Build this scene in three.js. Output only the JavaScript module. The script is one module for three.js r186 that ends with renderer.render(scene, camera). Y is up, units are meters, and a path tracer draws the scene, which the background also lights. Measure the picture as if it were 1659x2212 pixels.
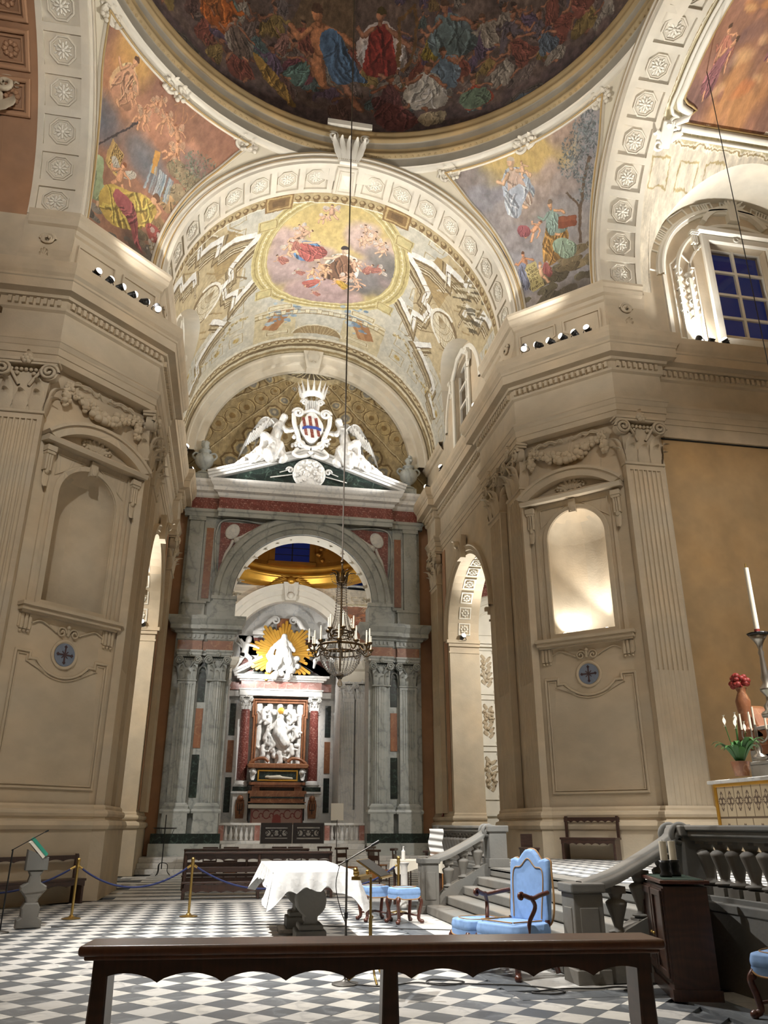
import * as THREE from 'three';
import { mergeGeometries, mergeVertices, toCreasedNormals } from 'three/addons/utils/BufferGeometryUtils.js';
import { RoundedBoxGeometry } from 'three/addons/geometries/RoundedBoxGeometry.js';
import { MarchingCubes } from 'three/addons/objects/MarchingCubes.js';
import { ImprovedNoise } from 'three/addons/math/ImprovedNoise.js';

// ---------- camera, sky, exposure ----------
const scene = new THREE.Scene();
const camera = new THREE.PerspectiveCamera(2 * Math.atan(1106 / 1700) * 180 / Math.PI, 1659 / 2212, 0.1, 200);
const EYE = 1.55;
camera.position.set(0, EYE, 0);
camera.rotation.order = 'YXZ';
camera.rotation.set(21.7475 * Math.PI / 180, -10.5284 * Math.PI / 180, 0.0474 * Math.PI / 180);
scene.add(camera);
scene.background = new THREE.Color(0.02, 0.05, 0.31);      // blue hour behind the windows
const renderer = new THREE.WebGLRenderer({ antialias: true });
renderer.toneMapping = THREE.LinearToneMapping;
renderer.toneMappingExposure = 0.16;
renderer.shadowMap.enabled = true;
const LAMP = 1.0;                                            // overall strength of the floodlights

// ---------- the plan: everything is measured from the middle of the crossing ----------
const A = 2.55, ZC = -12.8;      // axis of the transept, centre of the dome
const W = 5.6;                   // half width of the arms
const B = 7.7, B2 = 9.0;         // near and far edge of the crossing arches
const R = 5.5, YS = 17.0;        // vault radius and springing height
const ZF = -32.5;                // face of the marble chapel front
const PF = 0.8;                  // presbytery floor

// ---------- small helpers ----------
let seed = 20240;
const rnd = () => { seed = (seed + 0x6D2B79F5) | 0; let t = Math.imul(seed ^ (seed >>> 15), 1 | seed); t = (t + Math.imul(t ^ (t >>> 7), 61 | t)) ^ t; return ((t ^ (t >>> 14)) >>> 0) / 4294967296; };
const rr = (a, b) => a + (b - a) * rnd();
const V = (x, y, z) => new THREE.Vector3(x, y, z);
const PI = Math.PI, { sin, cos, sqrt, min, max, abs, floor, pow, hypot, asin, acos, atan2 } = Math;
const lerp = (a, b, t) => a + (b - a) * t, clamp = (x, a = 0, b = 1) => min(b, max(a, x));
const noise = new ImprovedNoise();
function prep(g) {
  if (g.index) g = g.toNonIndexed();
  for (const k of Object.keys(g.attributes)) if (k !== 'position' && k !== 'normal' && k !== 'uv') g.deleteAttribute(k);
  if (!g.attributes.normal) g.computeVertexNormals();
  if (!g.attributes.uv) g.setAttribute('uv', new THREE.BufferAttribute(new Float32Array(g.attributes.position.count * 2), 2));
  return g;
}
const merge = (list) => mergeGeometries(list.flat(4).map(prep), false);
function boxUV(g) {                                         // uv in metres, projected along the main direction of each face
  const p = g.attributes.position, uv = g.attributes.uv, a = V(), b = V(), c = V(), n = V();
  for (let i = 0; i < p.count; i += 3) {
    a.fromBufferAttribute(p, i); b.fromBufferAttribute(p, i + 1); c.fromBufferAttribute(p, i + 2);
    n.copy(b).sub(a).cross(c.clone().sub(a));
    const x = abs(n.x), y = abs(n.y), z = abs(n.z);
    [a, b, c].forEach((q, k) => { if (y >= x && y >= z) uv.setXY(i + k, q.x, q.z); else if (x >= z) uv.setXY(i + k, q.z + 0.37, q.y); else uv.setXY(i + k, q.x, q.y); });
  }
  return g;
}
function mesh(name, geos, mat, parent, keepUV) {
  let g = Array.isArray(geos) ? merge(geos) : prep(geos);
  if (!keepUV) g = boxUV(g);
  const m = new THREE.Mesh(g, mat);
  m.name = name; m.castShadow = m.receiveShadow = true;
  (parent ?? scene).add(m);
  return m;
}
function copyOf(m, parent, x, y, z, ry = 0) {               // another piece that shares geometry and material
  const c = new THREE.Mesh(m.geometry, m.material); c.name = m.name; c.castShadow = c.receiveShadow = true;
  c.position.set(x, y, z); c.rotation.y = ry; parent.add(c); return c;
}
const used = new Map();
function numbered(n) { const k = used.get(n) ?? 0; used.set(n, k + 1); return k ? n + '_' + String(k).padStart(3, '0') : n; }
function tag(o, label, category, group, kind) {
  o.userData.label = label; o.userData.category = category;
  if (group) o.userData.group = group;
  if (kind) o.userData.kind = kind;
  return o;
}
function thing(name, label, category, pos = [0, 0, 0], ry = 0, group, kind) {
  const o = new THREE.Group(); o.name = numbered(name); o.position.set(...pos); o.rotation.y = ry; scene.add(o);
  return tag(o, label, category, group, kind);
}
const struct = (name, label, category) => thing(name, label, category, [0, 0, 0], 0, undefined, 'structure');
function clone(o, pos, ry, label) {
  const c = o.clone(); c.name = numbered(o.name.replace(/_\d{3}$/, '')); c.position.set(...pos); c.rotation.y = ry ?? o.rotation.y;
  c.userData = { ...o.userData }; if (label) c.userData.label = label; scene.add(c); return c;
}
// geometry makers
const tr = (g, x = 0, y = 0, z = 0) => g.translate(x, y, z);
const bx = (x0, x1, y0, y1, z0, z1) => new THREE.BoxGeometry(abs(x1 - x0), abs(y1 - y0), abs(z1 - z0)).translate((x0 + x1) / 2, (y0 + y1) / 2, (z0 + z1) / 2);
const box = (w, h, d, x = 0, y = 0, z = 0, ry = 0) => new THREE.BoxGeometry(w, h, d).rotateY(ry).translate(x, y, z);
const rbox = (w, h, d, r, x = 0, y = 0, z = 0, ry = 0) => new RoundedBoxGeometry(w, h, d, 2, r).rotateY(ry).translate(x, y, z);
const lathe = (pts, seg = 20, x = 0, y = 0, z = 0) => new THREE.LatheGeometry(pts.map((p) => new THREE.Vector2(p[0], p[1])), seg).translate(x, y, z);
const cyl = (r0, r1, h, seg = 12, x = 0, y = 0, z = 0) => new THREE.CylinderGeometry(r1, r0, h, seg).translate(x, y + h / 2, z);
const ball = (r, x = 0, y = 0, z = 0, d = 1) => new THREE.IcosahedronGeometry(r, d).translate(x, y, z);
const sph = (r, x = 0, y = 0, z = 0, a = 12, b = 8) => new THREE.SphereGeometry(r, a, b).translate(x, y, z);
const curve = (pts, closed = false) => new THREE.CatmullRomCurve3(pts.map((p) => V(...p)), closed, 'centripetal');
const tube = (pts, r, n = 24, k = 6, closed = false) => new THREE.TubeGeometry(curve(pts, closed), n, r, k, closed);
function bar(a, b, r, k = 8, r2 = r) {                       // straight round bar from a to b
  const p = V(...a), q = V(...b), d = q.clone().sub(p), g = new THREE.CylinderGeometry(r2, r, d.length(), k).translate(0, d.length() / 2, 0);
  return g.applyQuaternion(new THREE.Quaternion().setFromUnitVectors(V(0, 1, 0), d.normalize())).translate(p.x, p.y, p.z);
}
const shape = (pts, holes = []) => { const s = new THREE.Shape(pts.map((p) => new THREE.Vector2(p[0], p[1]))); for (const h of holes) s.holes.push(new THREE.Path(h.map((p) => new THREE.Vector2(p[0], p[1])))); return s; };
const ext = (s, depth, bevel = 0, seg = 1, cs = 10) => new THREE.ExtrudeGeometry(Array.isArray(s) ? shape(s) : s, { depth: depth - 2 * bevel, bevelEnabled: bevel > 0, bevelThickness: bevel, bevelSize: bevel, bevelOffset: -bevel, bevelSegments: seg, curveSegments: cs }).translate(0, 0, bevel);
const arcPts = (cx, cy, r, a0, a1, n, ry = r) => Array.from({ length: n + 1 }, (_, i) => { const a = lerp(a0, a1, i / n); return [cx + r * cos(a), cy + ry * sin(a)]; });
const archPts = (cx, hw, y0, ys, n = 20) => [[cx - hw, y0], ...arcPts(cx, ys, hw, PI, 0, n), [cx + hw, y0]];
function quadsToGeo(P, UVs) {                                // P: rows of [x,y,z]; smooth grid
  const h = P.length, w = P[0].length, pos = [], uv = [], idx = [];
  for (let i = 0; i < h; i++) for (let j = 0; j < w; j++) { pos.push(...P[i][j]); uv.push(...(UVs ? UVs[i][j] : [j / (w - 1), i / (h - 1)])); }
  for (let i = 0; i < h - 1; i++) for (let j = 0; j < w - 1; j++) { const a = i * w + j; idx.push(a, a + 1, a + w, a + 1, a + w + 1, a + w); }
  const g = new THREE.BufferGeometry(); g.setAttribute('position', new THREE.Float32BufferAttribute(pos, 3)); g.setAttribute('uv', new THREE.Float32BufferAttribute(uv, 2)); g.setIndex(idx); g.computeVertexNormals(); return g;
}
const grid = (nu, nv, f) => quadsToGeo(Array.from({ length: nv + 1 }, (_, j) => Array.from({ length: nu + 1 }, (_, i) => f(i / nu, j / nv))));
function flat(g) { g = g.toNonIndexed(); g.computeVertexNormals(); return g; }
function mould(path, prof, side = 1, closed = false) {       // a moulding: profile [[out, y]...] run along a plan path [[x, z]...] with mitred corners
  const n = path.length, nor = [];
  for (let i = 0; i < (closed ? n : n - 1); i++) { const a = path[i], b = path[(i + 1) % n], l = hypot(b[0] - a[0], b[1] - a[1]); nor.push([side * (b[1] - a[1]) / l, -side * (b[0] - a[0]) / l]); }
  const mit = path.map((_, i) => { const p = closed ? nor[(i + n - 1) % n] : nor[max(0, i - 1)], q = closed ? nor[i] : nor[min(n - 2, i)], k = 1 + p[0] * q[0] + p[1] * q[1]; return [(p[0] + q[0]) / k, (p[1] + q[1]) / k]; });
  const out = [], segs = closed ? n : n - 1;
  for (let i = 0; i < segs; i++) {
    const j = (i + 1) % n;
    out.push(flat(quadsToGeo(prof.map(([d, y]) => [[path[i][0] + mit[i][0] * d, y, path[i][1] + mit[i][1] * d], [path[j][0] + mit[j][0] * d, y, path[j][1] + mit[j][1] * d]]))));
  }
  return merge(out);
}
// an arch moulding in the plane z = const: profile [[outward radius offset, z offset]...]
const arcMould = (cx, cy, r, z, prof, a0 = 0, a1 = PI, n = 40) => merge(prof.slice(0, -1).map((p, k) => quadsToGeo([p, prof[k + 1]].map(([d, dz]) => Array.from({ length: n + 1 }, (_, i) => { const a = lerp(a0, a1, i / n); return [cx + (r + d) * cos(a), cy + (r + d) * sin(a), z + dz]; })))));
const tri = (g) => g;
// sculpture: tapered capsules [[x,y,z],[x,y,z],r0,r1] joined smoothly and meshed
function sculpt(caps, k = 0.05, res = 48, wob = 0) {
  const lo = [1e9, 1e9, 1e9], hi = [-1e9, -1e9, -1e9];
  for (const [a, b, r0, r1] of caps) for (let i = 0; i < 3; i++) { lo[i] = min(lo[i], a[i] - r0, b[i] - r1); hi[i] = max(hi[i], a[i] + r0, b[i] + r1); }
  const c = [0, 1, 2].map((i) => (lo[i] + hi[i]) / 2), half = [0, 1, 2].map((i) => (hi[i] - lo[i]) / 2 * 1.12 + 0.02);
  const mc = new MarchingCubes(res, new THREE.MeshBasicMaterial(), false, false, 400000); mc.isolation = 0;
  const Q = caps.map(([a, b, r0, r1]) => ({ a, d: [b[0] - a[0], b[1] - a[1], b[2] - a[2]], l: max(1e-9, (b[0] - a[0]) ** 2 + (b[1] - a[1]) ** 2 + (b[2] - a[2]) ** 2), r0, r1 }));
  let i = 0;
  for (let z = 0; z < res; z++) for (let y = 0; y < res; y++) for (let x = 0; x < res; x++, i++) {
    const X = c[0] + half[0] * (x / res * 2 - 1), Y = c[1] + half[1] * (y / res * 2 - 1), Z = c[2] + half[2] * (z / res * 2 - 1);
    let s = 9;
    for (const q of Q) {
      const px = X - q.a[0], py = Y - q.a[1], pz = Z - q.a[2], t = clamp((px * q.d[0] + py * q.d[1] + pz * q.d[2]) / q.l);
      const e = sqrt((px - q.d[0] * t) ** 2 + (py - q.d[1] * t) ** 2 + (pz - q.d[2] * t) ** 2) - lerp(q.r0, q.r1, t);
      if (e - s > k) continue;
      const h = max(k - abs(s - e), 0) / k; s = min(s, e) - h * h * k * 0.25;
    }
    if (wob && abs(s) < 0.2) s += wob * (noise.noise(X * 9, Y * 4, Z * 9) + 0.5 * noise.noise(X * 22, Y * 9, Z * 22));
    mc.field[i] = -s;
  }
  mc.update();
  const n = mc.count, g = new THREE.BufferGeometry();
  const pos = new Float32Array(n * 3), nor = new Float32Array(n * 3);
  for (let j = 0; j < n; j++) for (let q = 0; q < 3; q++) { pos[j * 3 + q] = mc.positionArray[j * 3 + q] * half[q] + c[q]; nor[j * 3 + q] = mc.normalArray[j * 3 + q] / half[q]; }
  g.setAttribute('position', new THREE.BufferAttribute(pos, 3)); g.setAttribute('normal', new THREE.BufferAttribute(nor, 3)); g.normalizeNormals(); return g;
}

// ---------- textures ----------
const perm = Array.from({ length: 512 }, (_, i) => { const s = sin(i * 127.1 + 11.7) * 43758.5453; return s - floor(s); });
function vn(x, y, per) {                                     // value noise that repeats every `per` cells
  const xi = floor(x), yi = floor(y), u = x - xi, v = y - yi, s = u * u * (3 - 2 * u), t = v * v * (3 - 2 * v);
  const h = (a, b) => perm[((((a % per) + per) % per) * 37 + (((b % per) + per) % per) * 101 + per * 7) & 511];
  return lerp(lerp(h(xi, yi), h(xi + 1, yi), s), lerp(h(xi, yi + 1), h(xi + 1, yi + 1), s), t);
}
function fbm(x, y, per, oct = 4) { let s = 0, a = 0.5, n = 0; for (let o = 0; o < oct; o++) { s += a * vn(x * per, y * per, per); n += a; a /= 2; per *= 2; } return s / n; }
function dataTex(n, f, size, srgb = true) {                  // f(u,v) -> [r,g,b] 0..255; size: metres the picture covers
  const d = new Uint8Array(n * n * 4);
  for (let j = 0; j < n; j++) for (let i = 0; i < n; i++) { const c = f(i / n, j / n), k = (j * n + i) * 4; d[k] = clamp(c[0], 0, 255); d[k + 1] = clamp(c[1], 0, 255); d[k + 2] = clamp(c[2], 0, 255); d[k + 3] = 255; }
  const t = new THREE.DataTexture(d, n, n); t.wrapS = t.wrapT = THREE.RepeatWrapping; t.magFilter = THREE.LinearFilter; t.minFilter = THREE.LinearMipmapLinearFilter; t.generateMipmaps = true;
  if (srgb) t.colorSpace = THREE.SRGBColorSpace;
  t.repeat.set(1 / size, 1 / size); t.needsUpdate = true; return t;
}
const mixc = (a, b, t) => [lerp(a[0], b[0], t), lerp(a[1], b[1], t), lerp(a[2], b[2], t)];
const veins = (u, v, per, sharp) => { const w = fbm(u, v, per, 5); return pow(1 - min(1, abs(w - 0.5) * sharp), 3); };
const bumpTex = dataTex(256, (u, v) => { const k = 255 * (0.6 * fbm(u, v, 8, 4) + 0.4 * fbm(u, v, 48, 2)); return [k, k, k]; }, 1.5, false);
const plasterTex = (c, amp = 1) => dataTex(256, (u, v) => { const a = fbm(u, v, 4, 5), b = fbm(u + 0.3, v + 0.1, 14, 3); const k = 1 + amp * ((a - 0.5) * 0.16 + (b - 0.5) * 0.07); const w = (fbm(v, u, 3, 3) - 0.5) * amp * 9; return [c[0] * k + w, c[1] * k, c[2] * k - w]; }, 3.1);
const marbleTex = (c1, c2, c3, per = 4, sharp = 9, size = 1.6, n = 256) => dataTex(n, (u, v) => { const a = fbm(u, v, per, 4), s = veins(u + 0.2 * a, v, per, sharp), t = veins(v, u, per * 2, sharp * 1.3); return mixc(mixc(c1, c2, clamp((a - 0.3) * 1.7)), c3, clamp(s * 0.7 + t * 0.35)); }, size);
const speckTex = (c1, c2, c3, size = 1, n = 256) => dataTex(n, (u, v) => { const a = fbm(u, v, 10, 4), b = fbm(v, u, 40, 3); return b > 0.63 ? mixc(c1, c3, clamp((b - 0.63) * 6)) : mixc(c1, c2, clamp((a - 0.3) * 2)); }, size);
const woodTex = (c1, c2, size = 1) => dataTex(256, (u, v) => { const w = fbm(u * 0.5, v, 6, 3), g = fbm(u, v * 0.06, 64, 3), r = 0.5 + 0.5 * sin((v * 22 + w * 5) * 2 * PI * 0.5); return mixc(c1, c2, clamp(0.55 * g + 0.3 * r + 0.2 * (w - 0.5))); }, size);
function canvasTex(w, h, paint, repeat) {
  const c = document.createElement('canvas'); c.width = w; c.height = h; paint(c.getContext('2d'), w, h);
  const t = new THREE.CanvasTexture(c); t.colorSpace = THREE.SRGBColorSpace; t.magFilter = THREE.LinearFilter; t.anisotropy = 4;
  if (repeat) { t.wrapS = t.wrapT = THREE.RepeatWrapping; }
  return t;
}
// ---------- materials ----------
const std = (o) => new THREE.MeshStandardMaterial({ side: THREE.DoubleSide, ...o });
const phy = (o) => new THREE.MeshPhysicalMaterial({ side: THREE.DoubleSide, ...o });
const M = {
  plaster: std({ map: plasterTex([196, 180, 154]), roughness: 0.9, bumpMap: bumpTex, bumpScale: 0.004 }),
  vault: std({ map: plasterTex([216, 207, 188], 0.9), roughness: 0.9, bumpMap: bumpTex, bumpScale: 0.003 }),
  tan: std({ map: plasterTex([176, 146, 104], 1.1), roughness: 0.85 }),
  brown: std({ map: plasterTex([164, 126, 96], 1.1), roughness: 0.85 }),
  stucco: std({ map: plasterTex([236, 230, 214], 0.6), roughness: 0.8 }),
  gilt: std({ map: plasterTex([178, 150, 100], 1.4), roughness: 0.6 }),
  ringGrey: std({ map: plasterTex([146, 137, 120], 1.3), roughness: 0.8 }),
  ochre: std({ map: plasterTex([150, 128, 90], 1.4), roughness: 0.75 }),
  gold: std({ map: plasterTex([214, 164, 70], 1.2), roughness: 0.35, metalness: 0.75 }),
  darkgold: std({ map: plasterTex([150, 106, 44], 1.4), roughness: 0.4, metalness: 0.7 }),
  greyM: phy({ map: marbleTex([180, 183, 177], [158, 162, 157], [126, 131, 128], 3, 8, 2.2), roughness: 0.4 }),
  whiteM: phy({ map: marbleTex([236, 234, 228], [222, 221, 216], [196, 198, 198], 3, 11, 2), roughness: 0.45 }),
  redM: phy({ map: speckTex([104, 48, 42], [132, 72, 62], [200, 172, 158], 1.3), roughness: 0.3 }),
  greenM: phy({ map: marbleTex([30, 42, 38], [20, 28, 27], [92, 112, 100], 5, 12, 1.2), roughness: 0.28 }),
  siena: phy({ map: marbleTex([144, 94, 62], [120, 76, 52], [174, 132, 96], 4, 10, 1.1), roughness: 0.35 }),
  pink: phy({ map: marbleTex([176, 128, 116], [148, 96, 88], [216, 190, 180], 4, 8, 1.2), roughness: 0.35 }),
  serena: std({ map: plasterTex([108, 105, 98], 1.5), roughness: 0.72, bumpMap: bumpTex, bumpScale: 0.004 }),
  lightStone: phy({ map: marbleTex([214, 212, 206], [198, 195, 188], [168, 167, 164], 4, 8, 1.4), roughness: 0.42 }),
  darkStone: phy({ map: marbleTex([96, 100, 103], [82, 86, 90], [140, 144, 146], 4, 9, 1.4), roughness: 0.38 }),
  wood: phy({ map: woodTex([74, 48, 36], [40, 25, 19], 1), roughness: 0.38, clearcoat: 0.35, clearcoatRoughness: 0.3 }),
  deskWood: phy({ map: woodTex([112, 70, 48], [70, 42, 30], 1), roughness: 0.34, clearcoat: 0.4, clearcoatRoughness: 0.25 }),
  woodRed: phy({ map: woodTex([92, 46, 28], [52, 24, 16], 0.6), roughness: 0.35, clearcoat: 0.3, clearcoatRoughness: 0.3 }),
  woodLight: std({ map: woodTex([178, 122, 66], [146, 94, 48], 0.7), roughness: 0.55 }),
  blue: phy({ map: dataTex(256, (u, v) => { const k = 1 + (fbm(u, v, 12, 4) - 0.5) * 0.12 + (((u * 256) ^ (v * 256)) & 1) * 0.02; return [126 * k, 160 * k, 206 * k]; }, 0.5), roughness: 0.8, sheen: 0.3, sheenColor: new THREE.Color(0.5, 0.65, 0.85), sheenRoughness: 0.5 }),
  braid: std({ map: plasterTex([150, 112, 66], 1.4), roughness: 0.55 }),
  brass: std({ color: 0xb89a5a, roughness: 0.28, metalness: 0.95 }),
  bronze: std({ color: 0x4a3820, roughness: 0.4, metalness: 0.85 }),
  silver: std({ color: 0xb4aea4, roughness: 0.3, metalness: 0.9 }),
  black: std({ color: 0x0d0d0e, roughness: 0.45 }),
  greyMetal: std({ color: 0x57544f, roughness: 0.4, metalness: 0.7 }),
  cloth: phy({ map: plasterTex([240, 239, 235], 0.4), roughness: 0.9 }),
  linen: std({ map: plasterTex([206, 198, 180], 0.8), roughness: 0.95 }),
  rope: phy({ color: 0x18234f, roughness: 0.8 }),
  wax: std({ color: 0xe9e0cb, roughness: 0.5 }),
  wire: std({ color: 0x1a1712, roughness: 0.6 }),
  crystal: phy({ color: 0xffffff, roughness: 0.03, transmission: 1, thickness: 0.03, ior: 1.6 }),
  pane: phy({ color: 0xffffff, roughness: 0.02, transmission: 1, thickness: 0 }),
  lens: std({ color: 0xffffff, emissive: 0xfff4e2, emissiveIntensity: 28 }),
  leaf: std({ color: 0x2f5f26, roughness: 0.5 }),
  green: std({ color: 0x2f8f78, roughness: 0.6 }),
  paper: std({ color: 0xe8e2d2, roughness: 0.9 }),
  plastic: std({ color: 0xe8e6df, roughness: 0.4 }),
  crimson: std({ color: 0x7d2018, roughness: 0.6 }),
};
console.log('materials');
// ---------- floor ----------
const D = 0.455, floorG = struct('floor', 'church floor of grey and white marble laid as diagonal chequers', 'floor');
{
  mesh('floor_bed', [bx(-12, 20, -0.4, -0.028, -52, 9)], M.darkStone, floorG);
  const vary = (m, k) => { const c = m.clone(); c.color = new THREE.Color(k[0], k[1], k[2]); return c; };
  const dk = [[1, 1, 1], [0.82, 0.83, 0.85], [1.16, 1.14, 1.12]].map((k) => vary(M.darkStone, k)), lt = [[1, 1, 1], [0.9, 0.9, 0.9], [1.08, 1.07, 1.04]].map((k) => vary(M.lightStone, k));
  const side = D / sqrt(2) - 0.003, geos = Array.from({ length: 8 }, () => { const g = boxUV(prep(box(side, 0.03, side, 0, -0.015, 0, PI / 4))), uv = g.attributes.uv, ox = rr(0, 3), oy = rr(0, 3), a = rr(0, 6); for (let i = 0; i < uv.count; i++) { const x = uv.getX(i), y = uv.getY(i); uv.setXY(i, ox + x * cos(a) - y * sin(a), oy + x * sin(a) + y * cos(a)); } return g; });
  const cells = [];
  for (let r = -56; r <= 34; r++) for (let c = -26; c <= 14; c++) {
    const odd = abs(r) % 2, x = 0.11 + (c + (odd ? 0.5 : 0)) * D, z = -8.24 + r * D / 2;
    if (z < -19.4 || z > -0.3 || x < -8 || x > (z > -8.5 ? 4.4 : 2.9)) continue;
    cells.push({ x, z, dark: !odd, seen: z < -7.2 && x > -0.62 * -z - 0.2 && x < -z * 0.6 + 0.4, d: hypot(x, z) });
  }
  cells.sort((a, b) => (b.seen - a.seen) || a.d - b.d);
  const rest = [[], []];
  cells.forEach((q, i) => {
    const g = geos[floor(rnd() * 8)], k = floor(rnd() * 3), dy = rr(-0.0012, 0.0012);
    if (i < 300) { const m = new THREE.Mesh(g, (q.dark ? dk : lt)[k]); m.name = q.dark ? 'dark_tile' : 'light_tile'; m.position.set(q.x, dy, q.z); m.castShadow = m.receiveShadow = true; floorG.add(m); }
    else rest[q.dark ? 0 : 1].push(g.clone().translate(q.x, dy, q.z));
  });
  const s1 = mesh('far_dark_tiles', rest[0], M.darkStone, floorG, true), s2 = mesh('far_light_tiles', rest[1], M.lightStone, floorG, true); s1.userData.kind = s2.userData.kind = 'stuff';
  // borders beside the presbytery steps
  const slab = (n, m, x0, x1, z0, z1, y = 0.003) => mesh(n, [bx(x0 + 0.002, x1 - 0.002, -0.027, y, z0 + 0.002, z1 - 0.002)], m, floorG);
  for (let z = -17; z < -8.8; z += 1.37) { slab('border_slab', M.lightStone, 3.25, 3.95, z, min(z + 1.37, -8.65)); slab('border_band', M.darkStone, 2.9, 3.25, z, min(z + 1.37, -8.65)); }
  for (let x = 2.9; x < 4.7; x += 0.95) slab('border_band', M.darkStone, x, min(x + 0.95, 4.8), -8.65, -8.33);
  for (let z = -8.33; z < -1; z += 1.2) { slab('border_band', M.darkStone, 4.42, 4.8, z, z + 1.2); slab('border_slab', M.lightStone, 4.8, 5.4, z, z + 1.2); }
  slab('border_slab', M.lightStone, 3.95, 5.4, -8.9, -8.65);
  // long slabs of the transept floor
  for (let k = 0, z = -19.35; z > -31; k++) { const dz = k % 2 ? 0.42 : 0.62; for (let x = -3.2 + (k % 3) * 0.4, j = 0; x < 8.3; x += 1.55, j++) slab('transept_slab', k % 2 ? M.darkStone : M.lightStone, max(x, -3.2), min(x + 1.55, 8.4), z - dz, z, 0.002); z -= dz; }
}
// ---------- crossing piers, transept walls ----------
const mapG = (g, f) => { g = prep(g); const p = g.attributes.position; for (let i = 0; i < p.count; i++) { const q = f(p.getX(i), p.getY(i), p.getZ(i)); p.setXYZ(i, q[0], q[1], q[2]); } g.computeVertexNormals(); return g; };
function offset2d(pts, d) {                                  // closed polygon moved inwards by d
  const n = pts.length; let ar = 0; pts.forEach((p, i) => { const q = pts[(i + 1) % n]; ar += p[0] * q[1] - q[0] * p[1]; }); const s = ar > 0 ? 1 : -1;
  return pts.map((p, i) => { const a = pts[(i + n - 1) % n], b = pts[(i + 1) % n], l1 = hypot(p[0] - a[0], p[1] - a[1]), l2 = hypot(b[0] - p[0], b[1] - p[1]); const n1 = [-(p[1] - a[1]) / l1 * s, (p[0] - a[0]) / l1 * s], n2 = [-(b[1] - p[1]) / l2 * s, (b[0] - p[0]) / l2 * s], k = max(0.35, 1 + n1[0] * n2[0] + n1[1] * n2[1]); return [p[0] + (n1[0] + n2[0]) / k * d, p[1] + (n1[1] + n2[1]) / k * d]; });
}
const frame2d = (pts, w, d) => ext(shape(pts, [offset2d(pts, w)]), d, min(w, d) * 0.25);
const spiral = (x, y, z, r, turns, dir, th, n = 26) => { const p = []; for (let i = 0; i <= n; i++) { const t = i / n, a = t * turns * 2 * PI, q = r * (1 - 0.82 * t); p.push([x + dir * q * cos(a), y + q * sin(a), z + 0.25 * r * t]); } return tube(p, th, n, 5); };
function leafGeo(w, h, curl = 0.35, lobes = 3) {             // an acanthus leaf standing against a wall, tip curling out towards +z
  return grid(6, 9, (u, v) => { const s = (u - 0.5) * 2, half = w / 2 * (0.75 + 0.3 * sin(v * PI)) * (1 - 0.55 * v * v) * (1 - 0.12 * abs(sin(v * lobes * PI))); const out = 0.02 + h * 0.1 * sin(v * PI * 0.7) + curl * h * pow(max(0, v - 0.55) / 0.45, 2) * 0.8; const drop = v > 0.82 ? (v - 0.82) * h * 0.9 : 0; return [s * half, v * h - drop, out * (1 - 0.3 * s * s) + 0.012 * h * cos(s * 3 * PI)]; });
}
function capitalGeo(w, h, d) {                               // composite pilaster capital: base at y 0, back at z 0
  const g = [], hw = w / 2;
  g.push(ext([[-hw * 0.94, 0], [hw * 0.94, 0], [hw * 1.02, h * 0.78], [-hw * 1.02, h * 0.78]], d * 0.8));
  g.push(rbox(w * 1.06, h * 0.05, d * 1.3, 0.02, 0, 0.0, d * 0.5), rbox(w * 1.34, h * 0.06, d * 1.7, 0.02, 0, h * 0.97, d * 0.62), rbox(w * 1.26, h * 0.045, d * 1.55, 0.015, 0, h * 0.915, d * 0.6));
  for (const k of [-1, 0, 1]) g.push(tr(leafGeo(w * 0.34, h * 0.42, 0.4), k * hw * 0.64, 0.02, d * 0.8));
  for (const k of [-0.5, 0.5]) g.push(tr(leafGeo(w * 0.36, h * 0.62, 0.4), k * hw * 1.28, 0.02, d * 0.82), ball(0.05 * w, k * hw * 0.7, h * 0.72, d * 1.05));
  for (const k of [-1, 1]) {
    g.push(tr(leafGeo(w * 0.3, h * 0.4, 0.5).rotateY(k * PI / 2), k * hw * 0.96, 0.02, d * 0.4), tr(leafGeo(w * 0.3, h * 0.62, 0.4).rotateY(k * PI / 2), k * hw * 0.98, 0.02, d * 0.3));
    for (const q of [0, 1]) g.push(spiral(k * hw * (0.96 - 0.0 * q), h * 0.76, d * 1.2 + q * 0.02, h * 0.155, 2, k, h * 0.032 - q * 0.01));
    g.push(cyl(h * 0.15, h * 0.15, d * 0.9, 16).rotateX(PI / 2).translate(k * hw * 0.96, h * 0.76, d * 0.3));
    g.push(tube([[k * hw * 0.2, h * 0.5, d * 0.95], [k * hw * 0.45, h * 0.66, d * 1.1], [k * hw * 0.85, h * 0.9, d * 1.25]], h * 0.03, 10, 5));
  }
  for (let i = -3; i <= 3; i++) g.push(ball(w * 0.045, i * hw * 0.2, h * 0.8, d * 1.0));
  for (let i = 0; i < 6; i++) g.push(ball(h * 0.045, h * 0.06 * cos(i * PI / 3), h * 0.97 + h * 0.06 * sin(i * PI / 3), d * 1.55));
  g.push(ball(h * 0.05, 0, h * 0.97, d * 1.6), tr(leafGeo(w * 0.2, h * 0.2, 0.4), 0, h * 0.98, d * 1.0));
  return merge(g);
}
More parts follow.
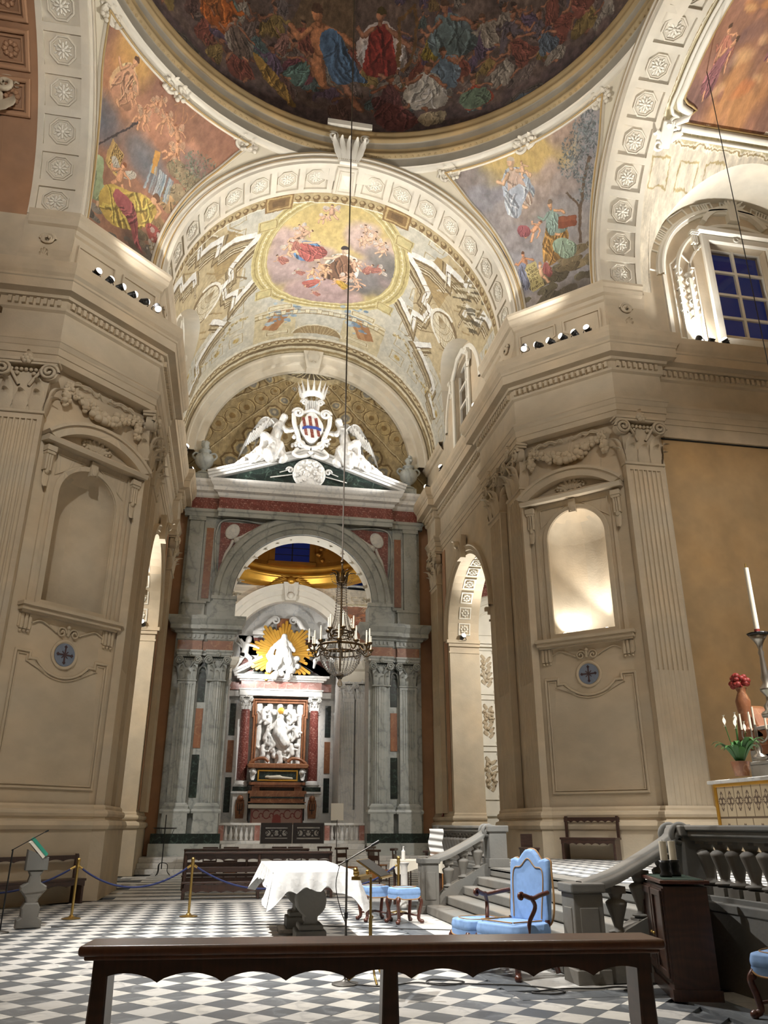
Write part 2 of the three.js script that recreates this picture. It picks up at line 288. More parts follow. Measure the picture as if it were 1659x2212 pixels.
function flutedShaft(w, h, d, n = 7, cable = 0) {            // plan extruded upwards; base y 0, back z 0; lower third of the flutes filled when cable > 0
  const mk = (depthK, hh) => { const pts = [[-w / 2, 0], [w / 2, 0], [w / 2, d]], m = w * 0.09, fw = (w - 2 * m) / n; for (let i = n - 1; i >= 0; i--) { const c = -w / 2 + m + (i + 0.5) * fw, r = fw * 0.38; for (let k = 0; k <= 6; k++) { const a = k * PI / 6; pts.push([c + r * cos(a), d - r * depthK * sin(a)]); } } pts.push([-w / 2, d]); return ext(pts, hh).rotateX(-PI / 2).scale(1, 1, -1); };
  const top = [bx(-w / 2, w / 2, h - 0.18, h, 0, d)], fix = (g) => { const q = prep(g); q.computeVertexNormals(); return q; };
  return merge([...(cable ? [fix(mk(0.3, cable)), fix(mk(1, h - cable - 0.18)).translate(0, cable, 0)] : [fix(mk(1, h - 0.18))]), ...top]);
}
const CAPG = capitalGeo(1.14, 1.45, 0.22), SHAFTG = flutedShaft(1.14, 8.9, 0.2, 7, 3.2);
const CORN = [[0.02, 13.76], [0.1, 13.82], [0.11, 13.88], [0.11, 14.1], [0.2, 14.12], [0.22, 14.2], [0.42, 14.24], [0.42, 14.52], [0.45, 14.54], [0.46, 14.6], [0.52, 14.68], [0.57, 14.82], [0.57, 15.0], [-0.5, 15.02]];
const ARCHI = [[-0.36, 12.35], [0.03, 12.35], [0.03, 12.52], [0.06, 12.53], [0.06, 12.72], [0.08, 12.74], [0.12, 12.86], [0.14, 12.88], [0.14, 12.95], [0.02, 12.97]];
const BASEP = [[0, 2.0], [0.03, 1.95], [0.03, 1.9], [0.09, 1.87], [0.11, 1.81], [0.09, 1.75], [0.05, 1.73], [0.05, 1.69], [0.15, 1.65], [0.18, 1.56], [0.15, 1.48], [0.1, 1.46], [0.1, 0]];
const cofferFrameG = (() => { const o = (r) => Array.from({ length: 8 }, (_, i) => [r * cos((i + 0.5) * PI / 4), r * sin((i + 0.5) * PI / 4)]); return merge([ext(shape(o(0.36), [o(0.31)]), 0.05, 0.012), ext(shape(o(0.29), [o(0.265)]), 0.03)]); })();
const rosetteG = (() => { const g = [ball(0.05, 0, 0, 0.03)]; for (let i = 0; i < 8; i++) { const a = i * PI / 4; g.push(ball(0.06, 0, 0, 0).scale(0.55, 1.3, 0.5).translate(0, 0.11, 0.02).rotateZ(a)); g.push(ball(0.04, 0, 0, 0).scale(0.7, 1.1, 0.5).translate(0, 0.2, 0.012).rotateZ(a + PI / 8)); } for (let i = 0; i < 14; i++) g.push(ball(0.02, 0.16 * cos(i * 2.4), 0.16 * sin(i * 2.4), 0.015)); return merge(g); })();

function garlandGeo(w, sag, n = 34, r = 0.15) {               // swag of fruit and leaves between two ends at y 0
  const g = [], at = (t) => [(t - 0.5) * w, -sag * (1 - pow(2 * t - 1, 2)), 0.06];
  for (let i = 0; i < n; i++) { const t = (i + 0.5) / n, p = at(t), k = r * (0.55 + 0.55 * sin(t * PI)); for (let j = 0; j < 3; j++) g.push(ball(k * rr(0.45, 0.75), p[0] + rr(-0.5, 0.5) * k, p[1] + rr(-0.9, 0.9) * k, p[2] + rr(0, 0.9) * k)); if (i % 2) g.push(leafGeo(0.1, 0.2, 0.4).rotateZ(rr(-2.5, 2.5)).translate(p[0], p[1] + rr(-0.06, 0.06), p[2] + k * 0.5)); }
  for (const s of [-1, 1]) { for (let i = 0; i < 16; i++) { const t = i / 16, k = r * (1.05 - abs(t - 0.55) * 1.1); for (let j = 0; j < 2; j++) g.push(ball(k * rr(0.45, 0.7), s * w / 2 + rr(-0.6, 0.6) * k, -0.05 - t * 0.62, 0.07 + rr(0, 0.7) * k)); } }
  for (const s of [-1, 1]) for (const q of [0, 1]) g.push(tube([[s * w * 0.46, 0.02, 0.1], [s * w * (0.36 - q * 0.14), 0.16, 0.14], [s * w * (0.28 - q * 0.16), 0.06, 0.1], [s * w * (0.2 - q * 0.12), 0.16, 0.12], [s * w * (0.14 - q * 0.1), 0.04, 0.08]], 0.022, 20, 5).scale(1, 1, 0.7));
  return merge(g);
}
const GARL = garlandGeo(2.25, 0.5);
const bracketGeo = () => merge([box(0.26, 0.1, 0.2, 0, 0.5, 0.1), box(0.22, 0.05, 0.17, 0, 0.42, 0.09), ...[-1, 0, 1].map((k) => cyl(0.032, 0.032, 0.34, 8, k * 0.065, 0.08, 0.12)), box(0.2, 0.34, 0.1, 0, 0.25, 0.05), tr(leafGeo(0.2, 0.42, 0.3).rotateZ(PI), 0, 0.1, 0.05), ball(0.06, 0, 0.06, 0.1)]);
const tiltBox = (w, h, d, x, y, z, rz) => new THREE.BoxGeometry(w, h, d).rotateZ(rz).translate(x, y, z);

function chamfer(s, nm, labels) {
  const pier = struct('wall_pier_' + nm, labels, 'pier');
  const g = new THREE.Group(); g.position.set(A + s * 6.65, 0, ZC - 6.65); g.rotation.y = -s * PI / 4; g.updateMatrixWorld(true);
  const put = (name, geo, mat, parent, keep) => { const q = merge([geo]); q.applyMatrix4(g.matrix); return mesh(name, [q], mat, parent ?? pier, keep); };
  const c = -0.1 * s, hw = 1.5;                              // middle of the niche
  put('wall_face', ext(shape([[-hw, 0], [hw, 0], [hw, 17.1], [-hw, 17.1]], [archPts(c, 0.84, 6.3, 9.12, 24)]), 0.35).translate(0, 0, -0.35), M.plaster);
  const nb = [grid(20, 2, (u, v) => { const a = PI * u; return [c + 0.84 * cos(a), 6.3 + v * 2.82, -0.04 - 0.62 * sin(a)]; }), grid(20, 10, (u, v) => { const a = PI * u, b = v * PI / 2; return [c + 0.84 * cos(a) * cos(b), 9.12 + 0.84 * sin(b), -0.04 - 0.62 * sin(a) * cos(b)]; }), bx(c - 0.84, c + 0.84, 6.2, 6.3, -0.7, 0)];
  put('niche', nb, M.plaster);
  put('niche_surround', [frame2d([...archPts(c, 0.98, 6.3, 9.12, 24)], 0.12, 0.05), bx(c - 1.2, c - 1.1, 6.3, 10.2, 0, 0.05), bx(c + 1.1, c + 1.2, 6.3, 10.2, 0, 0.05), box(0.2, 0.4, 0.12, c, 10.05, 0.06), tr(leafGeo(0.2, 0.3, 0.3).rotateZ(PI), c, 10.1, 0.1)], M.plaster);
  const sp = [frame2d([[c - 1.02, 9.55], [c - 0.2, 10.15], [c - 1.02, 10.15]], 0.03, 0.03), frame2d([[c + 1.02, 9.55], [c + 0.2, 10.15], [c + 1.02, 10.15]], 0.03, 0.03)];
  put('spandrel_panel', sp, M.plaster);
  // segmental pediment
  const cornice = [[0, 0.1], [0.32, 0.06], [0.36, 0.16], [0.27, 0.24], [0.16, 0.3], [0, 0.32]];
  const prof = ext(cornice, 3.0).rotateY(PI / 2).scale(1, 1, -1).translate(c - 1.5, 10.2, 0);
  const seg = (() => { const h = 0.62, w = 1.5, r = (w * w + h * h) / (2 * h), a = asin(w / r); return merge([ext(shape([...arcPts(c, 10.42 + h - r, r + 0.06, PI / 2 + a, PI / 2 - a, 20), ...arcPts(c, 10.42 + h - r, r - 0.2, PI / 2 - a * 0.93, PI / 2 + a * 0.93, 20)]), 0.34), ext(shape([...arcPts(c, 10.42 + h - r, r + 0.1, PI / 2 + a, PI / 2 - a, 20), ...arcPts(c, 10.42 + h - r, r + 0.02, PI / 2 - a, PI / 2 + a, 20)]), 0.4), ext(shape(arcPts(c, 10.42 + h - r, r - 0.1, PI / 2 + a * 0.9, PI / 2 - a * 0.9, 20)), 0.05)]); })();
  const ped = put('pediment', [prepN(prof), seg], M.plaster);
  const shell = []; for (let i = -3; i <= 3; i++) shell.push(tr(leafGeo(0.13, 0.34, 0.3).rotateZ(-i * 0.42), c + i * 0.03, 10.58, 0.05)); for (let i = 0; i < 16; i++) shell.push(ball(0.045, c + 0.42 * cos(i * PI / 8), 10.66 + 0.13 * sin(i * PI / 8), 0.07));
  put('shell_ornament', shell, M.plaster, ped);
  for (const k of [-1, 1]) put('bracket', bracketGeo().scale(1, 1.35, 1).translate(c + k * 1.28, 9.45, 0), M.plaster);
  // sill with its brackets and scroll
  const sill = put('sill', [bx(c - 1.37, c + 1.37, 6.2, 6.28, 0, 0.26), bx(c - 1.34, c + 1.34, 6.1, 6.2, 0, 0.2), bx(c - 1.3, c + 1.3, 6.05, 6.1, 0, 0.12)], M.plaster);
  for (const k of [-1, 1]) put('sill_bracket', [...[-1, 0, 1].map((j) => box(0.06, 0.34, 0.07, c + k * 1.13 + j * 0.1, 5.86, 0.035)), box(0.34, 0.3, 0.03, c + k * 1.13, 5.88, 0.015), ...[-1, 0, 1].map((j) => ball(0.035, c + k * 1.13 + j * 0.1, 5.64, 0.03))], M.plaster, sill);
  put('scroll_ornament', [...[-1, 1].flatMap((k) => [spiral(c + k * 0.17, 5.78, 0.03, 0.13, 1.6, -k, 0.022), tube([[c + k * 0.3, 5.76, 0.03], [c + k * 0.5, 5.86, 0.03], [c + k * 0.75, 5.95, 0.03], [c + k * 0.95, 5.86, 0.03]], 0.022, 16, 5)]), ball(0.05, c, 5.92, 0.04), box(0.06, 0.16, 0.05, c, 5.8, 0.03)], M.plaster);
  const med = put('medallion', [lathe([[0.001, 0], [0.27, 0], [0.29, 0.03], [0.33, 0.04], [0.35, 0.02], [0.35, 0]], 32).rotateX(PI / 2).translate(c, 5.28, 0.01)], M.plaster);
  put('medallion_face', [cyl(0.27, 0.27, 0.012, 32).rotateX(PI / 2).translate(c, 5.28, 0.018)], M.slateBlue, med);
  put('cross', [box(0.035, 0.4, 0.012, c, 5.28, 0.036), box(0.4, 0.035, 0.012, c, 5.28, 0.036), ...[[0.2, 0], [-0.2, 0], [0, 0.2], [0, -0.2]].map(([x, y]) => tiltBox(0.06, 0.06, 0.012, c + x * 0.92, 5.28 + y * 0.92, 0.036, PI / 4)), tiltBox(0.22, 0.02, 0.01, c, 5.28, 0.035, PI / 4), tiltBox(0.22, 0.02, 0.01, c, 5.28, 0.035, -PI / 4)], M.crossRed, med);
  const pan = [[c - 1.25, 2.3], [c + 1.25, 2.3], [c + 1.25, 5.25], [c + 0.84, 5.25], [c + 0.84, 5.1], [c + 0.7, 5.1], ...arcPts(c, 5.62, 0.85, -0.66, -PI + 0.66, 16).map((p) => p), [c - 0.7, 5.1], [c - 0.84, 5.1], [c - 0.84, 5.25], [c - 1.25, 5.25]];
  put('panel_moulding', [frame2d(pan, 0.055, 0.045), frame2d(offset2d(pan, 0.08), 0.03, 0.03)], M.plaster);
  put('garland', GARL.clone().translate(c, 12.05, 0.02), M.plaster);
  // attic panels under the pendentive
  put('attic_moulding', [frame2d([[-1.35, 15.5], [-0.42, 15.5], [-0.3, 15.72], [-0.12, 15.82], [-0.12, 16.25], [-1.35, 16.25]], 0.05, 0.05), frame2d([[1.35, 15.5], [0.42, 15.5], [0.3, 15.72], [0.12, 15.82], [0.12, 16.25], [1.35, 16.25]], 0.05, 0.05), frame2d(arcPts(0, 15.3, 0.36, 0, PI, 12), 0.06, 0.07)], M.plaster);
  return pier;
}
function prepN(g) { g = prep(g); g.computeVertexNormals(); return g; }
M.slateBlue = std({ map: plasterTex([116, 126, 142], 1.2), roughness: 0.8 });
M.crossRed = std({ color: 0x4d3a3c, roughness: 0.8 });
const pierR = chamfer(1, 'right', 'right crossing pier with lit niche, segmental pediment and cross medallion'), pierL = chamfer(-1, 'left', 'left crossing pier with dark empty niche, segmental pediment and cross medallion');
pierR.userData.label = 'chamfered crossing pier with brightly lit niche beside the stone steps'; pierL.userData.label = 'chamfered crossing pier with dark empty niche above the long wooden bench';

const dentG = boxUV(prep(box(0.085, 0.17, 0.09)));
function sideWalls(s, nm) {
  const P = ([u, w]) => [A + s * u, ZC + w], sd = -s;
  const tw = struct('wall_' + nm, s > 0 ? 'beige transept wall with fluted pilasters beside the presbytery' : 'beige transept wall with fluted pilasters on the nave side', 'wall');
  // transept wall with the arch of a side chapel and the lunette window
  const a0 = -11.7, a1 = -16.9, ac = (a0 + a1) / 2, ah = (a0 - a1) / 2, wc = -13.8;
  const out = [[-7.7, 0], [-7.7, 17.1], [wc + 2.75, 17.1], ...arcPts(wc, 17.1, 2.75, 0, PI, 24).slice(1), [-19.9, 17.1], [-19.9, 0]];
  const arch = archPts(ac, ah, -0.001, 8.35, 24), win = [[wc - 0.95, 15.9], [wc + 0.95, 15.9], [wc + 0.95, 18.9], ...arcPts(wc, 18.9, 0.95, 0, PI, 10, 0.3).slice(1, -1), [wc - 0.95, 18.9]];
  const hole = [[a1, 0.0], ...arcPts(ac, 8.35, ah, PI, 0, 24), [a0, 0.0]];
  const toWall = (g) => mapG(g, (x, y, z) => [A + s * (W + z), y, ZC + x]);
  mesh('wall_face', [toWall(ext(shape([[a0, 0], [-7.7, 0], [-7.7, 17.1], [wc + 2.75, 17.1], ...arcPts(wc, 17.1, 2.75, 0, PI, 24).slice(1), [-19.9, 17.1], [-19.9, 0], [a1, 0], ...arcPts(ac, 8.35, ah, PI, 0, 24)], [win]), 1.2))], M.plaster, tw);
  // entablature
  const path = [[5.6, -19.95], [5.6, -19.0], [5.36, -19.0], [5.36, -17.7], [5.6, -17.7], [5.6, -11.1], [5.36, -11.1], [5.36, -7.54], [7.54, -5.36], [9.0, -5.36], [9.0, -5.6], [18, -5.6]];
  const pp = path.map(P);
  mesh('architrave', [mould(pp, ARCHI, sd)], M.plaster, tw);
  mesh('frieze', [mould(pp, [[0.03, 12.95], [0.03, 13.8]], sd)], M.plaster, tw);
  mesh('cornice', [mould(pp, CORN, sd)], M.plaster, tw);
  for (let i = 0; i < pp.length - 1; i++) {
    const [a, b] = [pp[i], pp[i + 1]], l = hypot(b[0] - a[0], b[1] - a[1]); if (l < 1) continue;
    const nx = sd * (b[1] - a[1]) / l, nz = -sd * (b[0] - a[0]) / l, lim = i === pp.length - 2 ? 5.6 : l, n = floor(lim / 0.17);
    for (let k = 0; k < n; k++) { const t = (k + 0.5) * 0.17 / l + (l - n * 0.17) / 2 / l * (lim === l), m = new THREE.Mesh(dentG, M.plaster); m.name = 'dentil'; m.castShadow = m.receiveShadow = true; m.position.set(a[0] + (b[0] - a[0]) * t + nx * 0.15, 13.99, a[1] + (b[1] - a[1]) * t + nz * 0.15); m.rotation.y = atan2(nx, nz); tw.add(m); }
  }
  // attic cornice at the springing of the vaults
  mesh('attic_cornice', [mould([[5.6, -19.95], [5.6, -16.9]].map(P), [[0, 16.7], [0.08, 16.74], [0.12, 16.84], [0.18, 16.9], [0.22, 17.0], [0.22, 17.06], [0, 17.1]], sd), mould([[5.6, -10.8], [5.6, -7.7], [7.7, -5.6], [8.9, -5.6]].map(P), [[0, 16.45], [0.06, 16.5], [0.1, 16.6], [0.2, 16.66], [0.24, 16.78], [0.24, 16.84], [0.3, 16.94], [0.3, 17.02], [0, 17.06]], sd)], M.plaster, tw);
  // wall base
  mesh('base_moulding', [mould([[5.6, -11.7], [5.6, -10.7], [5.36, -10.7], [5.36, -7.55], [5.6, -7.55], [7.55, -5.6], [7.55, -5.36], [8.8, -5.36], [8.8, -5.6], [8.95, -5.6]].map(P), BASEP, sd), mould([[5.6, -19.9], [5.6, -16.9], [6.8, -16.9]].map(P), BASEP, sd)], M.plaster, tw);
  // pilasters
  const pil = (u, w, ry, y0 = 2.0) => { const m = mesh('pilaster', [SHAFTG.clone()], M.plaster, tw); m.position.set(A + s * u, y0, ZC + w); m.rotation.y = ry; const c = new THREE.Mesh(boxedCap, M.plaster); c.name = 'capital'; c.castShadow = c.receiveShadow = true; c.position.set(0, 8.9, 0); m.add(c); return m; };
  pil(5.58, -8.2, -s * PI / 2); pil(5.58, -10.1, -s * PI / 2); pil(5.58, -18.35, -s * PI / 2); pil(8.2, -5.58, 0);
  // the painted strip next to the chapel front
  mesh('painted_panel', [toWall(ext([[-17.6, 2.05], [-17.15, 2.05], [-17.15, 12.2], [-17.6, 12.2]], 0.02).translate(0, 0, -0.03)), toWall(ext([[-19.9, 2.05], [-19.05, 2.05], [-19.05, 12.2], [-19.9, 12.2]], 0.02).translate(0, 0, -0.03))], M.brown, tw);
  // archivolt and jamb of the side chapel opening, with rosette coffers in the soffit
  mesh('archivolt', [toWall(merge([arcMould(ac, 8.35, ah, 0, [[0, 0], [0, -0.05], [0.12, -0.06], [0.14, -0.1], [0.26, -0.11], [0.32, -0.15], [0.36, -0.15], [0.36, 0]], 0, PI, 32)]))], M.plaster, tw);
  mesh('impost', [...[a0 + 0.02, a1 - 0.02].flatMap((w, k) => { const q = k ? 1 : -1; return [toWall(bx(w - 0.03, w + q * 0.12, 8.1, 8.22, -0.06, 1.2)), toWall(bx(w - 0.03, w + q * 0.18, 8.22, 8.35, -0.14, 1.2)), toWall(bx(w, w + q * 0.06, 7.85, 7.92, -0.04, 1.2))]; })], M.plaster, tw);
  const key = mesh('keystone', [toWall(ext([[ac - 0.25, 10.85], [ac + 0.25, 10.85], [ac + 0.4, 11.7], [ac - 0.4, 11.7]], 0.2).translate(0, 0, -0.26)), toWall(merge([leafGeo(0.5, 0.8, 0.35).rotateY(PI).translate(ac, 10.85, -0.22), ball(0.16, ac, 11.4, -0.3)]))], M.plaster, tw);
  for (let i = 0; i < 9; i++) for (const q of [1]) {
    const th = PI - (i + 0.7) * PI / 19 * 1.5, r = ah - 0.01, m = mesh('soffit_coffer', [frame2d([[-0.24, -0.24], [0.24, -0.24], [0.24, 0.24], [-0.24, 0.24]], 0.05, 0.05), ...Array.from({ length: 8 }, (_, j) => ball(0.05, 0.12 * cos(j * PI / 4), 0.12 * sin(j * PI / 4), 0.02)), ball(0.05, 0, 0, 0.03)], M.stucco, tw);
    const cw = ac + r * cos(th), cy = 8.35 + r * sin(th), X = V(s, 0, 0), Zn = V(0, -sin(th), -cos(th)), Yn = Zn.clone().cross(X);
    m.matrix.makeBasis(X, Yn, Zn); m.quaternion.setFromRotationMatrix(m.matrix); m.position.set(A + s * (W + 0.6), cy, ZC + cw);
  }
  return tw;
}
const boxedCap = boxUV(prep(CAPG));
const wallR = sideWalls(1, 'right'), wallL = sideWalls(-1, 'left');
console.log('walls');
// ---------- fresco painting (flat print on the vaults) ----------
const rgb = (c, a = 1) => `rgba(${c[0] | 0},${c[1] | 0},${c[2] | 0},${a})`;
const shadeC = (c, k) => c.map((v) => clamp(v * k, 0, 255));
function blob(x, px, py, r, c, a = 1, sq = 1, rot = 0) { x.save(); x.translate(px, py); x.rotate(rot); x.scale(1, sq); x.fillStyle = rgb(c, a); x.beginPath(); x.arc(0, 0, r, 0, 7); x.fill(); x.restore(); }
function softBlob(x, px, py, r, c, a = 1, sq = 1, rot = 0) { x.save(); x.translate(px, py); x.rotate(rot); x.scale(1, sq); const g = x.createRadialGradient(0, 0, 0, 0, 0, r); g.addColorStop(0, rgb(c, a)); g.addColorStop(0.55, rgb(c, a * 0.75)); g.addColorStop(1, rgb(c, 0)); x.fillStyle = g; x.beginPath(); x.arc(0, 0, r, 0, 7); x.fill(); x.restore(); }
function cloud(x, px, py, r, c, n = 14) { for (let i = 0; i < n; i++) { const a = rr(0, 6.3), d = r * rr(0.1, 0.8), q = r * rr(0.25, 0.5), cx = px + d * cos(a), cy = py + d * sin(a) * 0.6; softBlob(x, cx, cy + q * 0.18, q * 1.1, shadeC(c, 0.8), 0.5); softBlob(x, cx - q * 0.12, cy - q * 0.15, q * 0.9, shadeC(c, rr(1.02, 1.18)), 0.6); } }
function drape(x, pts, c, folds = 7) {                        // a draped mass with folds
  x.save(); x.beginPath(); const n = pts.length; for (let i = 0; i < n; i++) { const a = pts[i], b = pts[(i + 1) % n], mx = (a[0] + b[0]) / 2, my = (a[1] + b[1]) / 2; i ? x.quadraticCurveTo(a[0], a[1], mx, my) : x.moveTo(mx, my); } x.quadraticCurveTo(pts[0][0], pts[0][1], (pts[0][0] + pts[1][0]) / 2, (pts[0][1] + pts[1][1]) / 2); x.closePath(); x.fillStyle = rgb(c); x.fill(); x.clip();
  let x0 = 1e9, x1 = -1e9, y0 = 1e9, y1 = -1e9; for (const p of pts) { x0 = min(x0, p[0]); x1 = max(x1, p[0]); y0 = min(y0, p[1]); y1 = max(y1, p[1]); }
  const w = x1 - x0, h = y1 - y0; x.lineCap = 'round';
  const g = x.createLinearGradient(x0, y0, x1, y1); g.addColorStop(0, rgb(shadeC(c, 1.4), 0.55)); g.addColorStop(0.45, rgb(c, 0)); g.addColorStop(1, rgb(shadeC(c, 0.38), 0.7)); x.fillStyle = g; x.fillRect(x0 - 2, y0 - 2, w + 4, h + 4);
  for (let i = 0; i < folds * 2; i++) { const u = rnd(), v = rr(-0.1, 0.7), k = (w + h) * rr(0.012, 0.035), q = [u + rr(-0.3, 0.3), v + rr(0.15, 0.3), u + rr(-0.35, 0.35), v + rr(0.35, 0.7)]; for (const [o, sh, a] of [[0, rr(0.4, 0.6), 0.75], [k * 0.9, rr(1.25, 1.55), 0.7]]) { x.strokeStyle = rgb(shadeC(c, sh), a * rr(0.6, 1)); x.lineWidth = o ? k * 0.7 : k; x.beginPath(); x.moveTo(x0 + u * w - o, y0 + v * h - o * 0.3); x.quadraticCurveTo(x0 + q[0] * w - o, y0 + q[1] * h, x0 + q[2] * w - o, y0 + q[3] * h); x.stroke(); } }
  x.restore();
}
function limb(x, pts, w, c) { x.lineCap = x.lineJoin = 'round'; const P = () => { x.beginPath(); pts.forEach((p, i) => i ? x.lineTo(p[0], p[1]) : x.moveTo(p[0], p[1])); }; x.strokeStyle = rgb(shadeC(c, 0.72)); x.lineWidth = w; P(); x.stroke(); x.strokeStyle = rgb(c); x.lineWidth = w * 0.72; x.save(); x.translate(-w * 0.1, -w * 0.1); P(); x.stroke(); x.strokeStyle = rgb(shadeC(c, 1.14), 0.7); x.lineWidth = w * 0.3; P(); x.stroke(); x.restore(); }
// a draped or nude figure about s tall, standing on (px,py), leaning by rot
function figure(x, px, py, s, o = {}) {
  const { skin = [196, 150, 116], robe = [150, 60, 50], cloak, hair = [84, 60, 44], rot = 0, flip = 1, nude = false, wings, sit = false, book } = o;
  x.save(); x.translate(px, py); x.rotate(rot); x.scale(flip * s, s);
  const k = () => rr(-0.04, 0.04);
  if (wings) for (const q of [-1, 1]) drape(x, [[0.02 * q, -0.72], [0.3 * q, -0.98 + k()], [0.44 * q, -0.86], [0.34 * q, -0.62], [0.1 * q, -0.56]], wings, 5);
  if (cloak) drape(x, [[-0.2 + k(), -0.78], [0.14, -0.8], [0.34 + k(), -0.5], [0.36, -0.1 + k()], [0.06, -0.02], [-0.3, -0.12 + k()], [-0.34, -0.45]], cloak, 6);
  if (nude) { limb(x, [[-0.05, -0.42], [-0.14 + k(), -0.22], [-0.1, 0]], 0.13, skin); limb(x, [[0.06, -0.42], [0.16, -0.24 + k()], [0.24 + k(), -0.04]], 0.13, skin); limb(x, [[0, -0.68], [0, -0.44]], 0.24, skin); }
  else { const sk = sit ? [[-0.12, -0.74], [0.12, -0.74], [0.2, -0.45], [0.42, -0.36 + k()], [0.4, -0.02], [0.05, 0.02], [-0.22, 0 + k()], [-0.24, -0.4]] : [[-0.11, -0.76], [0.11, -0.76], [0.2 + k(), -0.4], [0.26 + k(), 0], [0, 0.04], [-0.26 + k(), 0], [-0.2, -0.42]]; drape(x, sk, robe, 7); limb(x, [[0.02, -0.02], [0.1, 0.04]], 0.07, skin); }
  limb(x, [[-0.1, -0.7], [-0.24 + k(), -0.56], [-0.34 + k(), -0.66 + k()]], 0.075, nude ? skin : rnd() < 0.5 ? robe : skin);
  limb(x, [[0.1, -0.7], [0.26 + k(), -0.6], [0.36 + k(), -0.46 + 3 * k()]], 0.075, nude ? skin : skin);
  if (book) { x.fillStyle = rgb(book); x.fillRect(0.22, -0.62, 0.3, 0.2); }
  limb(x, [[0, -0.76], [0.01, -0.82]], 0.08, skin);
  x.fillStyle = rgb(shadeC(skin, 0.86)); x.beginPath(); x.ellipse(0.01, -0.88, 0.072, 0.092, 0.2, 0, 7); x.fill(); x.fillStyle = rgb(shadeC(skin, 1.1)); x.beginPath(); x.ellipse(-0.012, -0.885, 0.05, 0.07, 0.2, 0, 7); x.fill();
  x.fillStyle = rgb(hair); x.beginPath(); x.arc(0.022, -0.925, 0.074, PI * 0.95, PI * 2.15); x.fill();
  x.restore();
}
function grime(x, w, h, n, c, a = 0.05) { for (let i = 0; i < n; i++) softBlob(x, rnd() * w, rnd() * h, rr(0.02, 0.12) * w, c, a * rr(0.3, 1), rr(0.4, 1), rr(0, 3)); x.lineWidth = 1; for (let i = 0; i < n; i++) { x.strokeStyle = rgb([60, 50, 40], rr(0.02, 0.08)); x.beginPath(); let a0 = rnd() * w, b0 = rnd() * h; x.moveTo(a0, b0); for (let k = 0; k < 5; k++) { a0 += rr(-14, 14); b0 += rr(-4, 22); x.lineTo(a0, b0); } x.stroke(); } }
const nTab = (per, oct) => { const n = 256, t = new Float32Array(n * n); for (let j = 0; j < n; j++) for (let i = 0; i < n; i++) t[j * n + i] = fbm(i / n, j / n, per, oct) - 0.5; return (x, y) => { x = ((x % n) + n) % n; y = ((y % n) + n) % n; const a = x | 0, b = y | 0, u = x - a, v = y - b, a1 = (a + 1) & 255, b1 = (b + 1) & 255; return (t[b * n + a] * (1 - u) + t[b * n + a1] * u) * (1 - v) + (t[b1 * n + a] * (1 - u) + t[b1 * n + a1] * u) * v; }; };
const nA = nTab(6, 3), nB = nTab(10, 2), nC = nTab(24, 3);
function painterly(x, w, h, amp, mott = 0.5, glaze = [150, 120, 90], ga = 0.12, gain = 1) {   // brush-like edges, mottled tone and one warm glaze over the whole painting
  const src = x.getImageData(0, 0, w, h), dst = x.createImageData(w, h), S = src.data, D2 = dst.data;
  for (let j = 0; j < h; j++) for (let i = 0; i < w; i++) {
    const dx = amp * (2.4 * nA(i * 0.9, j * 0.9) + nC(i * 1.6, j * 1.6)), dy = amp * (2.4 * nB(i * 0.7 + 90, j * 0.7 + 31) + nC(j * 1.6 + 50, i * 1.6));
    const a = clamp(i + dx | 0, 0, w - 1), b = clamp(j + dy | 0, 0, h - 1), k = (b * w + a) * 4, o = (j * w + i) * 4, m = gain + mott * (nA(i * 2.1 + 40, j * 2.1) * 0.9 + nC(i * 0.8, j * 0.5) * 0.9 + nC(i * 3.1, j * 3.1) * 0.5);
    for (let c = 0; c < 3; c++) D2[o + c] = clamp((S[k + c] * (1 - ga) + glaze[c] * ga) * m, 0, 255); D2[o + 3] = 255;
  }
  x.putImageData(dst, 0, 0);
}
const SKY = [[196, 160, 120], [206, 150, 120], [188, 132, 104]];
const fresco = (t) => std({ map: t, roughness: 0.88, bumpMap: bumpTex, bumpScale: 0.002 });

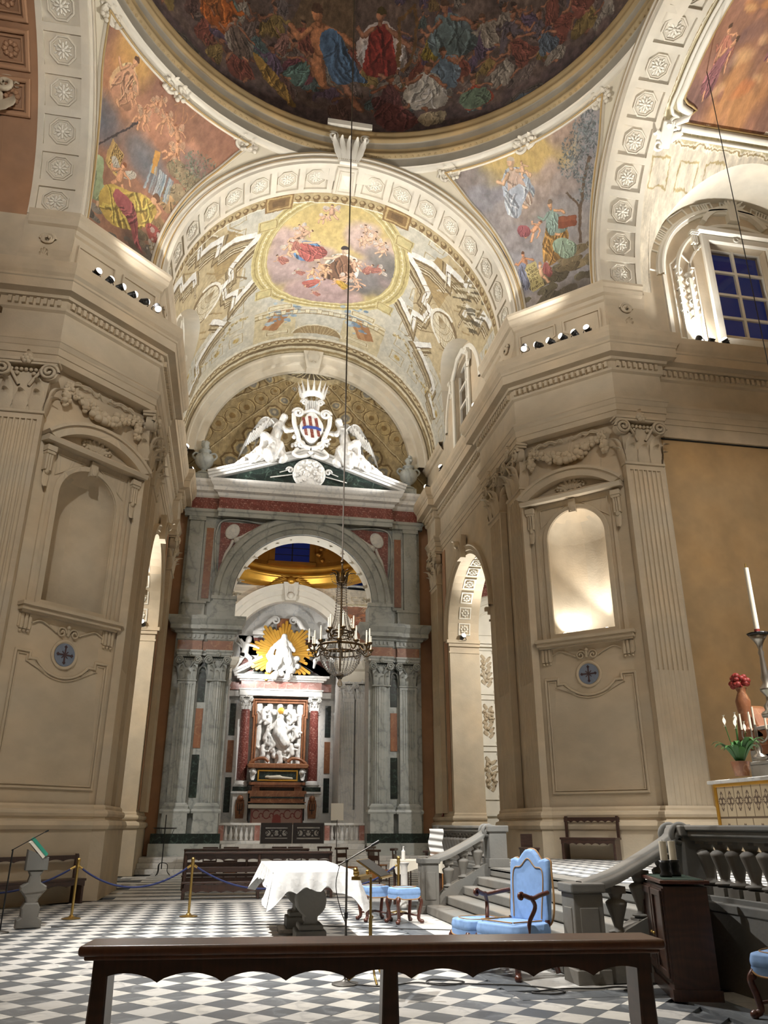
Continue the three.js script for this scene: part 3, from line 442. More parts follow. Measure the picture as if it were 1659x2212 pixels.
const domeTex = canvasTex(2048, 1024, (x, w, h) => {
  const X = (az) => (az + 75) / 150 * w, Y = (el) => h - el / 60 * h, S = 17;
  x.fillStyle = rgb([92, 78, 70]); x.fillRect(0, 0, w, h);
  for (let i = 0; i < 260; i++) softBlob(x, rnd() * w, rnd() * h, rr(40, 150), [[96, 80, 72], [74, 62, 60], [112, 92, 82], [84, 72, 72], [124, 104, 92]][i % 5], 0.4, 0.6);
  for (let az = -74; az < 75; az += 5) cloud(x, X(az + rr(-2, 2)), Y(rr(1, 6)), rr(60, 95), [74, 62, 62]);
  for (let az = -72; az < 75; az += 7) cloud(x, X(az + rr(-2, 2)), Y(rr(8, 14)), rr(50, 90), [98, 82, 78], 10);
  for (let i = 0; i < 34; i++) cloud(x, rnd() * w, Y(rr(20, 58)), rr(50, 100), [118, 100, 90], 9);
  x.fillStyle = rgb([104, 84, 62]); x.beginPath(); x.moveTo(X(-14), Y(42)); x.lineTo(X(-1), Y(42)); x.lineTo(X(1), Y(17)); x.lineTo(X(-22), Y(14)); x.fill();
  const skin = [162, 110, 82];
  // crowd behind
  for (let i = 0; i < 130; i++) { const az = rr(-72, 72), el = rr(14, 56); if (abs(az + 8) < 12 && el < 36) continue; figure(x, X(az), Y(el), rr(70, 120), { skin: shadeC(skin, rr(0.7, 0.95)), robe: [[92, 84, 82], [100, 62, 54], [78, 92, 90], [118, 96, 60], [84, 72, 92], [110, 104, 96]][i % 6], rot: rr(-0.3, 0.3), flip: i % 2 ? 1 : -1, sit: i % 3 === 0, hair: [58, 46, 40] }); }
  for (const az of [-66, -44, 46, 68]) { for (let i = 0; i < 3; i++) { x.strokeStyle = rgb([[64, 60, 54], [96, 92, 80], [52, 48, 44]][i]); x.lineWidth = 22 - i * 7; x.beginPath(); x.ellipse(X(az), Y(-4.5), 110, 150, 0, PI, 2 * PI); x.stroke(); } x.fillStyle = rgb([70, 84, 92]); x.beginPath(); x.ellipse(X(az), Y(-4.5), 96, 136, 0, PI, 2 * PI); x.fill(); x.strokeStyle = rgb([30, 32, 34]); x.lineWidth = 3; for (const d of [-50, 0, 50]) { x.beginPath(); x.moveTo(X(az) + d, Y(-4)); x.lineTo(X(az) + d, Y(4)); x.stroke(); } }
  for (let i = 0; i < 70; i++) { const az = -72 + i * 2.08 + rr(-1, 1), el = 5 + (i * 7 % 17); figure(x, X(az), Y(el), rr(110, 170), { skin: shadeC(skin, rr(0.75, 1)), robe: [[104, 92, 86], [118, 66, 54], [84, 104, 104], [128, 108, 62], [92, 78, 98], [140, 132, 120], [90, 66, 60]][i % 7], cloak: i % 3 ? undefined : [96, 82, 76], rot: rr(-0.5, 0.5), flip: i % 2 ? 1 : -1, sit: i % 2 === 0, hair: [58, 46, 40] }); if (i % 4 === 0) cloud(x, X(az), Y(el), 60, [100, 84, 80], 7); }
  // foreground groups
  figure(x, X(-37), Y(13.5), 210, { skin, robe: [178, 96, 42], cloak: [92, 112, 104], flip: -1, sit: true });
  figure(x, X(-29), Y(11), 170, { skin, robe: [104, 90, 80], cloak: [150, 140, 128], rot: -0.4 });
  drape(x, [[X(-27), Y(15)], [X(-20), Y(13)], [X(-12), Y(4)], [X(-18), Y(6)], [X(-25), Y(11)]], [150, 118, 58], 8);
  figure(x, X(-16), Y(12), 170, { skin, robe: [92, 124, 116], cloak: [118, 70, 80], rot: 0.5, flip: -1 });
  figure(x, X(-20), Y(18), 120, { skin, robe: [150, 110, 100], rot: 0.2 });
  limb(x, [[X(-2), Y(15)], [X(3), Y(9)]], 26, skin); figure(x, X(-5), Y(15), 330, { skin: [186, 124, 84], robe: [70, 98, 128], rot: -0.32, nude: true });
  drape(x, [[X(-10), Y(28)], [X(-4), Y(29)], [X(0), Y(22)], [X(6), Y(16)], [X(1), Y(17)], [X(-3), Y(14)], [X(-8), Y(20)]], [72, 102, 132], 9);
  figure(x, X(8), Y(19), 290, { skin, robe: [132, 46, 40], cloak: [206, 190, 180], hair: [70, 60, 30] });
  x.strokeStyle = rgb([112, 82, 48]); x.lineWidth = 13; x.beginPath(); x.moveTo(X(14), Y(20)); x.quadraticCurveTo(X(19.5), Y(24), X(18.5), Y(36)); x.moveTo(X(13), Y(21)); x.lineTo(X(14), Y(33)); x.quadraticCurveTo(X(16), Y(33), X(18.5), Y(36)); x.stroke();
  figure(x, X(22), Y(22), 170, { skin, robe: [140, 122, 50], rot: 0.3 });
  figure(x, X(28), Y(21), 250, { skin, robe: [92, 110, 110], cloak: [100, 118, 122], sit: true });
  figure(x, X(26), Y(13.5), 190, { skin, robe: [96, 116, 130], cloak: [110, 128, 140], flip: -1 });
  figure(x, X(19), Y(9), 220, { skin, robe: [206, 200, 186], cloak: [178, 172, 158], sit: true, rot: 0.15 });
  figure(x, X(11), Y(9), 170, { skin: [136, 84, 60], robe: [92, 56, 56], sit: true, flip: -1 });
  drape(x, [[X(6), Y(9)], [X(12), Y(12)], [X(19), Y(6)], [X(16), Y(2.5)], [X(8), Y(3)]], [98, 54, 52], 9);
  drape(x, [[X(17), Y(7)], [X(25), Y(8)], [X(26), Y(4)], [X(19), Y(3)]], [160, 146, 116], 6);
  figure(x, X(33), Y(5.5), 160, { skin, robe: [148, 64, 46], sit: true }); drape(x, [[X(28), Y(11)], [X(35), Y(12)], [X(38), Y(6)], [X(31), Y(5)]], [98, 120, 98], 6);
  for (let i = 0; i < 12; i++) figure(x, X(rr(34, 66)), Y(rr(10, 26)), rr(120, 190), { skin, robe: [[92, 84, 90], [120, 70, 58], [120, 112, 64], [84, 98, 110], [150, 140, 126]][i % 5], cloak: i % 2 ? [90, 76, 70] : undefined, rot: rr(-0.4, 0.4), sit: i % 2 === 0 });
  for (let i = 0; i < 10; i++) figure(x, X(rr(-68, -38)), Y(rr(9, 40)), rr(120, 190), { skin, robe: [[150, 88, 44], [92, 84, 90], [96, 118, 110]][i % 3], rot: rr(-0.4, 0.4), sit: i % 2 === 0 });
  painterly(x, w, h, 9, 0.45, [96, 76, 62], 0.22);
}, true);
domeTex.wrapS = THREE.MirroredRepeatWrapping;

const PX = 142;
function pendTex(paint) { return canvasTex(1280, 810, (x, w, h) => { paint(x, (l) => (l + 4.5) * PX, (y) => (22.7 - y) * PX); painterly(x, w, h, 6, 0.2, [150, 126, 104], 0.2); pendFrame(x, (l) => (l + 4.5) * PX, (y) => (22.7 - y) * PX, framePath()); grime(x, w, h, 40, [70, 56, 46], 0.08); }); }
const creamC = [206, 196, 172];
function framePath() { const a = [], b = [], lt = (t, v) => { const p = pendPoint(1, t, v), u = p[3] * sin(p[4]), w = p[3] * cos(p[4]); return [(u - w) / sqrt(2), p[1]]; }; for (let i = 0; i <= 24; i++) { const v = 0.03 + i / 24 * 0.925; a.push(lt(insetP(v) * 0.8, v)); b.push(lt(1 - insetP(v) * 0.8, v)); } return [...a, ...b.reverse()]; }
function pendFrame(x, X, Y, path) { x.save(); x.fillStyle = rgb(creamC); x.beginPath(); x.rect(0, 0, 1280, 810); x.moveTo(X(path[0][0]), Y(path[0][1])); for (let i = 1; i < path.length; i++) x.lineTo(X(path[i][0]), Y(path[i][1])); x.closePath(); x.fill('evenodd'); x.restore(); }
function rocks(x, X, Y, l0, l1, y0, y1, c, n) { for (let i = 0; i < n; i++) { const l = rr(l0, l1), y = rr(y0, y1), r = rr(0.12, 0.4); drape(x, Array.from({ length: 6 }, (_, k) => [X(l + r * cos(k) * rr(0.8, 1.3)), Y(y + r * 0.6 * sin(k) * rr(0.8, 1.2))]), shadeC(c, rr(0.75, 1.25)), 3); } }
function foliage(x, X, Y, l, y, r, c, n) { for (let i = 0; i < n; i++) { const a = rr(0, 6.3), d = r * sqrt(rnd()); blob(x, X(l + d * cos(a)), Y(y + d * sin(a) * 0.7), rr(2, 7), shadeC(c, rr(0.65, 1.4)), 0.8, 0.5, rr(0, 3)); } }
const pendPath = (() => { const L = []; for (let i = 0; i <= 20; i++) { const y = 17.15 + i / 20 * 5.25, ua = sqrt(max(0, 5.85 ** 2 - (y - 17) ** 2)); L.push([(7.7 - ua) / sqrt(2), y]); } return L; })();   // half width of the surface at each height
const pendL = pendTex((x, X, Y) => {
  x.fillStyle = rgb([150, 108, 86]); x.fillRect(0, 0, 1280, 810);
  for (let i = 0; i < 90; i++) softBlob(x, rnd() * 1280, rnd() * 560, rr(50, 140), [[166, 112, 88], [142, 98, 84], [178, 122, 92], [150, 102, 82]][i % 4], 0.35, 0.7);
  softBlob(x, X(-1.5), Y(22.2), 130, [222, 176, 92], 0.85); softBlob(x, X(-1.7), Y(21.4), 140, [206, 140, 90], 0.5);
  for (let i = 0; i < 26; i++) { const l = rr(-2.6, 1.2), y = rr(20.6, 22.6); x.strokeStyle = rgb([226, 160, 100], rr(0.2, 0.6)); x.lineWidth = rr(2, 6); x.beginPath(); x.moveTo(X(l), Y(y)); x.quadraticCurveTo(X(l + 0.15), Y(y + 0.2), X(l + rr(-0.1, 0.2)), Y(y + rr(0.3, 0.6))); x.stroke(); }
  cloud(x, X(-1.2), Y(21.2), 120, [206, 150, 116]); cloud(x, X(-0.2), Y(21.2), 130, [196, 138, 108]); cloud(x, X(0.9), Y(21.2), 110, [196, 140, 112]);
  softBlob(x, X(-1.6), Y(20.3), 130, [92, 104, 118], 0.9, 0.8, 0.6); softBlob(x, X(0.1), Y(20.2), 190, [104, 116, 126], 0.9, 0.5, 0.35); softBlob(x, X(1.5), Y(21.0), 120, [112, 104, 108], 0.6, 0.6);
  figure(x, X(-1.45), Y(21.0), 185, { skin: [214, 160, 120], robe: [206, 150, 116], cloak: [222, 178, 130], sit: true });
  for (const [l, y, s] of [[-0.7, 20.85, 84], [-0.3, 20.95, 80], [0.05, 21.2, 84], [-0.9, 21.25, 76], [0.9, 21.15, 104], [1.0, 20.75, 96], [0.45, 20.7, 76], [-0.1, 21.6, 70], [0.4, 21.5, 66], [-0.55, 21.4, 70]]) figure(x, X(l), Y(y), s, { skin: [214, 158, 118], nude: true, wings: [206, 160, 128], rot: rr(-1, 1), hair: [150, 96, 64] });
  x.save(); x.translate(X(0.35), Y(20.35)); x.rotate(-0.2); x.fillStyle = rgb([206, 150, 74]); x.fillRect(-14, -50, 30, 90); x.restore();
  rocks(x, X, Y, 1.1, 2.6, 19.6, 20.9, [132, 118, 92], 26); rocks(x, X, Y, 0.9, 2, 18.4, 19.9, [150, 122, 86], 16);
  for (let i = 0; i < 40; i++) { x.strokeStyle = rgb([[150, 172, 180], [196, 206, 206], [112, 138, 150]][i % 3], 0.7); x.lineWidth = rr(2, 5); const l = rr(0.2, 1.1); x.beginPath(); x.moveTo(X(l), Y(20.35 - l * 0.05)); x.quadraticCurveTo(X(l + 0.06), Y(20), X(l + 0.05), Y(19.5)); x.stroke(); }
  x.strokeStyle = rgb([58, 54, 56]); x.lineWidth = 16; x.beginPath(); x.moveTo(X(-2.1), Y(20.9)); x.quadraticCurveTo(X(-1.8), Y(20), X(-1.55), Y(19.2)); x.stroke(); x.lineWidth = 7; x.beginPath(); x.moveTo(X(-1.5), Y(19.6)); x.lineTo(X(-0.6), Y(21)); x.stroke();
  foliage(x, X, Y, 1.7, 21.15, 0.55, [98, 112, 96], 160); foliage(x, X, Y, 1.4, 20.7, 0.6, [112, 116, 92], 100);
  rocks(x, X, Y, -1.8, 2.2, 17.1, 18.5, [104, 100, 92], 40); rocks(x, X, Y, 0.2, 1.6, 17.2, 18.2, [122, 108, 84], 14);
  softBlob(x, X(0.6), Y(17.6), 130, [60, 54, 50], 0.7, 0.6, 0.5);
  // tablet
  x.save(); x.translate(X(-0.98), Y(20.1)); x.transform(1, 0.35, 0, 1, 0, 0); x.fillStyle = rgb([206, 172, 104]); x.fillRect(-18, 0, 70, 104); x.fillStyle = rgb([184, 150, 92]); x.fillRect(-18, 0, 13, 104); x.fillStyle = rgb([64, 46, 26]); x.font = 'bold 22px serif'; ['VIDI', 'IGNE', 'DES', 'OPER', 'DEO'].forEach((t, i) => x.fillText(t, 0, 20 + i * 19)); x.restore();
  figure(x, X(-0.5), Y(18.75), 150, { skin: [214, 156, 116], nude: true, wings: [196, 188, 170], cloak: undefined, hair: [120, 72, 46] });
  figure(x, X(-1.1), Y(18.0), 140, { skin: [206, 168, 132], nude: true, hair: [150, 116, 80] }); drape(x, [[X(-1.5), Y(19.4)], [X(-1.15), Y(19.5)], [X(-1.0), Y(18.9)], [X(-0.7), Y(18.3)], [X(-1.3), Y(18)], [X(-1.5), Y(18.7)]], [150, 168, 128], 5);
  drape(x, [[X(-0.9), Y(18.9)], [X(-0.2), Y(19.1)], [X(0.5), Y(19.4)], [X(0.95), Y(19.2)], [X(0.9), Y(18.6)], [X(0.3), Y(18.0)], [X(-0.5), Y(17.7)], [X(-1), Y(18.2)]], [190, 160, 80], 14);
  drape(x, [[X(-0.6), Y(18.95)], [X(0.1), Y(18.9)], [X(0.45), Y(18.4)], [X(0.5), Y(17.9)], [X(0.9), Y(17.5)], [X(0.5), Y(17.6)], [X(0.1), Y(18.3)], [X(-0.5), Y(18.5)]], [142, 74, 76], 7);
  drape(x, [[X(0.6), Y(18.6)], [X(1.2), Y(18.7)], [X(1.4), Y(18.2)], [X(0.9), Y(18.1)]], [146, 70, 64], 5);
  blob(x, X(0.75), Y(19.42), 22, [206, 152, 110]); blob(x, X(0.77), Y(19.5), 20, [92, 66, 48], 0.9); blob(x, X(0.7), Y(19.38), 14, [220, 170, 130]); limb(x, [[X(0.95), Y(18.9)], [X(1.05), Y(19.15)], [X(0.85), Y(19.3)]], 18, [206, 152, 110]);
  for (let i = 0; i < 26; i++) blob(x, X(rr(0.9, 1.5)), Y(rr(17.8, 18.5)), rr(4, 12), [186, 182, 170], 0.7);
});
const pendR = pendTex((x, X, Y) => {
  x.fillStyle = rgb([148, 146, 148]); x.fillRect(0, 0, 1280, 810);
  for (let i = 0; i < 90; i++) softBlob(x, rnd() * 1280, rnd() * 760, rr(50, 140), [[138, 140, 148], [156, 148, 142], [126, 132, 146], [166, 158, 148]][i % 4], 0.35, 0.7);
  softBlob(x, X(-0.3), Y(22.3), 230, [212, 182, 106], 1, 0.7); softBlob(x, X(0.5), Y(21.8), 190, [206, 176, 108], 0.9, 0.7); softBlob(x, X(-0.9), Y(22.5), 150, [214, 186, 116], 0.9, 0.5);
  for (const [l, y, r, c] of [[-2.2, 22.0, 120, [148, 140, 138]], [-1.7, 21.2, 130, [142, 142, 150]], [-1.2, 20.6, 120, [156, 150, 150]], [0.4, 21.2, 110, [176, 156, 142]], [-0.2, 20.8, 120, [168, 154, 146]], [1, 20.9, 90, [160, 148, 142]], [1.2, 22.4, 120, [176, 152, 136]], [-0.9, 19.9, 100, [142, 138, 140]]]) cloud(x, X(l), Y(y), r, c, 16);
  figure(x, X(-0.65), Y(20.75), 225, { skin: [222, 184, 148], robe: [206, 178, 160], cloak: [176, 190, 206], hair: [206, 190, 170] });
  figure(x, X(-0.3), Y(21.55), 70, { skin: [226, 186, 150], nude: true, hair: [170, 130, 90] });
  drape(x, [[X(-1.2), Y(21.3)], [X(-0.6), Y(21.5)], [X(-0.2), Y(21.2)], [X(-0.6), Y(20.9)], [X(-0.8), Y(20.4)], [X(-1.2), Y(20.7)]], [178, 190, 204], 7);
  x.strokeStyle = rgb([92, 78, 64]); x.lineWidth = 15; x.beginPath(); x.moveTo(X(1.0), Y(18.9)); x.quadraticCurveTo(X(1.1), Y(19.8), X(1.35), Y(20.2)); x.quadraticCurveTo(X(1.5), Y(20.8), X(1.9), Y(21.2)); x.stroke(); x.lineWidth = 8; x.beginPath(); x.moveTo(X(1.25), Y(20)); x.lineTo(X(0.9), Y(20.6)); x.stroke();
  for (const [l, y, r, n] of [[1.7, 21.7, 0.6, 260], [2.3, 21.5, 0.6, 240], [1.3, 21.3, 0.5, 160], [2.0, 22.1, 0.4, 140], [1.7, 20.8, 0.45, 140], [2.0, 20.6, 0.3, 80], [1.5, 20.3, 0.35, 80]]) foliage(x, X, Y, l, y, r, [92, 104, 108], n);
  rocks(x, X, Y, -1.6, 2, 17.1, 18.4, [92, 88, 70], 46); rocks(x, X, Y, 0.2, 1.5, 18.2, 18.9, [124, 112, 84], 16); softBlob(x, X(0.6), Y(17.3), 180, [54, 50, 44], 0.7, 0.5);
  drape(x, [[X(-0.05), Y(19.9)], [X(0.4), Y(20.2)], [X(0.7), Y(19.7)], [X(0.55), Y(18.9)], [X(-0.1), Y(18.5)], [X(-0.4), Y(18.8)]], [164, 124, 66], 13);
  drape(x, [[X(0.1), Y(19.4)], [X(0.6), Y(19.3)], [X(0.95), Y(18.7)], [X(0.5), Y(18.5)], [X(0.1), Y(18.9)]], [142, 168, 146], 10);
  figure(x, X(0.25), Y(19.5), 160, { skin: [204, 156, 116], robe: [130, 156, 146], hair: [110, 96, 82], sit: true });
  x.save(); x.translate(X(0.45), Y(20)); x.rotate(0.25); x.fillStyle = rgb([124, 66, 46]); x.fillRect(0, 0, 90, 48); x.fillStyle = rgb([142, 80, 56]); x.fillRect(4, 3, 82, 20); x.restore();
  figure(x, X(-0.7), Y(19.75), 100, { skin: [214, 160, 124], nude: true, rot: 1.0, hair: [120, 84, 60] }); drape(x, [[X(-1.0), Y(20.3)], [X(-0.6), Y(20.2)], [X(-0.5), Y(19.8)], [X(-0.9), Y(19.85)]], [150, 84, 92], 5);
  figure(x, X(-0.95), Y(18.5), 130, { skin: [196, 138, 102], nude: true, hair: [92, 60, 42] }); drape(x, [[X(-1.25), Y(19.0)], [X(-0.9), Y(19.1)], [X(-0.8), Y(18.2)], [X(-1.1), Y(17.9)]], [110, 118, 140], 6);
  figure(x, X(-0.45), Y(18.0), 115, { skin: [226, 180, 142], nude: true, hair: [170, 130, 92], wings: [178, 170, 160] }); drape(x, [[X(-0.4), Y(18.7)], [X(-0.15), Y(18.8)], [X(0.0), Y(18.2)], [X(-0.3), Y(18.2)]], [158, 88, 86], 4);
  x.save(); x.translate(X(-1.0), Y(18.85)); x.transform(1, -0.3, 0.2, 1, 0, 0); x.fillStyle = rgb([186, 174, 116]); x.beginPath(); x.moveTo(0, 14); x.lineTo(22, -4); x.lineTo(58, 8); x.lineTo(58, 142); x.lineTo(0, 142); x.fill(); x.fillStyle = rgb([44, 38, 24]); x.font = 'bold 19px serif'; ['ECCE', 'VIRGO', 'CONCI', 'PIET', '&', 'PARIET'].forEach((t, i) => x.fillText(t, i === 4 ? 24 : 3, 32 + i * 20, 54)); x.restore();
});
const VW = 2048, VS = VW / (5.6 * PI), VH = 1256;
const vaultTex = canvasTex(VW, VH, (x, w, h) => {
  const X = (U) => U * w, Z = (z) => (-21.7 - z) * VS, m = (d) => d * VS;
  x.fillStyle = rgb([204, 200, 184]); x.fillRect(0, 0, w, h);
  for (let i = 0; i < 80; i++) softBlob(x, rnd() * w, rnd() * h, rr(40, 150), [[222, 210, 180], [204, 188, 150], [226, 216, 190]][i % 3], 0.35);
  const line = (pts, lw, c) => { x.strokeStyle = rgb(c); x.lineWidth = lw; x.lineJoin = 'miter'; x.beginPath(); pts.forEach(([U, z], i) => i ? x.lineTo(X(U), Z(z)) : x.moveTo(X(U), Z(z))); x.stroke(); };
  const poly = (pts, c) => { x.fillStyle = rgb(c); x.beginPath(); pts.forEach(([U, z], i) => i ? x.lineTo(X(U), Z(z)) : x.moveTo(X(U), Z(z))); x.fill(); };
  const step = (pts) => { for (const d of [0.5, 0.36]) { line(pts.map(([a, b]) => [a, b - d]), 12, [120, 98, 62]); line(pts.map(([a, b]) => [a, b - d + 0.05]), 5, [236, 226, 196]); } line(pts, 64, [112, 92, 60]); line(pts.map(([a, b]) => [a, b + 0.05]), 50, [166, 146, 108]); line(pts.map(([a, b]) => [a, b + 0.12]), 34, [132, 110, 74]); line(pts.map(([a, b]) => [a, b + 0.2]), 30, [252, 249, 240]); line(pts.map(([a, b]) => [a, b - 0.02]), 5, [84, 68, 46]); line(pts.map(([a, b]) => [a, b - 0.2]), 4, [220, 206, 168]); };
  // panelled ground of the sides
  for (const s of [0, 1]) { const f = (U) => s ? 1 - U : U;
    for (let z = -22.2; z > -31; z -= 1.1) for (let U = 0.03; U < 0.34; U += 0.062) { x.strokeStyle = rgb([176, 156, 112]); x.lineWidth = 4; x.strokeRect(X(f(U)) - 40, Z(z) - 40, 80, 80); x.strokeStyle = rgb([236, 226, 196]); x.lineWidth = 2; x.strokeRect(X(f(U)) - 33, Z(z) - 33, 66, 66); if (rnd() < 0.5) { softBlob(x, X(f(U)), Z(z), 26, [196, 164, 84], 0.8); for (let i = 0; i < 7; i++) blob(x, X(f(U)) + rr(-14, 14), Z(z) + rr(-14, 14), rr(3, 7), [170, 136, 66], 0.8); } }
    poly([[f(0.05), -22], [f(0.24), -22], [f(0.30), -24.4], [f(0.27), -27.5], [f(0.1), -28.4], [f(0.05), -26]], [198, 178, 136]);
    poly([[f(0.2), -22.6], [f(0.27), -22.8], [f(0.29), -24.6], [f(0.22), -25]], [172, 146, 98]);
    for (let i = 0; i < 26; i++) { const U = rr(0.05, 0.29), z = rr(-22.3, -28); const a = f(U); x.fillStyle = rgb([[156, 130, 84], [120, 98, 62], [240, 232, 210]][i % 3], 0.8); x.save(); x.translate(X(a), Z(z)); x.rotate(s ? -0.75 : 0.75); x.fillRect(-rr(30, 70), -5, rr(60, 120), rr(5, 12)); x.restore(); }
    // stepped cornices seen from below
    step([[f(0.13), -22.2], [f(0.175), -22.3], [f(0.17), -22.9], [f(0.235), -23.0], [f(0.225), -23.6], [f(0.27), -23.5], [f(0.335), -23.75]]);
    step([[f(0.335), -23.8], [f(0.262), -24.9], [f(0.262), -25.6], [f(0.24), -25.7], [f(0.245), -26.5], [f(0.275), -26.6], [f(0.27), -27.3], [f(0.33), -26.2]]);
    step([[f(0.06), -22.6], [f(0.1), -22.8], [f(0.1), -23.4], [f(0.15), -23.6], [f(0.15), -24.2]]);
    step([[f(0.2), -27.4], [f(0.24), -28.2], [f(0.2), -28.6], [f(0.14), -29.2], [f(0.14), -30], [f(0.09), -30.4]]);
    // coffered shell
    const cx = X(f(0.178)), cz = Z(-25.7); x.save(); x.translate(cx, cz); x.rotate(s ? 0.5 : -0.5); x.fillStyle = rgb([120, 98, 66]); x.beginPath(); x.ellipse(0, 0, m(0.98), m(0.82), 0, 0, 7); x.fill(); x.fillStyle = rgb([228, 216, 184]); x.beginPath(); x.ellipse(0, m(0.06), m(0.86), m(0.68), 0, 0, 7); x.fill();
    x.strokeStyle = rgb([150, 128, 90]); for (let i = -4; i <= 4; i++) { x.lineWidth = 4; x.beginPath(); x.moveTo(m(0.7) * (s ? -1 : 1), 0); x.lineTo(-m(0.84) * (s ? -1 : 1) * cos(i * 0.3), m(0.66) * sin(i * 0.33)); x.stroke(); } for (let i = 1; i < 6; i++) { x.lineWidth = 3; x.beginPath(); x.ellipse(m(0.7) * (s ? -1 : 1), 0, m(0.27 * i), m(0.21 * i), 0, 0, 7); x.stroke(); }
    x.strokeStyle = rgb([248, 242, 224]); x.lineWidth = 16; x.beginPath(); x.ellipse(0, 0, m(0.98), m(0.82), 0, s ? 1.2 : -1.2, s ? 4.4 : 2.0); x.stroke(); x.restore();
    // curling garlands
    for (let i = 0; i < 60; i++) { const t = i / 60; blob(x, X(f(0.31 - 0.2 * t)) + rr(-8, 8), Z(-28.6 - 1.6 * t + 0.4 * sin(t * 9)) + rr(-8, 8), rr(4, 10), [[188, 166, 108], [150, 128, 80], [228, 216, 180]][i % 3], 0.9); }
  }
  if (true) { for (let i = 0; i < 40; i++) { x.fillStyle = rgb([[66, 56, 38], [110, 92, 58], [220, 208, 176]][i % 3], 0.75); x.save(); x.translate(X(rr(0.8, 0.9)), Z(rr(-21.8, -24))); x.rotate(-0.8); x.fillRect(-40, -6, 80, rr(6, 16)); x.restore(); } }
  // gold frame and central scene
  const mx = X(0.5), mz = Z(-25.2), rx = X(0.148), rz = m(3.0);
  x.fillStyle = rgb([198, 180, 118]); x.beginPath(); x.ellipse(mx, mz, rx * 1.26, rz * 1.14, 0, 0, 7); x.fill();
  for (let i = 0; i < 5; i++) { x.strokeStyle = rgb([[226, 210, 150], [158, 138, 84], [236, 224, 176], [170, 150, 92], [228, 214, 160]][i]); x.lineWidth = 5; x.beginPath(); x.ellipse(mx, mz, rx * (1.25 - i * 0.055), rz * (1.13 - i * 0.03), 0, 0, 7); x.stroke(); }
  for (let i = 0; i < 90; i++) { const a = i / 90 * 2 * PI; blob(x, mx + rx * 1.13 * cos(a), mz + rz * 1.065 * sin(a), 5, [236, 226, 184]); }
  for (const [a, b] of [[0.35, -23.2], [0.65, -23.2], [0.35, -27.3], [0.65, -27.3]]) { x.fillStyle = rgb([206, 190, 132]); x.fillRect(X(a) - 46, Z(b) - 34, 92, 68); x.strokeStyle = rgb([150, 128, 80]); x.lineWidth = 4; x.strokeRect(X(a) - 38, Z(b) - 26, 76, 52); }
  x.save(); x.beginPath(); x.ellipse(mx, mz, rx, rz, 0, 0, 7); x.clip();
  x.fillStyle = rgb([206, 182, 116]); x.fillRect(0, 0, w, h);
  for (let i = 0; i < 30; i++) softBlob(x, mx + rr(-rx, rx), mz + rr(-rz, 0), 70, [[226, 200, 130], [214, 184, 112]][i % 2], 0.4);
  for (const [a, b, r, c] of [[0.4, -24.2, 150, [206, 176, 166]], [0.58, -23.9, 150, [210, 182, 170]], [0.6, -25.4, 190, [168, 148, 144]], [0.4, -25.7, 190, [190, 164, 158]], [0.5, -26.4, 210, [178, 152, 148]], [0.58, -26.4, 150, [124, 118, 116]], [0.5, -27.4, 230, [184, 154, 150]], [0.62, -24.9, 120, [128, 122, 116]], [0.45, -25.0, 130, [198, 170, 160]]]) cloud(x, X(a), Z(b), r, c, 18);
  figure(x, X(0.465), Z(-25.5), 190, { skin: [224, 180, 146], robe: [176, 90, 82], cloak: [96, 134, 176], rot: -0.6, sit: true });
  figure(x, X(0.415), Z(-25.2), 110, { skin: [226, 180, 140], nude: true, wings: [214, 196, 176], rot: -0.3, hair: [80, 56, 40] }); figure(x, X(0.4), Z(-24.4), 90, { skin: [226, 180, 146], nude: true, rot: 0.8 });
  for (let i = 0; i < 9; i++) figure(x, X(rr(0.55, 0.6)), Z(rr(-23.6, -24.6)), rr(60, 90), { skin: [226, 184, 152], nude: true, rot: rr(-1, 1), wings: i % 2 ? [226, 206, 190] : undefined, robe: [206, 160, 150] });
  figure(x, X(0.53), Z(-26.6), 250, { skin: [226, 190, 160], robe: [122, 86, 64], cloak: [236, 228, 208], hair: [48, 40, 40], flip: -1, sit: true });
  for (let i = 0; i < 16; i++) { const a = rr(0, 6.3), q = rr(0.45, 0.9); figure(x, mx + rx * q * cos(a), mz + rz * q * sin(a), rr(56, 95), { skin: [218, 172, 140], nude: i % 3 > 0, robe: [[176, 110, 96], [120, 140, 170], [190, 150, 80]][i % 3], rot: rr(-1.2, 1.2), wings: i % 2 ? [214, 196, 180] : undefined }); }
  for (const [a, b] of [[0.485, -26.5], [0.5, -26.2], [0.46, -26.7]]) figure(x, X(a), Z(b), 90, { skin: [226, 176, 132], nude: true, rot: rr(-0.8, 0.8) });
  figure(x, X(0.45), Z(-27.1), 110, { skin: [222, 172, 136], robe: [196, 104, 92], rot: 1, cloak: [150, 176, 196] }); figure(x, X(0.55), Z(-27.0), 100, { skin: [226, 176, 132], robe: [214, 160, 60], rot: -0.9 });
  x.restore();
  // near gallery: balusters seen from below and two consoles
  x.fillStyle = rgb([150, 124, 84]); x.fillRect(0, 0, w, m(0.12)); x.fillStyle = rgb([190, 168, 122]); x.fillRect(0, m(0.12), w, m(0.42)); for (let U = 0.05; U < 0.96; U += 0.019) { blob(x, X(U), m(0.36), 15, [112, 86, 50]); blob(x, X(U) - 3, m(0.33), 9, [196, 170, 120]); blob(x, X(U), m(0.5), 9, [130, 102, 62]); } x.strokeStyle = rgb([246, 238, 214]); x.lineWidth = 6; x.beginPath(); x.moveTo(0, m(0.58)); x.lineTo(w, m(0.58)); x.stroke();
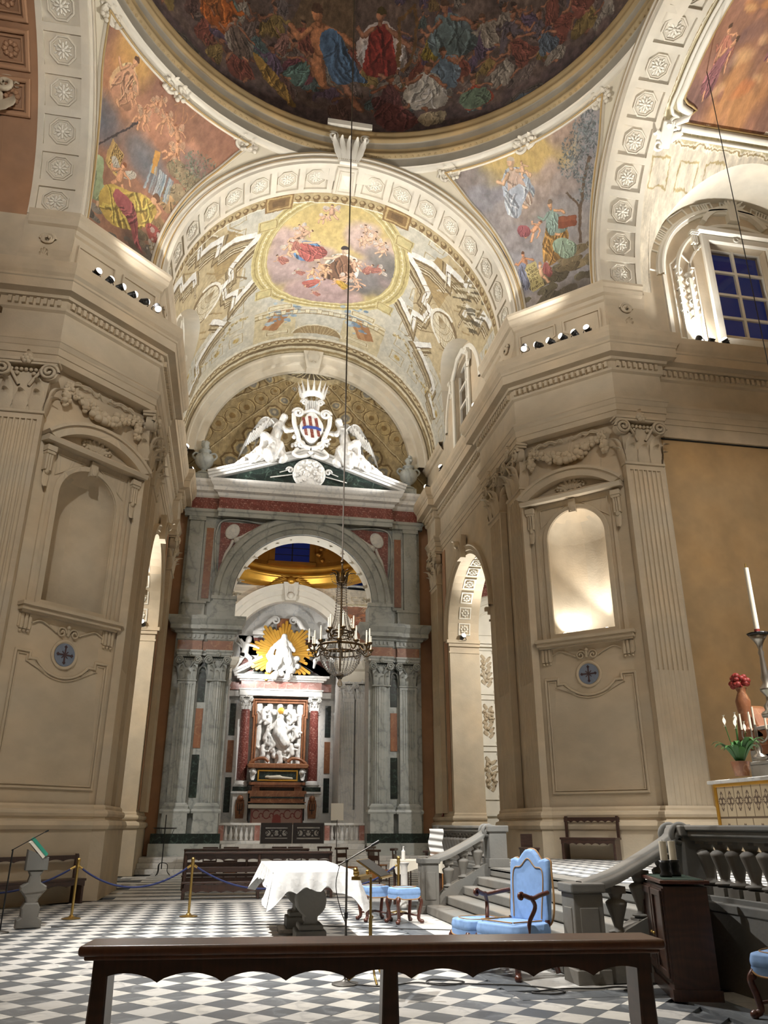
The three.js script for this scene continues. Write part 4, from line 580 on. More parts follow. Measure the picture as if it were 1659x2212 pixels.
  for (const U of [0.37, 0.62]) { x.fillStyle = rgb([132, 100, 58]); x.fillRect(X(U) - 62, m(0.1), 124, m(0.75)); x.strokeStyle = rgb([196, 166, 108]); x.lineWidth = 8; x.strokeRect(X(U) - 50, m(0.2), 100, m(0.55)); x.fillStyle = rgb([108, 80, 46]); x.fillRect(X(U) - 28, m(0.32), 56, m(0.3)); }
  // far side: painted columns with blue festoons, arch, balustrade, cornices
  poly([[0.33, -28.6], [0.44, -28.4], [0.44, -31], [0.33, -31]], [206, 190, 150]); poly([[0.56, -28.4], [0.67, -28.6], [0.67, -31], [0.56, -31]], [206, 190, 150]);
  for (const U of [0.395, 0.605]) { x.save(); x.translate(X(U), Z(-29.2)); x.rotate(U < 0.5 ? 0.45 : -0.45); x.scale(1.9, 1.35); x.fillStyle = rgb([162, 112, 70]); x.fillRect(-24, -66, 48, 150); x.fillStyle = rgb([190, 140, 92]); x.fillRect(-16, -66, 14, 150); for (let i = 0; i < 46; i++) blob(x, rr(-40, 40), rr(-70, 90) * (rnd() < 0.5 ? 1 : 0.3) - 40, rr(4, 11), [[142, 166, 186], [176, 196, 206], [106, 132, 156]][i % 3], 0.9); x.restore(); for (const z of [-28.5, -30.4]) { x.fillStyle = rgb([226, 214, 178]); x.fillRect(X(U) - 66, Z(z) - 24, 132, 46); x.strokeStyle = rgb([150, 128, 84]); x.lineWidth = 4; x.strokeRect(X(U) - 58, Z(z) - 16, 116, 30); } }
  for (let i = 0; i < 4; i++) line([[0.33, -28.7 - i * 0.12], [0.67, -28.7 - i * 0.12]], 6, [[236, 226, 196], [160, 138, 92], [228, 214, 172], [140, 118, 76]][i]); for (let U = 0.34; U < 0.67; U += 0.03) { x.fillStyle = rgb([232, 222, 190]); x.fillRect(X(U), Z(-28.9) - 14, 24, 30); x.strokeStyle = rgb([130, 108, 70]); x.lineWidth = 2; x.strokeRect(X(U), Z(-28.9) - 14, 24, 30); }
  x.fillStyle = rgb([152, 128, 88]); x.beginPath(); x.ellipse(X(0.5), Z(-30.6), m(1.15), m(0.7), 0, PI, 2 * PI); x.fill(); x.strokeStyle = rgb([232, 222, 190]); x.lineWidth = 10; x.stroke(); x.strokeStyle = rgb([196, 176, 132]); x.lineWidth = 3; for (let i = -5; i <= 5; i++) { x.beginPath(); x.moveTo(X(0.5) + i * 14, Z(-30.6)); x.lineTo(X(0.5) + i * 22, Z(-30.6) - m(0.6)); x.stroke(); }
  for (let i = 0; i < 9; i++) { x.fillStyle = rgb([[236, 228, 204], [146, 122, 82], [206, 188, 146], [110, 90, 58], [226, 214, 180], [160, 136, 92], [214, 198, 158], [128, 104, 66], [196, 176, 132]][i]); x.fillRect(0, Z(-30.85) + i * m(0.2), w, m(0.2)); }
  for (let U = 0.02; U < 0.99; U += 0.021) { blob(x, X(U), Z(-31.25), 12, [120, 96, 60]); blob(x, X(U) - 3, Z(-31.2), 8, [222, 206, 166]); }
  painterly(x, w, h, 4, 0.16, [172, 172, 166], 0.14, 0.9);
});
const lunTex = canvasTex(1280, 800, (x, w, h) => {           // painted coffered apse on the end wall: 11.2 m x 7 m, floor at y 15.6
  const S = w / 11.2, X = (u) => (u + 5.6) * S, Y = (y) => h - (y - 15.6) * S, cx = X(0), cy = Y(21.5);
  x.fillStyle = rgb([176, 156, 116]); x.fillRect(0, 0, w, h);
  for (let i = 0; i < 60; i++) softBlob(x, rnd() * w, rnd() * h, rr(40, 120), [[202, 178, 126], [170, 148, 106], [206, 178, 110]][i % 3], 0.35);
  const foc = [X(0), Y(22.0)], ribs = 9;
  for (let k = 0; k < ribs; k++) {                            // gores fan out from the top
    const a0 = PI * (0.06 + k / ribs * 0.88), a1 = PI * (0.06 + (k + 1) / ribs * 0.88), am = (a0 + a1) / 2;
    for (let j = 1; j < 9; j++) { const r = S * (0.6 + j * 0.82), wd = min(r * (a1 - a0) * 0.78, S * 0.9), px = foc[0] + cos(am) * r * 0.95, py = foc[1] + sin(am) * r; x.save(); x.translate(px, py); x.rotate(am - PI / 2); const q = k % 2; if (q) { x.strokeStyle = rgb([116, 92, 56]); x.lineWidth = 9; x.beginPath(); x.arc(0, 0, wd * 0.42, 0, 7); x.stroke(); x.strokeStyle = rgb([222, 200, 146]); x.lineWidth = 4; x.beginPath(); x.arc(0, 3, wd * 0.42, 0, 7); x.stroke(); blob(x, 0, 0, wd * 0.16, [140, 112, 66]); } else { const oct = (s) => { x.beginPath(); for (let i = 0; i < 8; i++) x.lineTo(wd * s * cos((i + 0.5) * PI / 4), wd * 0.8 * s * sin((i + 0.5) * PI / 4)); x.closePath(); }; oct(0.62); x.fillStyle = rgb([124, 100, 64]); x.fill(); oct(0.5); x.fillStyle = rgb([206, 186, 140]); x.fill(); oct(0.34); x.fillStyle = rgb([150, 148, 140]); x.fill(); blob(x, 0, 0, wd * 0.12, [216, 204, 176]); } x.restore(); }
    x.strokeStyle = rgb([116, 94, 60]); x.lineWidth = 12; x.beginPath(); x.moveTo(foc[0], foc[1]); x.lineTo(foc[0] + cos(a0) * 900, foc[1] + sin(a0) * 900); x.stroke(); x.strokeStyle = rgb([222, 206, 164]); x.lineWidth = 6; x.beginPath(); x.moveTo(foc[0] + 3, foc[1]); x.lineTo(foc[0] + 3 + cos(a0) * 900, foc[1] + sin(a0) * 900); x.stroke();
  }
  x.fillStyle = rgb([206, 190, 150]); x.beginPath(); x.ellipse(cx, Y(21.9), S * 1.9, S * 0.75, 0, 0, 7); x.fill(); x.fillStyle = rgb([96, 84, 64]); x.beginPath(); x.ellipse(cx, Y(21.95), S * 1.5, S * 0.5, 0, 0, 7); x.fill(); x.strokeStyle = rgb([236, 224, 180]); x.lineWidth = 5; for (let i = 0; i < 30; i++) { const a = i / 30 * 2 * PI; x.beginPath(); x.moveTo(cx + S * 0.5 * cos(a), Y(21.95) + S * 0.15 * sin(a)); x.lineTo(cx + S * 1.4 * cos(a), Y(21.95) + S * 0.46 * sin(a)); x.stroke(); }
  painterly(x, w, h, 4, 0.3, [124, 110, 86], 0.2, 0.9);
});
const choirTex = canvasTex(1024, 1024, (x, w, h) => {         // presbytery vault: canvas x = world x 11.6..19.4, canvas y = arc from north springing (bottom) to south (top)
  x.fillStyle = rgb([214, 206, 186]); x.fillRect(0, 0, w, h);
  const X = (q) => (q - 11.6) / 7.8 * w, T = (deg) => h - deg / 180 * h;
  x.fillStyle = rgb([196, 186, 150]); x.beginPath(); x.roundRect(X(11.66), T(131), X(19.2) - X(11.66), T(49) - T(131), 70); x.fill(); x.strokeStyle = rgb([240, 234, 214]); x.lineWidth = 10; x.stroke(); x.strokeStyle = rgb([150, 132, 92]); x.lineWidth = 3; x.stroke();
  x.save(); x.beginPath(); x.roundRect(X(12.0), T(126), X(18.8) - X(12.0), T(54) - T(126), 90); x.fillStyle = rgb([150, 106, 84]); x.fill(); x.clip();
  for (let i = 0; i < 90; i++) softBlob(x, rnd() * w, rnd() * h, rr(30, 90), [[166, 104, 74], [206, 128, 70], [132, 98, 86], [120, 92, 86], [226, 160, 84], [176, 128, 110]][i % 6], 0.5);
  for (let i = 0; i < 16; i++) cloud(x, X(rr(12, 18.6)), T(rr(56, 124)), rr(40, 70), [[150, 104, 84], [124, 92, 84], [190, 130, 96]][i % 3], 8);
  for (let i = 0; i < 46; i++) { const a = X(rr(12.2, 18)), b = T(rr(58, 116)); softBlob(x, a, b, rr(20, 60), [[236, 160, 84], [216, 124, 70], [240, 196, 140], [112, 84, 80]][i % 4], 0.55, 0.4, rr(-0.4, 0.4)); }
  for (let i = 0; i < 9; i++) figure(x, X(rr(12.6, 18)), T(rr(62, 115)), rr(70, 110), { skin: [206, 150, 112], robe: [[170, 110, 90], [142, 92, 96], [190, 150, 120]][i % 3], rot: rr(-0.9, 0.9), sit: i % 2 === 0 });
  x.restore(); x.strokeStyle = rgb([246, 240, 222]); x.lineWidth = 12; x.beginPath(); x.roundRect(X(12.0), T(126), X(18.8) - X(12.0), T(54) - T(126), 90); x.stroke();
  for (const t of [40, 140]) { for (let q = 12; q < 19.4; q += 0.9) { x.strokeStyle = rgb([170, 154, 112]); x.lineWidth = 4; x.strokeRect(X(q) - 40, T(t) - 26, 80, 52); } }
  painterly(x, w, h, 7, 0.25, [180, 150, 120], 0.12);
});
M.dome = fresco(domeTex); M.pendL = fresco(pendL); M.pendR = fresco(pendR); M.vaultF = fresco(vaultTex); M.lunF = fresco(lunTex); M.choirF = fresco(choirTex);
console.log('painted');
const boxedCoffer = boxUV(prep(cofferFrameG)), boxedRos = boxUV(prep(rosetteG));
// ---------- crossing arches ----------
const DIR = {
  north: (c, y, d) => [A + c, y, ZC - d], east: (c, y, d) => [A + d, y, ZC + c],
  west: (c, y, d) => [A - d, y, ZC + c], south: (c, y, d) => [A + c, y, ZC + d],
};
const curveStrip = (f, r, d0, d1, n = 48, a0 = 0, a1 = PI) => grid(n, 1, (u, v) => f(r * cos(lerp(a0, a1, u)), YS + r * sin(lerp(a0, a1, u)), lerp(d0, d1, v)));
const ringSolid = (f, r0, r1, d0, d1, n = 56, a0 = 0, a1 = PI) => merge([curveStrip(f, r0, d0, d1, n, a0, a1), curveStrip(f, r1, d0, d1, n, a0, a1), ...[d0, d1].map((d) => grid(n, 1, (u, v) => { const a = lerp(a0, a1, u), r = lerp(r0, r1, v); return f(r * cos(a), YS + r * sin(a), d); })), ...[a0, a1].map((a) => grid(1, 1, (u, v) => f(lerp(r0, r1, u) * cos(a), YS + lerp(r0, r1, u) * sin(a), lerp(d0, d1, v))))]);
const wedge = (f, r0, r1, am, half, d0, d1) => ringSolid(f, r0, r1, d0, d1, 2, am - half / r0, am + half / r0);
const archNames = { north: ['trim_1', 'coffered arch with rosettes framing the transept vault'], east: ['trim_2', 'bright coffered arch with rosettes framing the presbytery'], west: ['trim_3', 'dim coffered arch with rosettes framing the nave'], south: ['trim_4', 'plain crossing arch over the south transept'] };
for (const k of Object.keys(DIR)) {
  const f = DIR[k], [nm, lb] = archNames[k], t = struct(nm, lb, 'arch'), mt = M.vault;
  mesh('soffit', [ringSolid(f, R + 0.07, R + 0.45, B, B2)], mt, t);
  mesh('edge_rib', [ringSolid(f, R, R + 0.08, B, B + 0.17), ringSolid(f, R, R + 0.08, B2 - 0.17, B2)], mt, t);
  const N = 17, da = PI / N;
  for (let i = 0; i <= N; i++) { const a = (i) * da; if (i === 0 || i === N) continue; mesh('cross_rib', [wedge(f, R, R + 0.08, a, 0.1, B + 0.17, B2 - 0.17)], mt, t); }
  // face moulding towards the crossing
  const prof = [[0.0, 0], [0.0, 0.05], [0.1, 0.06], [0.12, 0.12], [0.2, 0.14], [0.26, 0.1], [0.3, 0.16], [0.38, 0.16], [0.4, 0.02]];
  const fm = mesh('face_moulding', [merge(prof.slice(0, -1).map((p, j) => quadsToGeo([p, prof[j + 1]].map(([d, z]) => Array.from({ length: 57 }, (_, q) => { const a = q / 56 * PI; return f((R + d) * cos(a), YS + (R + d) * sin(a), B - z); }))))) ], M.vault, t);
  mesh('gilt_fillet', [0.13, 0.33].map((d) => merge([quadsToGeo([[d, 0.165], [d + 0.035, 0.165]].map(([q, z]) => Array.from({ length: 57 }, (_, j) => { const a = j / 56 * PI; return f((R + q) * cos(a), YS + (R + q) * sin(a), B - z); })))])), M.gilt, fm);
  if (k === 'south') continue;
  const X = V(...f(0, 0, 1)).sub(V(...f(0, 0, 0)));
  for (let i = 0; i < N; i++) {
    const a = (i + 0.5) * da, p = f((R + 0.07) * cos(a), YS + (R + 0.07) * sin(a), (B + B2) / 2), n = V(...f(0, YS, (B + B2) / 2)).sub(V(...p)).normalize();
    const basis = new THREE.Matrix4().makeBasis(X, n.clone().cross(X), n);
    if (i === 8 && k === 'north') { const ks = mesh('keystone', [ext(shape([[-0.62, -0.34], [0.62, -0.4], [0.62, 0.4], [-0.62, 0.34]]), 0.16, 0.03), frame2d([[-0.5, -0.24], [0.5, -0.28], [0.5, 0.28], [-0.5, 0.24]], 0.06, 0.2)], mt, t); ks.quaternion.setFromRotationMatrix(basis); ks.position.set(...p); mesh('diamond_point', [new THREE.ConeGeometry(0.3, 0.14, 4).rotateX(PI / 2).rotateZ(PI / 4).scale(1.5, 0.7, 1).translate(0, 0, 0.22)], M.stucco, ks); continue; }
    const m = new THREE.Mesh(boxedCoffer, mt); m.name = 'coffer_frame'; m.castShadow = m.receiveShadow = true; m.quaternion.setFromRotationMatrix(basis); m.position.set(...p); m.scale.set(1.05, 1.05, 1); t.add(m);
    const r = new THREE.Mesh(boxedRos, M.stucco); r.name = 'rosette'; r.castShadow = r.receiveShadow = true; m.add(r);
  }
  // scrolled foot blocks
  for (const q of [-1, 1]) { const foot = mesh('scroll_block', [ext(shape([[0, 15.05], [0, 17.0], [0.1, 17.0], [0.16, 16.75], [0.12, 16.5], [0.06, 16.3], [0.1, 15.9], [0.2, 15.6], [0.22, 15.3], [0.16, 15.1]]), B2 - B)], M.plaster, t); foot.geometry = boxUV(mapG(foot.geometry, (x, y, z) => f(q * (5.62 - x), y, B + z))); mesh('block_scroll', [spiral(0, 0, 0, 0.2, 1.6, 1, 0.035), spiral(0, 0, 0, 0.2, 1.6, -1, 0.035), ...[-2, -1, 0, 1, 2].map((j) => leafGeo(0.2, 0.42, 0.3).rotateZ(j * 0.5).translate(j * 0.1, -0.75, 0))].map((g) => mapG(g, (x, y, z) => f(q * (5.5 - z), y + 16.2, (B + B2) / 2 + x))), M.plaster, foot); }
}
// ---------- pendentives, dome ring, dome ----------
function insetP(v) { return (0.05 + 0.03 * v + (v > 0.75 ? 0.06 * pow((v - 0.75) / 0.2, 1.5) : 0)) / 0.8; }
function pendPoint(s, t, v, back) { const y = 17 + v * 5.65, ua = sqrt(max(0.01, 5.85 ** 2 - (y - 17) ** 2)), a1 = atan2(ua, 7.7), a2 = PI / 2 - a1, rho = hypot(ua, 7.7), ph = lerp(a1, a2, t), rc = rho * cos(PI / 4 - a1) / cos(ph - PI / 4), r = lerp(rc, rho, pow(v, 1.2)); return [A + s * r * sin(ph), y, ZC + (back ? 1 : -1) * r * cos(ph), r, ph]; }
function pendentive(s, back, nm, label, mat) {
  const P = struct(nm, label, 'pendentive'), rows = [], uvs = [], nu = 28, nv = 26;
  for (let j = 0; j <= nv; j++) { rows.push([]); uvs.push([]); for (let i = 0; i <= nu; i++) { const p = pendPoint(s, i / nu, j / nv, back), u = p[3] * sin(p[4]), w = p[3] * cos(p[4]), l = (u - w) / sqrt(2); rows[j].push(p.slice(0, 3)); uvs[j].push([(s * l + 4.5) / 9, 1 - (22.7 - p[1]) / 5.704]); } }
  mesh('fresco', [quadsToGeo(rows, uvs)], mat, P, true);
  if (back) return P;
  // stucco frame around the painting
  const L = [], Rr = [], T = [], Bm = [];
  const inset = insetP;
  for (let i = 0; i <= 18; i++) { const v = 0.03 + i / 18 * 0.925; L.push(pendPoint(s, inset(v) * 0.8, v).slice(0, 3)); Rr.push(pendPoint(s, 1 - inset(v) * 0.8, v).slice(0, 3)); }
  for (let i = 0; i <= 16; i++) { T.push(pendPoint(s, lerp(inset(0.955) * 0.8, 1 - inset(0.955) * 0.8, i / 16), 0.955).slice(0, 3)); Bm.push(pendPoint(s, lerp(0.05, 0.95, i / 16), 0.03).slice(0, 3)); }
  for (const q of [L, Rr, T, Bm]) { const m = mesh('stucco_frame', [tube(q, 0.085, 40, 6)], M.vault, P); mesh('gilt_line', [tube(q.map(([x, y, z]) => { const d = V(A - x, 0, ZC - z).normalize(); return [x + d.x * 0.07, y - 0.05, z + d.z * 0.07]; }), 0.03, 40, 5)], M.gilt, m); }
  const orn = (t, v, k) => { const p = pendPoint(s, t, v), m = mesh('scroll_ornament', [spiral(0.16, 0.1, 0, 0.2, 1.7, 1, 0.05), spiral(-0.16, 0.02, 0, 0.2, 1.7, -1, 0.05), ...[-1.2, -0.5, 0.3, 1].map((a) => leafGeo(0.22, 0.4, 0.4).rotateZ(a).translate(0, -0.05, 0)), ...Array.from({ length: 8 }, (_, i) => ball(0.06, rr(-0.3, 0.3), rr(-0.15, 0.2), 0.06))], M.vault, P); m.position.set(p[0], p[1], p[2]); m.lookAt(A, p[1] - 3, ZC); m.scale.setScalar(k); };
  orn(inset(0.95) * 0.8, 0.935, 1.15); orn(1 - inset(0.95) * 0.8, 0.935, 1.15); orn(0.5, 0.95, 1.3);
  return P;
}
pendentive(-1, false, 'ceiling_pendentive_left', 'pendentive fresco of a sleeping man in yellow under fiery clouds', M.pendL);
pendentive(1, false, 'ceiling_pendentive_right', 'pendentive fresco of mother and child above a writing prophet and tree', M.pendR);
pendentive(-1, true, 'ceiling_pendentive_back_left', 'pendentive above the south transept on the nave side', M.vault);
pendentive(1, true, 'ceiling_pendentive_back_right', 'pendentive above the south transept on the presbytery side', M.vault);
{
  const ring = struct('trim_5', 'grey and gilt moulded ring cornice at the foot of the dome', 'cornice'), at = [A, 0, ZC];
  const lt = (pts, n = 96) => lathe(pts, n, ...at);
  mesh('lower_band', [lt([[8.4, 22.45], [7.86, 22.5], [7.8, 22.62], [7.76, 22.66]])], M.vault, ring);
  mesh('fascia', [lt([[7.76, 22.66], [7.76, 22.98], [7.72, 23.0]]), lt([[7.62, 23.32], [7.62, 23.52], [7.58, 23.55]]), lt([[7.6, 24.02], [7.75, 24.12], [7.95, 24.16], [8.4, 24.2]])], M.ringGrey, ring);
  mesh('gilt_mouldings', [lt([[7.72, 23.0], [7.62, 23.06], [7.6, 23.14], [7.66, 23.2], [7.62, 23.32]]), lt([[7.58, 23.55], [7.5, 23.6], [7.48, 23.68], [7.54, 23.74], [7.5, 23.82], [7.46, 23.9], [7.5, 23.98], [7.6, 24.02]])], M.ochre, ring);
  const eg = []; for (let i = 0; i < 240; i++) { const a = i / 240 * 2 * PI; eg.push(ball(0.075, A + 7.7 * cos(a), 23.06, ZC + 7.7 * sin(a), 0)); } mesh('leaf_moulding', eg, M.ochre, ring).userData.kind = 'stuff';
  // console over the transept arch
  const con = new THREE.Group(), cm = mesh('console', [ext(shape([[-0.75, 1.62], [0.75, 1.62], [0.75, 1.35], [0.6, 1.2], [0.62, 1.0], [0.34, 0.55], [0.3, 0], [-0.3, 0], [-0.34, 0.55], [-0.62, 1.0], [-0.6, 1.2], [-0.75, 1.35]]), 0.32, 0.03), box(1.55, 0.2, 0.6, 0, 1.6, 0.2), spiral(-0.55, 1.08, 0.34, 0.2, 1.6, -1, 0.05), spiral(0.55, 1.08, 0.34, 0.2, 1.6, 1, 0.05), ...[-2, -1, 0, 1, 2].map((i) => leafGeo(0.28, 1.0, 0.25).rotateZ(-i * 0.16).translate(i * 0.13, 0.1, 0.3))], M.stucco, ring); cm.position.set(A, 22.5, ZC - 7.86);
  const dome = struct('ceiling_dome', 'dark frescoed dome crowded with figures on clouds', 'dome');
  mesh('dome_fresco', [grid(120, 30, (u, v) => { const az = (u - 0.5) * 2 * PI, el = v * PI / 2; return [A + 7.95 * cos(el) * sin(az), 24.15 + 7.95 * sin(el), ZC - 7.95 * cos(el) * cos(az)]; })], M.dome, dome, true);
  const uv = dome.children[0].geometry.attributes.uv; for (let i = 0; i < uv.count; i++) uv.setXY(i, (uv.getX(i) - 0.5) * 360 / 150 + 0.5, min(0.999, uv.getY(i) * 90 / 60));
}
// ---------- barrel vaults ----------
function barrel(f, d0, d1, lun, RV = R + 0.1) {              // lun: [{c, r, ys, side}], returns vault geometry (uv: u 0..1 across from -c, v along d) and lunette cheeks
  const out = [], cheeks = [];
  for (const side of [-1, 1]) {
    const ls = lun.filter((l) => l.side === side || !l.side), ds = [];
    let cur = d0; for (const l of [...ls].sort((a, b) => a.c - b.c)) { for (let i = 0; i < 8; i++) ds.push(lerp(cur, l.c - l.r, i / 8)); for (let i = 0; i <= 32; i++) ds.push(l.c - l.r * cos(i / 32 * PI)); cur = l.c + l.r; } for (let i = ls.length ? 1 : 0; i <= 10; i++) ds.push(lerp(cur, d1, i / 10));
    const y0 = (d) => { let y = YS; for (const l of ls) if (abs(d - l.c) < l.r) y = max(y, l.ys + sqrt(l.r * l.r - (d - l.c) ** 2)); return y; };
    const P = [], U = [];
    for (let j = 0; j <= 22; j++) { P.push([]); U.push([]); for (const d of ds) { const t0 = asin(min(0.98, (y0(d) - YS) / RV)), th = lerp(t0, PI / 2, j / 22); P[j].push(f(side * RV * cos(th), YS + RV * sin(th), d)); U[j].push([side < 0 ? th / PI : 1 - th / PI, 1 - (d - d0) / (d1 - d0)]); } }
    out.push(quadsToGeo(P, U));
    for (const l of ls) cheeks.push(grid(32, 1, (u, v) => { const d = l.c - l.r * cos(u * PI), y = l.ys + l.r * sin(u * PI), c0 = RV * cos(asin(min(0.98, (y - YS) / RV))); return f(side * lerp(c0, W + 0.05, v), y, d); }), ...(l.ys > YS ? [-1, 1].map((q) => grid(1, 6, (u, v) => { const y = lerp(YS, l.ys, v), c0 = RV * cos(asin((y - YS) / RV)); return f(side * lerp(c0, W + 0.05, u), y, l.c + q * l.r); })) : []));
  }
  return [merge(out), cheeks.length ? merge(cheeks) : null];
}
{
  const t = struct('ceiling_transept', 'frescoed transept barrel vault with painted architecture and oval scene', 'vault');
  const [v, c] = barrel(DIR.north, B2, 19.75, [{ c: 13.8, r: 2.72, ys: YS }]); mesh('vault_fresco', [v], M.vaultF, t, true); mesh('lunette_cheek', [c], M.vault, t);
  const p = struct('ceiling_presbytery', 'presbytery vault with fiery fresco in a moulded white frame', 'vault');
  const [v2, c2] = barrel(DIR.east, B2, 16.9, [{ c: 12.75, r: 3.4, ys: 17.7, side: -1 }]); mesh('vault_fresco', [v2], M.choirF, p, true); mesh('lunette_cheek', [c2], M.vault, p);
  { const uv = p.children[0].geometry.attributes.uv; for (let i = 0; i < uv.count; i++) { const u = uv.getX(i), w = uv.getY(i); uv.setXY(i, (1 - w), u); } }
  // moulded frames on the presbytery vault
  const fr = (a, deg) => { const th = deg * PI / 180; return DIR.east(-(R + 0.06) * cos(th), YS + (R + 0.06) * sin(th), a - A); };
  const rectPath = (x0, x1, d0, d1, k) => { const q = []; const add = (x, d) => q.push(fr(x, d)); for (let i = 0; i <= 10; i++) add(lerp(x0 + k, x1 - k, i / 10), d0); for (let i = 1; i < 4; i++) add(x1 - k + k * sin(i / 4 * PI / 2), d0 + k * 8 * (1 - cos(i / 4 * PI / 2))); for (let i = 0; i <= 10; i++) add(x1, lerp(d0 + k * 8, d1 - k * 8, i / 10)); for (let i = 0; i <= 10; i++) add(lerp(x1 - k, x0 + k, i / 10), d1); for (let i = 0; i <= 10; i++) add(x0, lerp(d1 - k * 8, d0 + k * 8, i / 10)); for (let i = 1; i < 4; i++) add(x0 + k - k * cos((1 - i / 4) * PI / 2), d0 + k * 8 * (1 - sin(i / 4 * PI / 2))); return q; };
  mesh('oval_frame', [tube(rectPath(11.95, 18.85, 53.5, 126.5, 0.8), 0.12, 140, 6, true), tube(rectPath(11.78, 19.0, 51, 129, 0.85), 0.06, 140, 5, true)], M.stucco, p);
  mesh('gilt_frame', [tube(rectPath(12.08, 18.7, 55, 125, 0.8), 0.04, 140, 5, true)], M.gilt, p);
  const cart = mesh('cartouche', [spiral(0.2, 0.3, 0, 0.22, 1.7, 1, 0.06), spiral(-0.2, -0.3, 0, 0.22, 1.7, -1, 0.06), ...[-1, 0, 1].map((a) => leafGeo(0.3, 0.6, 0.4).rotateZ(a).translate(0, -0.2, 0)), rbox(0.4, 0.8, 0.16, 0.06, 0, 0, 0)], M.stucco, p); cart.position.set(...fr(11.85, 51)); cart.lookAt(A + 9, YS, ZC);
  const n = struct('ceiling_nave', 'dark coffered nave vault seen past the crossing arch', 'vault');
  const [v3, c3] = barrel(DIR.west, B2, 17, [{ c: 12.4, r: 2.5, ys: 17.6, side: -1 }]); mesh('vault_face', [v3], M.brown, n); mesh('lunette_cheek', [c3], M.plaster, n);
  const cof = merge([frame2d([[-0.5, -0.5], [0.5, -0.5], [0.5, 0.5], [-0.5, 0.5]], 0.13, 0.14), frame2d([[-0.33, -0.33], [0.33, -0.33], [0.33, 0.33], [-0.33, 0.33]], 0.06, 0.07), ...Array.from({ length: 8 }, (_, i) => ball(0.09, 0.15 * cos(i * PI / 4), 0.15 * sin(i * PI / 4), 0.02, 0))]), cofG = boxUV(prep(cof));
  for (let i = 0; i < 6; i++) for (let j = 0; j < 7; j++) { const th = (22 + j * 12) * PI / 180, d = 9.7 + i * 1.18; if (hypot(d - 12.4, YS + R * sin(th) - 17.6) < 3.1) continue; const pt = V(...DIR.west(-(R + 0.09) * cos(th), YS + (R + 0.09) * sin(th), d)), nn = V(A - d, YS, ZC).sub(pt).normalize(), X = V(1, 0, 0), m = new THREE.Mesh(cofG, M.brown); m.name = 'coffer'; m.castShadow = m.receiveShadow = true; m.quaternion.setFromRotationMatrix(new THREE.Matrix4().makeBasis(X, nn.clone().cross(X), nn)); m.position.copy(pt); n.add(m); }
  const so = struct('ceiling_south', 'plain vault of the south transept', 'vault'); mesh('vault_face', [barrel(DIR.south, B2, 21, [])[0]], M.vault, so);
}
